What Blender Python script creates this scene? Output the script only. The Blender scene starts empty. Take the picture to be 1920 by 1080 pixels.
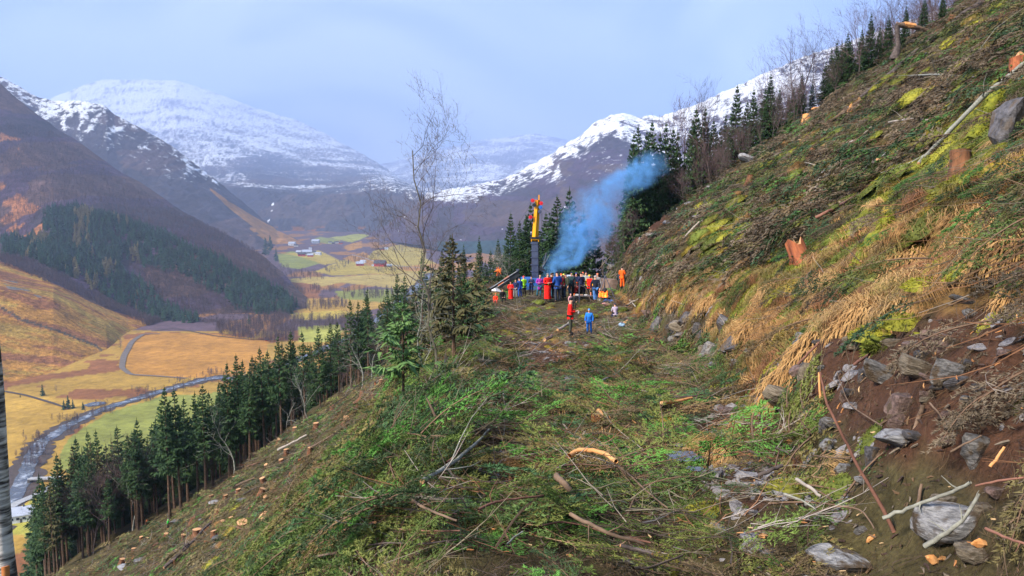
import bpy, math, random
import numpy as np
from mathutils import Vector, Matrix, Euler

# ---------------------------------------------------------------- camera, world, sun, exposure
SC = bpy.context.scene
ROOT = SC.collection
F = 1390.0                 # focal length in pixels of the 1920 wide photograph
PITCH = math.radians(5.8)
CP, SP = math.cos(PITCH), math.sin(PITCH)
cam_d = bpy.data.cameras.new("camera")
cam = bpy.data.objects.new("camera", cam_d)
ROOT.objects.link(cam)
cam_d.sensor_width = 36.0
cam_d.lens = 36.0 * F / 1920.0
cam_d.clip_start = 0.05
cam_d.clip_end = 40000.0
cam.location = (0, 0, 0)
cam.rotation_euler = (math.radians(90) - PITCH, 0, 0)
SC.camera = cam

SC.view_settings.view_transform = 'Standard'
SC.view_settings.look = 'None'
SC.view_settings.gamma = 1.0
SC.view_settings.exposure = 0.95
SC.cycles.max_bounces = 6
SC.cycles.diffuse_bounces = 2
SC.cycles.glossy_bounces = 2
SC.cycles.transmission_bounces = 2
SC.cycles.transparent_max_bounces = 4
SC.cycles.volume_bounces = 2
SC.cycles.use_denoising = True
SC.cycles.volume_step_rate = 1.5
SC.cycles.volume_max_steps = 96

SUN_EL, SUN_AZ = math.radians(38), math.radians(-125)     # azimuth from +Y towards +X
world = bpy.data.worlds.new("World")
SC.world = world
world.use_nodes = True
wn, wl = world.node_tree.nodes, world.node_tree.links
wn.clear()
w_out = wn.new('ShaderNodeOutputWorld')
w_bg = wn.new('ShaderNodeBackground')
w_bg.inputs['Strength'].default_value = 0.108
sky = wn.new('ShaderNodeTexSky')
sky.sky_type = 'NISHITA'
sky.sun_disc = False
sky.sun_elevation = SUN_EL
sky.sun_rotation = SUN_AZ
sky.air_density = 1.0
sky.dust_density = 2.0
geo = wn.new('ShaderNodeTexCoord')
mp = wn.new('ShaderNodeMapping')
mp.inputs['Scale'].default_value = (1.0, 1.0, 2.2)
wl.new(geo.outputs['Generated'], mp.inputs['Vector'])
nz = wn.new('ShaderNodeTexNoise')
nz.inputs['Scale'].default_value = 2.1
nz.inputs['Detail'].default_value = 5.0
nz.inputs['Roughness'].default_value = 0.45
nz.inputs['Distortion'].default_value = 0.8
wl.new(mp.outputs['Vector'], nz.inputs['Vector'])
cr = wn.new('ShaderNodeValToRGB')          # overcast: blue-grey to paler cloud
cr.color_ramp.elements[0].position = 0.44
cr.color_ramp.elements[0].color = (0.31, 0.50, 0.84, 1)
cr.color_ramp.elements[1].position = 0.60
cr.color_ramp.elements[1].color = (0.88, 1.04, 1.22, 1)
wl.new(nz.outputs['Fac'], cr.inputs['Fac'])
vm = wn.new('ShaderNodeVectorMath'); vm.operation = 'SCALE'
vm.inputs['Scale'].default_value = 5.0
wl.new(cr.outputs['Color'], vm.inputs[0])
mx = wn.new('ShaderNodeMix'); mx.data_type = 'RGBA'
mx.inputs['Factor'].default_value = 0.94
wl.new(sky.outputs['Color'], mx.inputs['A'])
wl.new(vm.outputs['Vector'], mx.inputs['B'])
wl.new(mx.outputs['Result'], w_bg.inputs['Color'])
wl.new(w_bg.outputs['Background'], w_out.inputs['Surface'])

sun_d = bpy.data.lights.new("sun", 'SUN')
sun_d.energy = 4.3
sun_d.angle = math.radians(12)
sun_d.color = (1.0, 0.88, 0.72)
sun = bpy.data.objects.new("sun", sun_d)
ROOT.objects.link(sun)
_sd = Vector((math.sin(SUN_AZ) * math.cos(SUN_EL), math.cos(SUN_AZ) * math.cos(SUN_EL), math.sin(SUN_EL)))
sun.rotation_euler = (-_sd).to_track_quat('-Z', 'Y').to_euler()

# ---------------------------------------------------------------- helpers
rng = np.random.default_rng(7)
random.seed(7)

def ray(px, py):
    """direction (u, 1, v) of a photograph pixel: x = u*y, z = v*y"""
    a = (px - 960.0) / F
    b = (540.0 - py) / F
    dy = CP + b * SP
    return a / dy, (-SP + b * CP) / dy

def at(px, py, y):
    u, v = ray(px, py)
    return Vector((u * y, y, v * y))

def proj(x, y, z):
    dep = y * CP - z * SP
    up = y * SP + z * CP
    dep = np.where(dep < 0.05, 0.05, dep)
    return 960 + F * x / dep, 540 - F * up / dep

def _hash(ix, iy, seed):
    h = (ix.astype(np.int64) * 374761393 + iy.astype(np.int64) * 668265263 + seed * 974634777) & 0x7fffffff
    h = (h ^ (h >> 13)) * 1274126177 & 0x7fffffff
    h = (h ^ (h >> 16)) * 1103515245 & 0x7fffffff
    return (h & 0xffff) / 65535.0

def noise(x, y, seed=0):
    x = np.asarray(x, float); y = np.asarray(y, float)
    ix, iy = np.floor(x), np.floor(y)
    fx, fy = x - ix, y - iy
    fx = fx * fx * (3 - 2 * fx); fy = fy * fy * (3 - 2 * fy)
    a = _hash(ix, iy, seed); b = _hash(ix + 1, iy, seed)
    c = _hash(ix, iy + 1, seed); d = _hash(ix + 1, iy + 1, seed)
    return (a + (b - a) * fx) * (1 - fy) + (c + (d - c) * fx) * fy

def fbm(x, y, octs=4, seed=0, gain=0.5):
    s = 0; amp = 1; tot = 0
    for k in range(octs):
        s = s + amp * noise(x * 2 ** k + 17.3 * k, y * 2 ** k - 9.1 * k, seed + k * 13)
        tot += amp; amp *= gain
    return s / tot - 0.5

def sstep(a, b, x):
    t = np.clip((x - a) / (b - a), 0, 1)
    return t * t * (3 - 2 * t)

def inpoly(px, py, poly):
    px = np.asarray(px, float); py = np.asarray(py, float)
    res = np.zeros(px.shape, bool)
    n = len(poly)
    for i in range(n):
        x0, y0 = poly[i]; x1, y1 = poly[(i + 1) % n]
        if y0 == y1: continue
        c = ((y0 > py) != (y1 > py)) & (px < (x1 - x0) * (py - y0) / (y1 - y0) + x0)
        res ^= c
    return res

def np_mesh(name, verts, faces, mats=(), smooth=True, matidx=None):
    """faces: (n,3) or (n,4) int array"""
    verts = np.asarray(verts, np.float32); faces = np.asarray(faces, np.int32)
    me = bpy.data.meshes.new(name)
    k = faces.shape[1]
    me.vertices.add(len(verts)); me.vertices.foreach_set('co', verts.ravel())
    me.loops.add(faces.size); me.loops.foreach_set('vertex_index', faces.ravel())
    me.polygons.add(len(faces))
    me.polygons.foreach_set('loop_start', np.arange(0, faces.size, k, dtype=np.int32))
    if matidx is not None: me.polygons.foreach_set('material_index', np.asarray(matidx, np.int32))
    me.update(calc_edges=True)
    for m in mats: me.materials.append(m)
    me.polygons.foreach_set('use_smooth', np.full(len(faces), smooth))
    return me

def add_color(me, rgb, name='land'):
    a = me.color_attributes.new(name, 'FLOAT_COLOR', 'POINT')
    c = np.ones((len(rgb), 4), np.float32); c[:, :3] = rgb
    a.data.foreach_set('color', c.ravel())

def link(name, me, parent=None, loc=None, rot=None, scale=None):
    o = bpy.data.objects.new(name, me)
    ROOT.objects.link(o)
    if parent is not None: o.parent = parent
    if loc is not None: o.location = loc
    if rot is not None: o.rotation_euler = rot
    if scale is not None: o.scale = (scale,) * 3 if not hasattr(scale, '__len__') else scale
    return o

def tag(o, label=None, cat=None, group=None, kind=None):
    if label: o['label'] = label
    if cat: o['category'] = cat
    if group: o['group'] = group
    if kind: o['kind'] = kind
    return o

def empty(name, loc=(0, 0, 0), rz=0, **kw):
    o = bpy.data.objects.new(name, None)
    o.empty_display_size = 0.2
    ROOT.objects.link(o); o.location = loc; o.rotation_euler = (0, 0, rz)
    return tag(o, **kw)

def copy_tree(o, parent=None):
    c = o.copy(); ROOT.objects.link(c)
    if parent is not None: c.parent = parent
    for ch in list(o.children): copy_tree(ch, c)
    return c

def grid_faces(nr, nc):
    i = np.arange(nr - 1)[:, None] * nc + np.arange(nc - 1)[None, :]
    return np.stack([i, i + 1, i + nc + 1, i + nc], -1).reshape(-1, 4)

# ---- materials
def nodes_of(name):
    m = bpy.data.materials.new(name); m.use_nodes = True
    nt = m.node_tree; nt.nodes.clear()
    out = nt.nodes.new('ShaderNodeOutputMaterial')
    b = nt.nodes.new('ShaderNodeBsdfPrincipled')
    nt.links.new(b.outputs[0], out.inputs['Surface'])
    return m, nt, b, out

def N(nt, t, **kw):
    n = nt.nodes.new(t)
    for k, v in kw.items():
        if k in n.inputs: n.inputs[k].default_value = v
        else: setattr(n, k, v)
    return n

def mat(name, col, rough=0.8, var=0.25, scale=6.0, bump=0.0, col2=None, metallic=0.0, spec=0.3, inst=None, detail=4.0, stretch=None):
    """base colour broken up by object-space noise; inst: name of an instancer attribute that tints it"""
    m, nt, b, out = nodes_of(name)
    L = nt.links
    tc = N(nt, 'ShaderNodeTexCoord')
    src = tc.outputs['Object']
    if stretch:
        mpn = N(nt, 'ShaderNodeMapping'); mpn.inputs['Scale'].default_value = stretch
        L.new(src, mpn.inputs['Vector']); src = mpn.outputs['Vector']
    n = N(nt, 'ShaderNodeTexNoise'); n.inputs['Scale'].default_value = scale; n.inputs['Detail'].default_value = detail
    n.inputs['Roughness'].default_value = 0.65
    L.new(src, n.inputs['Vector'])
    r = N(nt, 'ShaderNodeValToRGB')
    c2 = col2 if col2 else tuple(min(1, c * (1 + var)) for c in col)
    c1 = col if col2 else tuple(c * (1 - var) for c in col)
    r.color_ramp.elements[0].position = 0.32; r.color_ramp.elements[1].position = 0.68
    r.color_ramp.elements[0].color = (*c1, 1); r.color_ramp.elements[1].color = (*c2, 1)
    L.new(n.outputs['Fac'], r.inputs['Fac'])
    last = r.outputs['Color']
    if inst:
        a = N(nt, 'ShaderNodeAttribute'); a.attribute_type = 'INSTANCER'; a.attribute_name = inst
        mm = N(nt, 'ShaderNodeMix'); mm.data_type = 'RGBA'; mm.blend_type = 'MULTIPLY'; mm.inputs['Factor'].default_value = 1
        L.new(last, mm.inputs['A']); L.new(a.outputs['Color'], mm.inputs['B'])
        last = mm.outputs['Result']
    L.new(last, b.inputs['Base Color'])
    b.inputs['Roughness'].default_value = rough
    b.inputs['Metallic'].default_value = metallic
    b.inputs['Specular IOR Level'].default_value = spec
    if bump:
        bn = N(nt, 'ShaderNodeBump'); bn.inputs['Strength'].default_value = bump
        bn.inputs['Distance'].default_value = 0.02
        L.new(n.outputs['Fac'], bn.inputs['Height']); L.new(bn.outputs['Normal'], b.inputs['Normal'])
    return m

def land_mat(name, scales, bumpd, amp=0.35, rough=0.95, snow=False):
    """terrain: own land colour (vertex attribute) broken up by world-scale noise; snow lies where the 'snow' attribute beats a fine noise"""
    m, nt, b, out = nodes_of(name)
    L = nt.links
    tc = N(nt, 'ShaderNodeTexCoord')
    a = N(nt, 'ShaderNodeAttribute'); a.attribute_name = 'land'
    last = a.outputs['Color']
    hgt = None
    for i, s in enumerate(scales):
        n = N(nt, 'ShaderNodeTexNoise'); n.inputs['Scale'].default_value = s; n.inputs['Detail'].default_value = 6
        n.inputs['Roughness'].default_value = 0.7
        L.new(tc.outputs['Object'], n.inputs['Vector'])
        mr = N(nt, 'ShaderNodeMapRange'); mr.inputs[1].default_value = 0.3; mr.inputs[2].default_value = 0.7
        mr.inputs[3].default_value = 1 - amp; mr.inputs[4].default_value = 1 + amp
        L.new(n.outputs['Fac'], mr.inputs[0])
        v = N(nt, 'ShaderNodeVectorMath'); v.operation = 'SCALE'
        L.new(last, v.inputs[0]); L.new(mr.outputs[0], v.inputs['Scale'])
        last = v.outputs['Vector']
        hgt = n.outputs['Fac']
    if snow:
        sa = N(nt, 'ShaderNodeAttribute'); sa.attribute_name = 'snow'
        mpn = N(nt, 'ShaderNodeMapping'); mpn.inputs['Scale'].default_value = (1, 1, 0.45)
        L.new(tc.outputs['Object'], mpn.inputs['Vector'])
        n = N(nt, 'ShaderNodeTexNoise'); n.inputs['Scale'].default_value = snow; n.inputs['Detail'].default_value = 9
        n.inputs['Roughness'].default_value = 0.78
        L.new(mpn.outputs['Vector'], n.inputs['Vector'])
        ad = N(nt, 'ShaderNodeMath'); ad.operation = 'ADD'
        L.new(n.outputs['Fac'], ad.inputs[0]); L.new(sa.outputs['Fac'], ad.inputs[1])
        mr = N(nt, 'ShaderNodeMapRange'); mr.inputs[1].default_value = 0.96; mr.inputs[2].default_value = 1.05
        L.new(ad.outputs[0], mr.inputs[0])
        mm = N(nt, 'ShaderNodeMix'); mm.data_type = 'RGBA'
        L.new(mr.outputs[0], mm.inputs['Factor']); L.new(last, mm.inputs['A'])
        mm.inputs['B'].default_value = (0.80, 0.82, 0.86, 1)
        last = mm.outputs['Result']
    L.new(last, b.inputs['Base Color'])
    b.inputs['Roughness'].default_value = rough
    b.inputs['Specular IOR Level'].default_value = 0.2
    bn = N(nt, 'ShaderNodeBump'); bn.inputs['Strength'].default_value = 0.8; bn.inputs['Distance'].default_value = bumpd
    L.new(hgt, bn.inputs['Height']); L.new(bn.outputs['Normal'], b.inputs['Normal'])
    return m

# ---------------------------------------------------------------- the near hillside
def zt(y): return np.interp(y, [-30, 0, 5, 12, 20, 30, 36, 45, 60, 90], [-0.9, -1.62, -2.2, -3.1, -4.15, -5.45, -5.98, -6.02, -5.95, -5.95])
def xL(y): return np.interp(y, [-30, 0, 5, 8, 12, 20, 36, 50, 60, 90], [-0.9, -0.6, -0.65, -0.8, -1.4, -2.2, -2.3, -2.7, -3.0, -3.2])
def xR(y): return np.interp(y, [-30, 0, 5, 12, 20, 36, 50, 60, 90], [1.4, 1.5, 2.1, 3.5, 5.1, 6.9, 7.5, 8.0, 9.0])

def H(x, y, detail=True):
    x = np.asarray(x, float); y = np.asarray(y, float)
    t, l, r = zt(y), xL(y), xR(y)
    d = np.maximum(l - x, 0)
    drop = np.interp(d, [0, 0.6, 1.2, 13, 35, 52, 60, 1000], [0, 0.38, 0.95, 12.5, 28.2, 37.2, 43, 749])
    e = np.maximum(x - r, 0)
    hb = np.interp(y, [-10, 5, 12, 20, 36, 50], [0.7, 0.9, 1.5, 2.0, 2.5, 3.0])
    bs = np.interp(y, [0, 8, 30], [0.75, 1.0, 1.7])
    wb = hb / bs
    rise = np.where(e < wb, bs * e, hb + 0.745 * (e - wb) - 0.006 * np.minimum(np.maximum(e - 16, 0), 30) ** 2)
    rise = rise * sstep(0, 0.8, e) + 0.15 * sstep(0, .5, e)
    z = t - drop + rise
    yb = np.interp(x, [-14, -7, -2.5, 2, 8], [92, 78, 60, 60, 60])
    q = np.maximum(y - yb, 0)
    z = z - np.where(q < 14, q * q * 0.022, 4.3 + 0.62 * (q - 14))
    # mound of slash on the valley side of the track, hollow ruts on the track
    z = z + 0.55 * np.exp(-((x - (l + 0.6)) / 1.5) ** 2) * sstep(14, 24, y) * sstep(52, 40, y)
    z = z + 0.12 * np.exp(-((x - (l + 0.2)) / 1.0) ** 2) * sstep(3, 8, y) * sstep(14, 24, -y + 38)
    z = z - 0.12 * np.exp(-((x - (r - 0.9)) / 0.45) ** 2) * sstep(60, 30, y)
    if detail:
        k = 1 + 0.6 * sstep(0, 2, np.abs(x - (l + r) / 2) - (r - l) / 2)
        z = z + k * (0.45 * fbm(x * 0.35, y * 0.35, 3, 3) + 0.22 * fbm(x * 1.6, y * 1.6, 3, 11) + 0.08 * fbm(x * 6, y * 6, 2, 23))
        z = z + 1.6 * fbm(x * 0.09, y * 0.09, 2, 41) * sstep(1, 8, np.maximum(d, e))
        z = z + sstep(0.5, 3, d) * (0.4 * np.abs(fbm(x * .5, y * .5, 3, 85)) * 2 - .25)
        rr = sstep(0.3, 3, e)
        z = z + rr * (1.3 * np.abs(fbm(x * 0.42 + y * .2, y * 0.55, 3, 81)) * 2 - .35) + rr * 0.5 * (np.abs(fbm(x * 1.5, y * 1.9, 2, 83)) * 2 - .3)
        # broken ledges in the cut bank
        bk = sstep(0.1, 0.6, e) * sstep(wb + 1.2, wb, e)
        z = z + bk * 0.5 * (np.floor(fbm(x * 0.9, y * 0.7, 2, 77) * 6) / 6)
    return z

def hit(px, py, y0=2.0, y1=110.0):
    for _ in range(16):
        p = hit1(px, py, y0, y1)
        if p is not None: return p
        py += 6
    return None

def hit1(px, py, y0, y1):
    """where the ray through a photograph pixel meets the near hillside"""
    u, v = ray(px, py)
    ys = np.concatenate([np.linspace(y0, 20, 400), np.linspace(20, y1, 900)])
    g = H(u * ys, ys) - v * ys
    k = np.argmax(g > 0)
    if g[k] <= 0: return None
    y = ys[k]
    return Vector((u * y, y, float(H(u * y, y))))

def hits(px, py, y0=2.0, y1=110.0):
    px = np.asarray(px, float); py = np.asarray(py, float)
    u, v = ray(px, py)
    ys = np.concatenate([np.linspace(y0, 20, 160), np.linspace(20, y1, 260)])
    g = H(u[:, None] * ys, np.broadcast_to(ys, (len(u), len(ys)))) - v[:, None] * ys
    k = np.argmax(g > 0, 1)
    ok = g[np.arange(len(u)), k] > 0
    y = ys[k]
    return u * y, y, ok

def axis(a, b, s0, k):
    out = [0.0]
    while out[-1] < b: out.append(out[-1] + s0 + k * out[-1])
    neg = [0.0]
    while neg[-1] > a: neg.append(neg[-1] - s0 - k * abs(neg[-1]))
    return np.array(neg[:0:-1] + out)

gx = axis(-235, 130, 0.07, 0.011)
gy = axis(-25, 300, 0.09, 0.010)
GX, GY = np.meshgrid(gx, gy)
GZ = H(GX, GY)
PX, PY = proj(GX, GY, GZ)
# land colours
soil = np.array([0.075, 0.036, 0.022]); litter = np.array([0.062, 0.052, 0.022]); mossc = np.array([0.13, 0.14, 0.018])
drygrass = np.array([0.20, 0.12, 0.045]); mud = np.array([0.05, 0.036, 0.026])
SOIL_POLYS = [[(1480, 640), (1700, 600), (1920, 560), (1940, 900), (1700, 860), (1520, 780), (1380, 800), (1300, 860), (1260, 820), (1420, 740)],
              [(1150, 440), (1290, 370), (1340, 370), (1230, 440), (1170, 500)],
              [(1260, 900), (1300, 840), (1500, 900), (1400, 960)], [(960, 640), (1130, 630), (1120, 670), (980, 700)],
              [(820, 860), (1000, 840), (1060, 870), (960, 900), (850, 900)]]
MOSS_POLYS = [[(1560, 470), (1640, 360), (1720, 290), (1920, 150), (1940, 300), (1800, 330), (1700, 400), (1600, 480), (1480, 560), (1400, 570), (1450, 510)],
              [(1290, 440), (1420, 380), (1400, 440), (1320, 470)], [(1230, 350), (1340, 300), (1420, 250), (1400, 300), (1260, 380)],
              [(520, 960), (580, 915), (640, 900), (600, 960)]]
GRASS_POLYS = [[(1160, 560), (1300, 500), (1500, 490), (1700, 400), (1920, 340), (1940, 560), (1700, 590), (1560, 640), (1500, 720), (1400, 760), (1340, 600), (1250, 600)],
               [(1310, 810), (1370, 830), (1350, 880), (1300, 860)], [(960, 840), (1200, 830), (1150, 880), (960, 900)]]
def zone(px, py, polys, jit=40):
    n1 = fbm(px / 90.0, py / 60.0, 3, 5) * 2 * jit
    n2 = fbm(px / 90.0 + 50, py / 60.0, 3, 9) * 2 * jit
    res = np.zeros(np.shape(px), bool)
    for p in polys: res |= inpoly(px + n1, py + n2, p)
    return res
rgb = np.empty(GX.shape + (3,)); rgb[:] = litter
b1 = sstep(-0.12, 0.18, fbm(GX * 0.5, GY * 0.5, 4, 61))[..., None]
rgb = rgb * (1 - b1 * 0.5) + mud * b1 * 0.5
for polys, c, j in ((GRASS_POLYS, drygrass * 0.7, 30), (MOSS_POLYS, mossc, 25), (SOIL_POLYS, soil, 25)):
    zm = zone(PX, PY, polys, j) & (GY > 1)
    rgb[zm] = c
me = np_mesh('near_hillside', np.stack([GX, GY, GZ], -1).reshape(-1, 3), grid_faces(*GX.shape), [land_mat('hillside_soil', (1.2, 6.0, 28.0), 0.05, 0.38)])
add_color(me, rgb.reshape(-1, 3))
hill = tag(link('hillside_ground', me), kind='structure')

# ---------------------------------------------------------------- the valley floor
ZF = -150.0
def floor_z(x, y):
    d = np.sqrt(x * x + y * y)
    return ZF + 0.030 * np.maximum(d - 2100, 0) + 1.5 * fbm(x * 0.01, y * 0.01, 2, 5) 
def floor_at(px, py):
    u, v = ray(px, py)
    y = -ZF / -v if v < 0 else 4000
    y = ZF / v
    for _ in range(30):
        y = 0.5 * y + 0.5 * (float(floor_z(u * y, y)) / v)
    return Vector((u * y, y, float(floor_z(u * y, y))))

C = lambda *a: np.array(a)
purple = C(0.085, 0.056, 0.072); tan = C(0.36, 0.175, 0.035); yellow = C(0.36, 0.27, 0.045); green = C(0.20, 0.215, 0.045)
rust = C(0.22, 0.09, 0.035); dark = C(0.045, 0.035, 0.04); gold = C(0.35, 0.215, 0.042)
FIELDS = [  # land use, one polygon each, read off the photograph and laid on the valley floor
    ([(225, 640), (300, 622), (420, 628), (505, 640), (490, 690), (420, 712), (240, 703)], tan),
    ([(130, 820), (200, 775), (300, 745), (420, 735), (430, 800), (300, 900), (100, 880)], green),
    ([(0, 730), (100, 745), (160, 750), (60, 850), (40, 960), (-60, 960), (-60, 720)], gold),
    ([(20, 960), (120, 900), (200, 920), (120, 1020), (20, 1000)], C(0.30, 0.28, 0.05)),
    ([(515, 480), (545, 470), (620, 488), (560, 505), (530, 500)], green),
    ([(525, 475), (600, 470), (640, 490), (610, 497), (560, 480)], yellow),
    ([(590, 510), (660, 480), (700, 488), (790, 480), (830, 500), (830, 510), (620, 516)], yellow),
    ([(640, 485), (680, 472), (740, 500), (700, 500)], tan),
    ([(540, 522), (640, 518), (850, 508), (850, 560), (780, 545), (640, 530), (560, 545)], C(0.36, 0.27, 0.075)),
    ([(630, 546), (760, 541), (830, 548), (820, 566), (640, 566)], green),
    ([(550, 560), (640, 560), (760, 570), (640, 590), (560, 585)], gold),
    ([(545, 588), (640, 582), (700, 590), (600, 600), (545, 598)], yellow),
    ([(520, 525), (600, 535), (600, 560), (540, 560)], rust),
    ([(560, 612), (640, 608), (640, 640), (560, 640)], C(0.30, 0.30, 0.06)),
    ([(690, 485), (700, 470), (760, 455), (800, 455), (800, 485), (760, 490)], yellow),
    ([(580, 452), (600, 444), (640, 450), (620, 458)], green),
    ([(620, 446), (670, 438), (700, 440), (660, 455)], C(0.30, 0.30, 0.06)),
    ([(645, 462), (680, 452), (680, 464), (650, 470)], tan),
    ([(740, 500), (900, 490), (900, 506), (760, 508)], tan),
]
def sheet_cols(px0, px1, step): return np.arange(px0, px1 + step, step)
fpx = sheet_cols(-420, 1300, 4.0)
fy = np.concatenate([np.geomspace(150, 5600, 420)])
U, _ = ray(fpx, 440.0)
FX = U[None, :] * fy[:, None]; FY = np.broadcast_to(fy[:, None], FX.shape)
FZ = floor_z(FX, FY)
PX, PY = proj(FX, FY, FZ)
rgb = np.empty(FX.shape + (3,)); rgb[:] = purple * 1.15
far = fbm(FX * 0.012, FY * 0.006, 4, 12)[..., None]
rgb = np.where(far > 0.02, rust * 0.8 + gold * 0.25, rgb)
rgb[PY > 620] = gold * 0.9
m1 = (PY > 620) & (fbm(FX * 0.02, FY * 0.02, 4, 31) > 0.06)
rgb[m1] = rust * 0.9
for poly, c in FIELDS:
    j = fbm(PX / 25, PY / 12, 3, 8) * 6
    k = inpoly(PX + j, PY + j * 0.5, poly)
    stripes = 1 + 0.25 * fbm(FX * 0.05, FY * 0.012, 3, 19)[k][:, None]
    rgb[k] = c * stripes
me = np_mesh('valley_floor', np.stack([FX, FY, FZ], -1).reshape(-1, 3), grid_faces(*FX.shape), [land_mat('valley_land', (0.02, 0.12), 1.5, 0.3)])
add_color(me, rgb.reshape(-1, 3))
tag(link('valley_ground', me), kind='structure')

# strips laid along the valley floor: river, tracks
def strip(name, pts, mat_, lift=0.3, wob=0.0, seed=1):
    """pts: (px, py, width in m)"""
    P = [(floor_at(a, b), w) for a, b, w in pts]
    L_, R_ = [], []
    path, ws = [], []
    for i in range(len(P) - 1):
        for t in np.linspace(0, 1, 14, endpoint=False):
            path.append(P[i][0].lerp(P[i + 1][0], t)); ws.append(P[i][1] * (1 - t) + P[i + 1][1] * t)
    path.append(P[-1][0]); ws.append(P[-1][1])
    for _ in range(6):
        path = [path[0]] + [(path[i - 1] + path[i] * 2 + path[i + 1]) / 4 for i in range(1, len(path) - 1)] + [path[-1]]
    for i, p in enumerate(path):
        q = path[min(i + 1, len(path) - 1)] - path[max(i - 1, 0)]
        n = Vector((-q.y, q.x, 0)).normalized()
        w = ws[i] / 2
        wl_ = w * (1 + wob * (noise(i * 0.7, 0, seed) - 0.5)); wr_ = w * (1 + wob * (noise(i * 0.7, 9, seed) - 0.5))
        for k in range(5):
            s = -wl_ + (wl_ + wr_) * k / 4
            v = p + n * float(s)
            v.z = float(floor_z(v.x, v.y)) + lift
            L_.append(v)
    return link(name, np_mesh(name, [tuple(v) for v in L_], grid_faces(len(path), 5), [mat_]))

m_river, nt, b, _o = nodes_of('river_water')
tcn = N(nt, 'ShaderNodeTexCoord'); n1 = N(nt, 'ShaderNodeTexNoise'); n1.inputs['Scale'].default_value = 0.12; n1.inputs['Detail'].default_value = 8; n1.inputs['Roughness'].default_value = .75
nt.links.new(tcn.outputs['Object'], n1.inputs['Vector'])
r1 = N(nt, 'ShaderNodeValToRGB'); r1.color_ramp.elements[0].position = .50; r1.color_ramp.elements[0].color = (0.07, 0.085, 0.11, 1)
r1.color_ramp.elements[1].position = .66; r1.color_ramp.elements[1].color = (0.45, 0.50, 0.58, 1)
nt.links.new(n1.outputs['Fac'], r1.inputs['Fac']); nt.links.new(r1.outputs['Color'], b.inputs['Base Color'])
b.inputs['Roughness'].default_value = 0.2
bn = N(nt, 'ShaderNodeBump'); bn.inputs['Distance'].default_value = 0.4; nt.links.new(n1.outputs['Fac'], bn.inputs['Height']); nt.links.new(bn.outputs['Normal'], b.inputs['Normal'])
m_road = mat('gravel_road', (0.13, 0.11, 0.10), scale=0.3)
m_asph = mat('pale_asphalt', (0.30, 0.31, 0.33), scale=0.3)
m_dtrack = mat('dark_track', (0.06, 0.045, 0.04), scale=0.3)

river_pts = [(-40, 1010, 9), (30, 935, 8), (58, 862, 8), (75, 832, 8), (130, 797, 8), (190, 768, 7), (270, 744, 7), (340, 723, 7), (400, 708, 10), (450, 712, 6), (500, 705, 6),
             (540, 682, 6), (600, 658, 7), (660, 630, 8), (700, 606, 9), (730, 582, 11), (760, 560, 12), (790, 530, 12), (812, 512, 12)]
tag(strip('river_bank', [(a, b, w * 1.9 + 2) for a, b, w in river_pts], m_dtrack, 0.15, 0.8, 4), kind='structure')
tag(strip('river', river_pts, m_river, 0.35, 0.5), kind='structure')
tag(strip('riverside_pool', [(160, 762, 8), (180, 758, 14), (198, 756, 6)], m_river, 0.45), kind='structure')
tag(strip('field_track', [(300, 626, 4), (268, 627, 5), (248, 640, 6), (232, 668, 6), (228, 690, 5), (245, 703, 4), (300, 706, 3), (350, 710, 3)], m_road, 0.5), kind='structure')
tag(strip('valley_road', [(290, 620, 3), (330, 616, 3), (400, 630, 3), (470, 637, 3), (520, 637, 3)], m_dtrack, 0.5), kind='structure')
tag(strip('farm_road', [(660, 478, 6), (690, 486, 6), (720, 496, 6), (760, 500, 6), (820, 505, 6)], m_asph, 0.7), kind='structure')
tag(strip('house_road', [(-30, 985, 5), (30, 945, 5), (78, 925, 5), (110, 905, 5)], m_asph, 0.5), kind='structure')
tag(strip('meadow_ditch', [(0, 733, 3), (50, 742, 3), (100, 757, 3), (130, 768, 2)], m_dtrack, 0.5), kind='structure')

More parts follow.
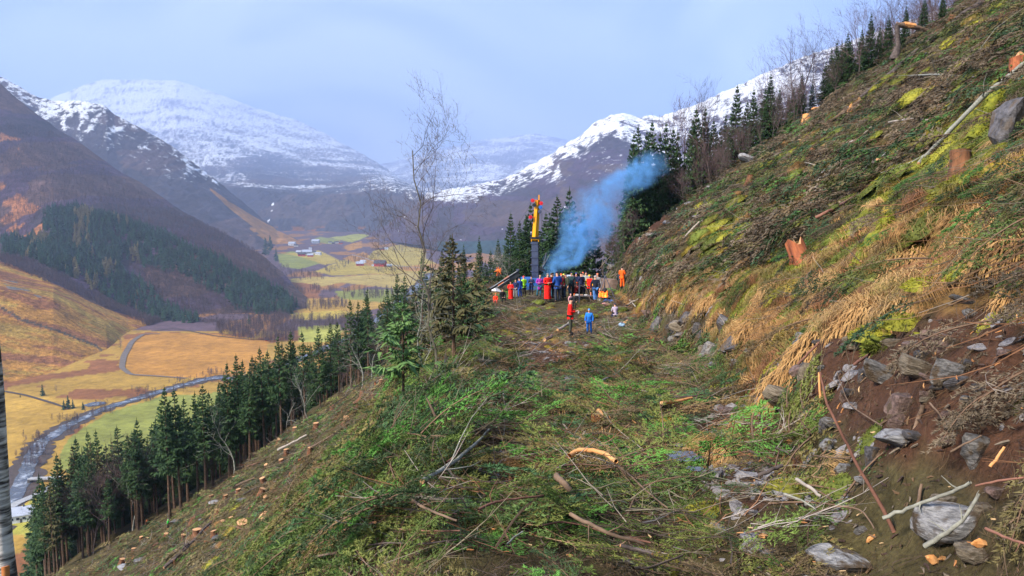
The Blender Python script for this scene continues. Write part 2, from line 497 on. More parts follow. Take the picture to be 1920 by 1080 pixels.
# ---------------------------------------------------------------- the mountains
def sheet(name, cols, rows, px0, px1, nv, colour, mat_, amp=1.0, step=2.5, back=0.45):
    """rows from toe to ridge: list of (py per column, depth per column); sub-sampled and roughened in world space.
    Behind the ridge the mountain falls away again."""
    pxs = np.arange(px0, px1 + step, step)
    k = len(rows)
    py = np.array([np.interp(pxs, cols, r[0]) for r in rows]); dp = np.array([np.interp(pxs, cols, r[1]) for r in rows])
    t = np.linspace(0, k - 1, nv)
    i = np.minimum(t.astype(int), k - 2); f = (t - i)
    PYg = py[i] * (1 - f[:, None]) + py[i + 1] * f[:, None]
    DPg = dp[i] * (1 - f[:, None]) + dp[i + 1] * f[:, None]
    for _ in range(6):
        PYg[1:-1] = (PYg[:-2] + 2 * PYg[1:-1] + PYg[2:]) / 4
        DPg[1:-1] = (DPg[:-2] + 2 * DPg[1:-1] + DPg[2:]) / 4
    PXg = np.broadcast_to(pxs, PYg.shape)
    u, v = ray(PXg, PYg)
    X, Y, Z = u * DPg, DPg.copy(), v * DPg
    T = np.broadcast_to((np.arange(nv) / (nv - 1))[:, None], X.shape)
    w = sstep(0, 0.15, T)
    sc = amp
    Z = Z + w * sc * (90 * fbm(X * 0.0022, Y * 0.0022, 3, 3) + 34 * fbm(X * 0.009, Y * 0.009, 4, 31) * sstep(0, .3, T))
    rid = np.abs(fbm(X * 0.006 + Z * .002, Y * 0.003, 3, 57)) * 2
    Z = Z - w * sc * 22 * rid
    crag = (np.abs(fbm(X * 0.018 + Z * .006, Y * 0.006, 4, 91)) - .12) + 0.6 * (np.abs(fbm(X * 0.05, Y * 0.02 + Z * .02, 3, 93)) - .1)
    big = fbm(X * 0.0025, Z * 0.005 + Y * .001, 3, 95)
    Z = Z - w * sc * 60 * crag * (DPg > 2200)
    # the far side
    nb = 14
    bX = [X]; bY = [Y]; bZ = [Z]
    for j in range(1, nb + 1):
        s = j * 70.0 * (1 + j * 0.08)
        q = 1 + s / Y[-1:]
        bX.append(X[-1:] * q); bY.append(Y[-1:] * q); bZ.append(Z[-1:] - back * s)
    X, Y, Z = np.concatenate(bX), np.concatenate(bY), np.concatenate(bZ)
    PXf, PYf = proj(X, Y, Z)
    Tf = np.concatenate([T, np.ones((nb, T.shape[1]))])
    rgb, snow = colour(PXf, PYf, X, Y, Z, Tf)
    pad = lambda q: np.concatenate([q, np.repeat(q[-1:], nb, 0)])
    snow = snow - 0.55 * pad(crag) + 0.28 * pad(big)
    me = np_mesh(name, np.stack([X, Y, Z], -1).reshape(-1, 3), grid_faces(*X.shape), [mat_])
    add_color(me, rgb.reshape(-1, 3))
    a = me.attributes.new('snow', 'FLOAT', 'POINT'); a.data.foreach_set('value', snow.astype(np.float32).ravel())
    tag(link(name, me), kind='structure')
    return PXf[:nv], PYf[:nv], X[:nv], Y[:nv], Z[:nv]

def blank(X): 
    r = np.empty(X.shape + (3,)); return r

# A: the valley side opposite, brown-purple birch wood over grazed slopes
A_cols = [-420, -150, 0, 100, 200, 240, 300, 400, 500, 545, 575]
A_rows = [
    ([900, 800, 765, 745, 712, 640, 612, 612, 618, 600, 585], [430, 520, 585, 620, 680, 890, 1010, 1000, 985, 1070, 1150]),
    ([640, 560, 545, 560, 598, 606, 604, 606, 612, 592, 580], [760, 800, 830, 870, 920, 960, 1030, 1040, 1030, 1100, 1170]),
    ([500, 440, 485, 520, 568, 585, 596, 600, 600, 584, 576], [1000, 960, 980, 990, 1020, 1040, 1070, 1080, 1080, 1130, 1190]),
    ([420, 410, 430, 400, 412, 425, 445, 488, 545, 566, 572], [1350, 1400, 1420, 1400, 1380, 1370, 1340, 1290, 1230, 1220, 1230]),
    ([-60, 60, 150, 232, 300, 325, 362, 422, 486, 535, 566], [2300, 2250, 2200, 2150, 2080, 2050, 1990, 1800, 1560, 1400, 1300]),
]
def colA(PX, PY, X, Y, Z, T):
    r = blank(X)
    n = fbm(X * 0.006, Z * 0.012, 4, 7)[..., None]
    r[:] = C(0.060, 0.038, 0.062)
    r = np.where(n > 0.05, C(0.088, 0.052, 0.045), r)
    r = np.where(n < -0.1, C(0.040, 0.030, 0.038), r)
    edge = np.interp(PX, [-420, -150, 0, 100, 200, 300, 375, 400, 600], [500, 450, 490, 528, 578, 606, 616, 600, 600])
    j = fbm(X * 0.02, Y * 0.02, 3, 2) * 14
    gr = (PY + j > edge) & (T < 0.8)
    streak = fbm(X * 0.012 + Y * 0.01, Y * 0.05 - X * .02, 4, 21)
    gcol = np.where((streak > 0.08)[..., None], rust * 1.0, np.where((streak < -0.1)[..., None], gold * 0.9, tan * 0.9))
    r = np.where(gr[..., None], gcol, r)
    warm = inpoly(PX + j, PY + j, [(-60, 330), (0, 340), (90, 400), (70, 450), (0, 430), (-60, 430)]) | inpoly(PX + j, PY, [(-40, 240), (40, 260), (30, 300), (-40, 300)])
    r[warm & (fbm(X * 0.02, Z * 0.03, 3, 77) > -0.05)] = rust * 1.3
    ditch = np.abs(PY - np.interp(PX, [0, 40, 110, 180, 225], [575, 600, 620, 650, 690]) + j * 0.4) < 2.2
    r[ditch & (PX > -50) & (PX < 226)] = C(0.07, 0.06, 0.045)
    scree = inpoly(PX + j * 2, PY + j, [(0, 520), (20, 522), (100, 570), (90, 585), (20, 545)]) & (fbm(X * .05, Y * .05, 2, 4) > 0)
    r[scree] = C(0.16, 0.15, 0.14)
    snow = np.full(X.shape, -0.5)
    return r, snow
A_mat = land_mat('valley_side_land', (0.012, 0.05, 0.2), 4.0, 0.42, snow=0.02)
A_pts = sheet('valley_side_hill', A_cols, A_rows, -420, 575, 260, colA, A_mat, 0.35)

# B: rocky snow-dusted shoulder behind it
B_cols = [-420, -150, 0, 60, 100, 165, 200, 215, 260, 330, 400, 450, 480, 520, 560, 610, 650, 690]
B_rows = [
    ([500] * 10 + [520, 525, 520, 505, 490, 482, 470, 455], [2300] * 12 + [2300, 2350, 2400, 2500, 2700, 3000]),
    ([300, 300, 330, 350, 370, 380, 390, 395, 400, 410, 425, 440, 446, 462, 468, 472, 464, 452], [2700] * 13 + [2750, 2750, 2750, 2850, 3100]),
    ([10, 85, 141, 178, 187, 190, 200, 215, 236, 278, 330, 372, 398, 430, 450, 460, 458, 450], [3300] * 13 + [3250, 3150, 3050, 3100, 3200]),
]
def colB(PX, PY, X, Y, Z, T):
    r = blank(X)
    n = fbm(X * 0.006, Z * 0.01, 4, 17)[..., None]
    r[:] = C(0.06, 0.055, 0.07)
    r = np.where(n > 0.05, C(0.09, 0.065, 0.07), r)
    j = fbm(X * 0.01, Y * 0.01, 3, 2) * 16
    line = np.interp(PX, [395, 430, 490, 540, 570, 620], [355, 385, 425, 455, 475, 490])
    og = (np.abs(PY - line + j * 0.3) < np.interp(PX, [390, 440, 560], [2, 8, 16])) & (PX > 395)
    og |= (PX > 470) & (fbm(X * 0.012, Y * 0.006, 4, 5) > 0.0) & (PY > 425)
    r[og] = rust * 1.0 + gold * 0.35
    sl = np.interp(PX, [-400, 0, 60, 100, 167, 233, 300, 340, 400, 420, 500], [250, 195, 220, 262, 300, 330, 345, 350, 372, 360, 330])
    snow = 0.24 + sstep(25, -60, PY - sl - 3 * j) * 0.2 - sstep(-15, 18, PY - sl) * 0.7
    return r, snow
M_mat = land_mat('mountain_rock', (0.006, 0.03), 12.0, 0.35, snow=0.03)
sheet('rocky_shoulder_hill', B_cols, B_rows, -420, 690, 220, colB, M_mat, 0.35)

# C: the big snow mountain with its terrace and the dark wall under it
C_cols = [0, 60, 100, 160, 200, 330, 400, 480, 560, 610, 660, 700, 740, 780, 830, 900]
C_rows = [
    ([470] * 9 + [462, 455, 448, 446, 446, 446, 446], [3600] * 16),
    ([420] * 6 + [400, 400, 402, 402, 402, 402, 402, 405, 405, 410], [4000] * 16),
    ([380] * 5 + [370, 360, 352, 362, 362, 358, 352, 350, 356, 378, 400], [4400] * 16),
    ([360] * 5 + [350, 345, 340, 352, 352, 348, 342, 342, 352, 376, 398], [5800] * 16),
    ([240, 210, 182, 158, 148, 150, 172, 203, 226, 250, 278, 300, 326, 351, 374, 396], [17500] * 9 + [16500, 15000, 13500, 11500, 9500, 8000, 6500]),
]
def colC(PX, PY, X, Y, Z, T):
    r = blank(X)
    n = fbm(X * 0.004, Z * 0.008, 4, 27)[..., None]
    r[:] = C(0.045, 0.045, 0.065)
    r = np.where(n > 0.04, C(0.075, 0.06, 0.07), r)
    j = fbm(X * 0.006, Y * 0.006, 3, 2) * 16
    og = (PY > 425) & (PY < 460) & (fbm(X * 0.01, Z * 0.02, 4, 6) > 0.05)
    r[og] = rust * 0.8
    sl = np.interp(PX, [0, 300, 420, 480, 520, 600, 740, 800], [330, 330, 345, 352, 358, 362, 362, 380])
    snow = 0.42 + np.clip((sl - PY) / 200, 0, 1) * 0.20 - sstep(-4, 16, PY - sl + j) * 0.8
    band = inpoly(PX + j, PY + j, [(420, 300), (500, 290), (600, 310), (700, 330), (640, 345), (480, 345)]) 
    snow = snow - band * 0.10
    # frozen stream in the dark wall
    st = np.abs(PX - np.interp(PY, [380, 400, 425, 440], [512, 508, 500, 505])) < 1.6
    snow = np.where(st & (PY > 380) & (PY < 432) & (fbm(X * .05, Z * .05, 2, 3) > -0.1), 1.0, snow)
    return r, snow
sheet('snow_mountain', C_cols, C_rows, 0, 900, 240, colC, M_mat, 0.5)

# D: farthest, lost in haze
D_cols = [600, 700, 740, 780, 820, 900, 1000, 1060, 1120, 1300]
D_rows = [([400] * 10, [8000] * 10), ([360, 350, 350, 352, 354, 352, 345, 340, 340, 340], [9500] * 10),
          ([330, 312, 302, 290, 280, 262, 250, 262, 285, 330], [21000] * 10)]
def colD(PX, PY, X, Y, Z, T):
    r = blank(X); r[:] = C(0.07, 0.07, 0.09)
    return r, 0.47 + 0.1 * fbm(X * .002, Z * .004, 3, 8)
sheet('far_snow_mountain', D_cols, D_rows, 600, 1300, 130, colD, M_mat, 0.6)

# E: the mountain on our own side of the valley head
E_cols = [660, 700, 760, 800, 830, 870, 940, 1000, 1050, 1100, 1112, 1150, 1170, 1195, 1240, 1300, 1400, 1500, 1560, 1700, 1950, 2400]
E_rows = [
    ([446, 448, 456, 462, 470, 480, 500, 510, 515, 520, 520, 520, 520, 520, 520, 520, 520, 520, 520, 520, 520, 520], [3500, 3300, 2800, 2650, 2550, 2450, 2300, 2200, 2100, 2000] + [1900] * 12),
    ([440, 436, 420, 410, 412, 412, 400, 385, 375, 370, 368, 360, 356, 352, 340, 320, 290, 250, 220, 160, 60, -60], [3700, 3600, 3300, 3200, 3100, 3000, 2950, 2900, 2850, 2800] + [2750] * 12),
    ([437, 430, 400, 362, 357, 350, 336, 306, 276, 242, 230, 212, 211, 218, 213, 194, 152, 108, 88, 36, -60, -200], [3800, 3800, 3800, 3900, 3950, 4000, 4100, 4100] + [4000] * 14),
]
def colE(PX, PY, X, Y, Z, T):
    r = blank(X)
    n = fbm(X * 0.004, Z * 0.008, 4, 37)[..., None]
    r[:] = C(0.058, 0.038, 0.066)
    r = np.where(n > 0.05, C(0.08, 0.052, 0.05), r)
    r = np.where(n < -0.1, C(0.042, 0.032, 0.044), r)
    j = fbm(X * 0.005, Y * 0.005, 4, 2) * 40
    pines = (PX > 820) & (PX < 1000) & (PY > 452 + j * 0.2) & (T < 0.6)
    r[pines] = C(0.016, 0.045, 0.05)
    sl = np.interp(PX, [660, 800, 850, 900, 960, 1000, 1100, 1160, 1250, 1400, 1600], [355, 385, 405, 402, 388, 375, 372, 375, 370, 370, 370])
    top = np.interp(PX, E_cols, E_rows[2][0])
    snow = 0.40 + np.clip((sl - PY) / np.maximum(sl - top, 20), 0, 1.2) * 0.18 - sstep(-50, 30, PY - sl + j) * 0.5
    rock = inpoly(PX + j, PY + j, [(1040, 300), (1150, 255), (1200, 280), (1180, 340), (1060, 340)])
    snow = snow - rock * 0.10
    snow = snow + 0.16 * fbm(X * .003, Z * .006, 3, 14)
    patch = (PY > sl + 10) & (fbm(X * .03, Z * .05, 3, 9) > 0.33)
    snow = np.where(patch, 0.9, snow)
    return r, snow
sheet('snowy_ridge_mountain', E_cols, E_rows, 660, 2400, 220, colE, M_mat, 0.45, step=3)

# ---------------------------------------------------------------- haze
def box_mesh(name, lo, hi, m):
    x0, y0, z0 = lo; x1, y1, z1 = hi
    v = [(x0, y0, z0), (x1, y0, z0), (x1, y1, z0), (x0, y1, z0), (x0, y0, z1), (x1, y0, z1), (x1, y1, z1), (x0, y1, z1)]
    f = [(0, 3, 2, 1), (4, 5, 6, 7), (0, 1, 5, 4), (1, 2, 6, 5), (2, 3, 7, 6), (3, 0, 4, 7)]
    return np_mesh(name, v, f, [m], smooth=False)
m_haze = bpy.data.materials.new('haze_air'); m_haze.use_nodes = True
nt = m_haze.node_tree; nt.nodes.clear()
o_ = nt.nodes.new('ShaderNodeOutputMaterial'); pv = nt.nodes.new('ShaderNodeVolumePrincipled')
pv.inputs['Color'].default_value = (0.50, 0.645, 0.98, 1); pv.inputs['Density'].default_value = 0.00009; pv.inputs['Anisotropy'].default_value = 0.0
nt.links.new(pv.outputs[0], o_.inputs['Volume'])
allz = [min((v.co.z for v in o.data.vertices), default=0) for o in SC.objects if o.type == 'MESH' and False]
HAZE_LO, HAZE_HI = (-22000, -400, -1600), (22000, 24000, 4200)
# ---------------------------------------------------------------- mesh buffer for trees, branches and small things
class Buf:
    def __init__(self): self.v = []; self.f = []; self.m = []; self.n = 0
    def add(self, v, f, mi=0):
        v = np.asarray(v, float).reshape(-1, 3); f = np.asarray(f, int)
        if f.shape[1] == 4: f = np.concatenate([f[:, [0, 1, 2]], f[:, [0, 2, 3]]])
        self.v.append(v); self.f.append(f + self.n); self.m.append(np.full(len(f), mi)); self.n += len(v)
    def tube(self, pts, rad, sides=5, mi=0, cap=True, jit=0.0, rg=None):
        P = np.asarray(pts, float); R = np.asarray(rad, float) * np.ones(len(P))
        T = np.gradient(P, axis=0); T /= np.linalg.norm(T, axis=1)[:, None] + 1e-9
        ref = np.array([0, 0, 1.0]) if abs(T[0][2]) < 0.9 else np.array([1.0, 0, 0])
        A = np.cross(T, ref); A /= np.linalg.norm(A, axis=1)[:, None] + 1e-9
        B = np.cross(T, A)
        th = np.arange(sides) * 2 * np.pi / sides
        rr = R[:, None] * np.ones((1, sides))
        if jit and rg is not None: rr = rr * (1 + jit * rg.uniform(-1, 1, rr.shape))
        V = P[:, None] + (A[:, None] * np.cos(th)[None, :, None] + B[:, None] * np.sin(th)[None, :, None]) * rr[..., None]
        n = len(P); i = np.arange(n - 1)[:, None] * sides; j = np.arange(sides)[None]; k = (j + 1) % sides
        Fq = np.stack([i + j, i + k, i + sides + k, i + sides + j], -1).reshape(-1, 4)
        self.add(V, Fq, mi)
        if cap:
            for e, s in ((0, 1), (n - 1, -1)):
                idx = np.arange(sides) + e * sides
                c = np.concatenate([V[e], P[e:e + 1]])
                ft = np.stack([np.full(sides, sides), np.arange(sides), (np.arange(sides) + 1) % sides], 1)[:, ::s]
                self.add(c, ft, mi if not isinstance(cap, int) or cap is True else cap)
    def blades(self, base, d, w, mi=0):
        """one narrow triangle per row: base point, direction*length, half width vector"""
        base = np.asarray(base, float); d = np.asarray(d, float); w = np.asarray(w, float)
        V = np.stack([base - w, base + w, base + d], 1).reshape(-1, 3)
        self.add(V, np.arange(len(V)).reshape(-1, 3), mi)
    def mesh(self, name, mats, smooth=False):
        return np_mesh(name, np.concatenate(self.v), np.concatenate(self.f), mats, smooth, np.concatenate(self.m))

def unit(a): return a / (np.linalg.norm(a, axis=-1, keepdims=True) + 1e-9)

M_needle = mat('spruce_needles', (0.014, 0.045, 0.022), var=0.5, scale=0.7, rough=0.7, col2=(0.05, 0.10, 0.028))
M_needle_y = mat('young_spruce_needles', (0.06, 0.14, 0.045), scale=0.9, rough=0.7, col2=(0.13, 0.23, 0.07))
M_needle_d = mat('thin_brown_needles', (0.05, 0.055, 0.022), scale=0.8, rough=0.8, col2=(0.12, 0.105, 0.045))
M_trunk = mat('spruce_bark', (0.045, 0.03, 0.022), scale=5, rough=0.9, col2=(0.14, 0.085, 0.055), bump=0.5)
M_birchbark = mat('dark_birch_bark', (0.045, 0.032, 0.035), scale=4, rough=0.9, col2=(0.13, 0.105, 0.10))
M_greybranch = mat('lichen_grey_bark', (0.10, 0.095, 0.085), scale=6, rough=0.9, col2=(0.30, 0.31, 0.27), bump=0.4)
M_twig = mat('purple_brown_twigs', (0.06, 0.038, 0.042), scale=1.0, rough=0.9, col2=(0.125, 0.085, 0.085))
M_larch = mat('bare_larch_twigs', (0.22, 0.12, 0.065), scale=1.0, rough=0.9, col2=(0.33, 0.19, 0.10))

def spruce_mesh(seed, h=14.0, base=0.35, rad=1.7, whorls=30, per=6, blades=9, droop=0.35, ragged=0.2, dead=0.5):
    """returns (trunk buf, crown buf); unit is metres, foot at the origin"""
    r = np.random.default_rng(seed)
    tb, cb = Buf(), Buf()
    zs = np.linspace(-1.2, h, 12)
    bend = np.cumsum(r.normal(0, 0.02, (12, 2)), 0) * 0.5
    P = np.column_stack([bend[:, 0], bend[:, 1], zs])
    tb.tube(P, np.interp(zs, [-1.2, 0, h], [0.014 * h, 0.011 * h, 0.01]), 6)
    zb = h * base
    for i in range(whorls):
        t = ((i + r.uniform(-.3, .3)) / (whorls - 1)); t = min(max(t, 0), 1)
        z = zb + (h * 0.985 - zb) * t
        L0 = rad * ((1 - t) ** 0.9) * (0.5 + 0.5 * min(1, t * 6 + 0.2)) + 0.07
        k = per if t < 0.85 else 4
        a0 = r.uniform(0, 6.28)
        for j in range(k):
            if r.random() < ragged * 0.5: continue
            az = a0 + j * 6.283 / k + r.normal(0, 0.25)
            L = L0 * r.uniform(1 - ragged * 1.3, 1 + ragged * 0.8)
            dr = droop * r.uniform(0.6, 1.4) * (1 - 0.9 * t) - 0.55 * t
            ts = np.linspace(0, 1, 5)
            c = np.array([math.cos(az), math.sin(az)])
            ax = np.column_stack([c[0] * L * ts, c[1] * L * ts, z - dr * L * (ts ** 1.1) + 0.22 * L * ts ** 3])
            nb = max(4, int(blades * (0.5 + 0.5 * L / rad)))
            u = r.uniform(0.12, 1.0, nb * 2) ** 0.8
            bx = np.stack([np.interp(u, ts, ax[:, q]) for q in range(3)], 1)
            side = np.where(np.arange(nb * 2) % 2, 1, -1)
            perp = np.array([-c[1], c[0], 0])
            ln = L * (0.42 * (1 - u) + 0.16) * r.uniform(0.7, 1.3, nb * 2) + 0.08
            d = perp * (side * r.uniform(0.5, 1.0, nb * 2))[:, None] + np.array([c[0], c[1], 0]) * r.uniform(0.4, 0.9, nb * 2)[:, None]
            d[:, 2] = -r.uniform(0.15, 0.75, nb * 2)
            d = unit(d) * ln[:, None]
            wv = np.cross(d, np.array([0, 0, 1.0])); wv = unit(wv) * (0.05 + 0.055 * ln)[:, None]
            wv[:, 2] += r.normal(0, 0.04, nb * 2)
            cb.blades(bx, d, wv)
            tip = ax[-1] - ax[-2]
            cb.blades([ax[-2]], [tip * 1.5], [perp * 0.06])
            # the hanging curtain under the branch
            u = r.uniform(0.2, 0.95, 3); bx = np.stack([np.interp(u, ts, ax[:, q]) for q in range(3)], 1)
            cb.blades(bx, np.column_stack([r.normal(0, .08, 3), r.normal(0, .08, 3), -r.uniform(0.2, 0.5, 3) * (0.4 + L / rad)]), np.tile(np.array([c[0], c[1], 0]) * 0.10, (3, 1)))
    cb.blades([[P[-1][0], P[-1][1], h * 0.97]] * 2, [[0, 0, h * 0.03 + 0.4]] * 2, [[0.05, 0, 0], [0, 0.05, 0]])
    if dead:   # dry twigs on the bare part of the trunk
        n = int(26 * dead * h * base / 5)
        for _ in range(n):
            z = r.uniform(0.1, 1) * zb; az = r.uniform(0, 6.28); l = r.uniform(0.3, 1.1)
            tb.blades([[0, 0, z]], [[math.cos(az) * l, math.sin(az) * l, -l * r.uniform(0, .5)]], [[0, 0, 0.02]])
    return tb, cb

def bare_mesh(seed, h=8.0, spread=0.5, twigs=4, depth=4, lean=0.0, crook=0.18, r0=0.012, first=0.25, tw=0.012, kids=(5, 4, 4), path=None):
    r = np.random.default_rng(seed)
    tb, cb = Buf(), Buf()
    def grow(p, d, L, rad, lev):
        n = 7 if lev == 0 else 4
        pts = [p]; dd = d.copy()
        for i in range(n):
            dd = unit(dd + r.normal(0, crook * (0.6 if lev == 0 else 1), 3) + np.array([0, 0, 0.10 if lev else 0.05]))
            pts.append(pts[-1] + dd * L / n)
        if lev == 0 and path is not None:
            n = len(path) - 1; pts = [np.array(q_, float) for q_ in path]
        rs = np.linspace(rad, rad * 0.35, n + 1)
        if lev <= 2: (tb if lev == 0 else cb).tube(pts, rs, 5 if lev == 0 else 3, cap=False)
        else:
            P = np.array(pts); cb.blades(P[:-1:2], (P[1:] - P[:-1])[::2] * 2.2, np.tile(np.array([[tw, 0, tw * .5]]), (len(P[:-1:2]), 1)))
        if lev >= depth: return
        K = kids[min(lev, len(kids) - 1)] + (2 if lev == 0 else 0)
        if lev == 0: K = int(K * 1.6)
        for j in range(K):
            t = (first if lev == 0 else 0.25) + (1 - (first if lev == 0 else 0.25)) * (j + r.uniform(0, 1)) / K
            i = min(int(t * n), n - 1); q = pts[i] * 1.0 + (pts[i + 1] - pts[i]) * (t * n - i)
            base = unit(pts[i + 1] - pts[i])
            side = unit(np.cross(base, r.normal(0, 1, 3)))
            nd = unit(base * r.uniform(0.45, 1.0) + side * r.uniform(0.5, 1.0) * (spread * 2))
            grow(q, nd, L * (0.55 - 0.25 * t if lev == 0 else 0.55) * r.uniform(0.7, 1.2), rs[i] * 0.5, lev + 1)
    grow(np.array([0, 0, -0.6]), unit(np.array([lean, 0, 1.0])), h, h * r0, 0)
    return tb, cb

def pair(kind, tb, cb, mt, mc):
    return tb.mesh(kind + '_trunk', [mt]), cb.mesh(kind + '_crown', [mc])

SPR = [pair('spruce', *spruce_mesh(100 + i, h=14, base=b_, rad=rd, whorls=w_, per=p_, blades=9, ragged=rg_), M_trunk, M_needle)
       for i, (b_, rd, w_, p_, rg_) in enumerate([(0.36, 1.8, 28, 6, .3), (0.44, 1.55, 24, 6, .4), (0.24, 2.0, 34, 6, .25), (0.38, 1.35, 26, 6, .5)])]
FULL = [pair('full_spruce', *spruce_mesh(200 + i, h=12, base=0.08, rad=rd, whorls=34, per=7, blades=12, ragged=.15, droop=.5, dead=0), M_trunk, M_needle)
        for i, rd in enumerate([2.3, 1.9, 2.6])]
THIN = [pair('thin_spruce', *spruce_mesh(300 + i, h=12, base=0.28, rad=1.2, whorls=22, per=5, blades=6, ragged=.5, dead=1), M_trunk, M_needle_d) for i in range(2)]
BIRCH = [pair('bare_birch', *bare_mesh(400 + i, h=9, spread=s_, kids=k_, depth=4, tw=.009, r0=.009, crook=.14), M_birchbark, M_twig)
         for i, (s_, k_) in enumerate([(0.30, (8, 5, 4)), (0.36, (8, 5, 4)), (0.27, (9, 5, 4)), (0.40, (8, 4, 4))])]

def place_tree(name, meshes, h0, loc, h, rz, lean=(0, 0), wide=1.0, **kw):
    """a tree is an Empty at its foot with a trunk and a crown"""
    e = empty(name, loc, rz, **kw)
    s = h / h0
    e.scale = (s * wide, s * wide, s)
    e.rotation_euler = (lean[0], lean[1], rz)
    link('trunk', meshes[0], e); link('crown', meshes[1], e)
    return e

def tree_at(px, top, y, kind, meshes, h0, wide=1.0, **kw):
    u, _ = ray(px, 540)
    _, v = ray(px, top)
    u, v = ray(px, top)
    x = u * y; z0 = float(H(x, y, False)); h = max(2.5, v * y - z0)
    return place_tree(kind, meshes, h0, (x, y, z0), h, random.uniform(0, 6.28), wide=wide, lean=(random.gauss(0, .012), random.gauss(0, .012)), **kw)

ORD = ['first', 'second', 'third', 'fourth', 'fifth', 'sixth', 'seventh', 'eighth', 'ninth', 'tenth', 'eleventh', 'twelfth', 'thirteenth', 'fourteenth', 'fifteenth', 'sixteenth', 'seventeenth',
       'eighteenth', 'nineteenth', 'twentieth']
def nth(i):
    if i < 20: return ORD[i]
    t = i + 1
    tens = ['', '', 'twenty', 'thirty', 'forty', 'fifty', 'sixty', 'seventy', 'eighty', 'ninety'][t // 10] if t < 100 else 'hundred'
    if t >= 100: return 'hundred and ' + (nth(t - 101) if t > 100 else '')
    if t % 10 == 0: return {20: 'twentieth', 30: 'thirtieth', 40: 'fortieth', 50: 'fiftieth', 60: 'sixtieth', 70: 'seventieth', 80: 'eightieth', 90: 'ninetieth'}[t]
    return tens + '-' + ORD[t % 10 - 1]

# --- the plantation below the cleared slope: the front row, read off the photograph
FRONT = [(107, 852, 97), (138, 822, 99), (163, 808, 97), (181, 808, 95), (197, 835, 98), (221, 800, 100), (253, 787, 98), (282, 795, 96),
         (307, 725, 86), (329, 730, 87), (344, 745, 90), (363, 735, 88), (378, 722, 87), (393, 735, 89), (422, 680, 88), (443, 665, 90),
         (462, 690, 87), (490, 652, 88), (503, 657, 90), (523, 630, 87), (542, 620, 88), (568, 622, 86), (597, 610, 86), (618, 605, 88), (633, 603, 86),
         (655, 562, 84), (670, 565, 85), (688, 542, 83), (725, 540, 80), (747, 513, 78), (758, 516, 77), (790, 470, 74), (812, 500, 72)]
for i, (px, top, y) in enumerate(FRONT):
    tree_at(px, top, y - 4, 'spruce_tree', SPR[i % 4], 14, wide=random.uniform(1.05, 1.3) * (1.2 if 190 < px < 290 else 1),
            label=f"tall dark spruce with bare trunk, {nth(i)} up the forest edge from the valley",
            cat='tree', group='spruces along the edge of the cleared slope')
SIL = ([40, 107, 138, 181, 197, 221, 253, 282, 300, 307, 329, 344, 393, 405, 422, 443, 490, 523, 568, 633, 645, 688, 725, 760, 812, 860, 900],
       [900, 852, 822, 808, 835, 800, 787, 795, 760, 725, 730, 745, 735, 710, 680, 665, 652, 630, 622, 603, 590, 542, 540, 516, 500, 470, 450])
fill = []
for i in range(185):
    px = random.uniform(60, 815); y = random.uniform(84, 124)
    fill.append((px, float(np.interp(px, *SIL)) + random.uniform(12, 75), y))
fill.sort()
for i, (px, top, y) in enumerate(fill):
    m_ = SPR[random.randrange(4)] if random.random() < .8 else THIN[random.randrange(2)]
    tree_at(px, top, y, 'spruce_tree', m_, 14 if m_ in SPR else 12, wide=random.uniform(1.0, 1.35),
            label=("dark spruce standing deep inside the plantation behind its front row" if m_ in SPR else "thin brownish spruce standing deep inside the plantation behind its front row"),
            cat='tree', group='spruces inside the plantation' if m_ in SPR else 'thin spruces inside the plantation')
for i in range(60):
    px = random.uniform(50, 780); y = random.uniform(98, 122)
    tree_at(px, float(np.interp(px, *SIL)) + random.uniform(70, 130), y, 'spruce_tree', FULL[random.randrange(3)], 12, wide=random.uniform(0.9, 1.2),
            label='low bushy spruce filling the shade under the plantation', cat='tree', group='undergrowth spruces of the plantation')
# pale dead and bare trees along the same edge
DEADM = [bare_mesh(500 + i, h=8, spread=.45, kids=(5, 3, 2), depth=3, crook=.3, tw=.02) for i in range(2)]
DEAD = [pair('grey_tree', a_, b_, M_greybranch, M_greybranch) for a_, b_ in DEADM]
for i, (px, top, y) in enumerate([(675, 625, 78), (695, 610, 76), (648, 700, 80), (575, 690, 84), (432, 770, 86), (240, 850, 92), (540, 740, 84)]):
    tree_at(px, top, y - 4, 'grey_tree', DEAD[i % 2], 8, label=f"bare pale grey tree at the forest edge, {nth(i)} down from the ledge" , cat='tree', group='bare grey trees at the forest edge')
for i in range(26):
    px = random.choice([random.uniform(640, 720), random.uniform(580, 720), random.uniform(130, 300)]); y = random.uniform(84, 108)
    tree_at(px, float(np.interp(px, *SIL)) + random.uniform(40, 110), y, 'bare_birch', BIRCH[i % 4], 9, label='bare purple-brown birch standing among the plantation spruces', cat='tree', group='birches among the plantation spruces')

# --- spruces behind the crowd
BEHIND = [(910, 490, 66, 0), (945, 462, 72, 0), (1010, 430, 73, 0), (1035, 425, 74, 1), (1058, 430, 80, 0), (965, 450, 76, 2), (869, 458, 70, 1), (898, 442, 68, 1), (920, 470, 74, 1), (934, 448, 66, 1), (956, 400, 69, 1), (974, 414, 67, 1), (985, 405, 72, 1), (993, 382, 75, 0), (1026, 400, 70, 1), (1045, 368, 68, 2),
          (1069, 355, 76, 0), (1092, 400, 84, 1), (1118, 430, 86, 0), (1150, 420, 84, 1), (1178, 395, 80, 2), (842, 440, 62, 1), (828, 470, 60, 0), (860, 490, 60, 1)]
for i, (px, top, y, k) in enumerate(BEHIND):
    tree_at(px, top, y, 'spruce_tree', FULL[k], 12, wide=(1.35 if 1000 < px < 1060 else 1.12) if px > 900 else .85, label=f"bushy dark green spruce beyond the ledge, {nth(i)} of the clump behind the people" if i < 15 else f"dark spruce at the ends of the clump behind the people, {nth(i - 15)} of nine",
            cat='tree', group='spruces behind the people')
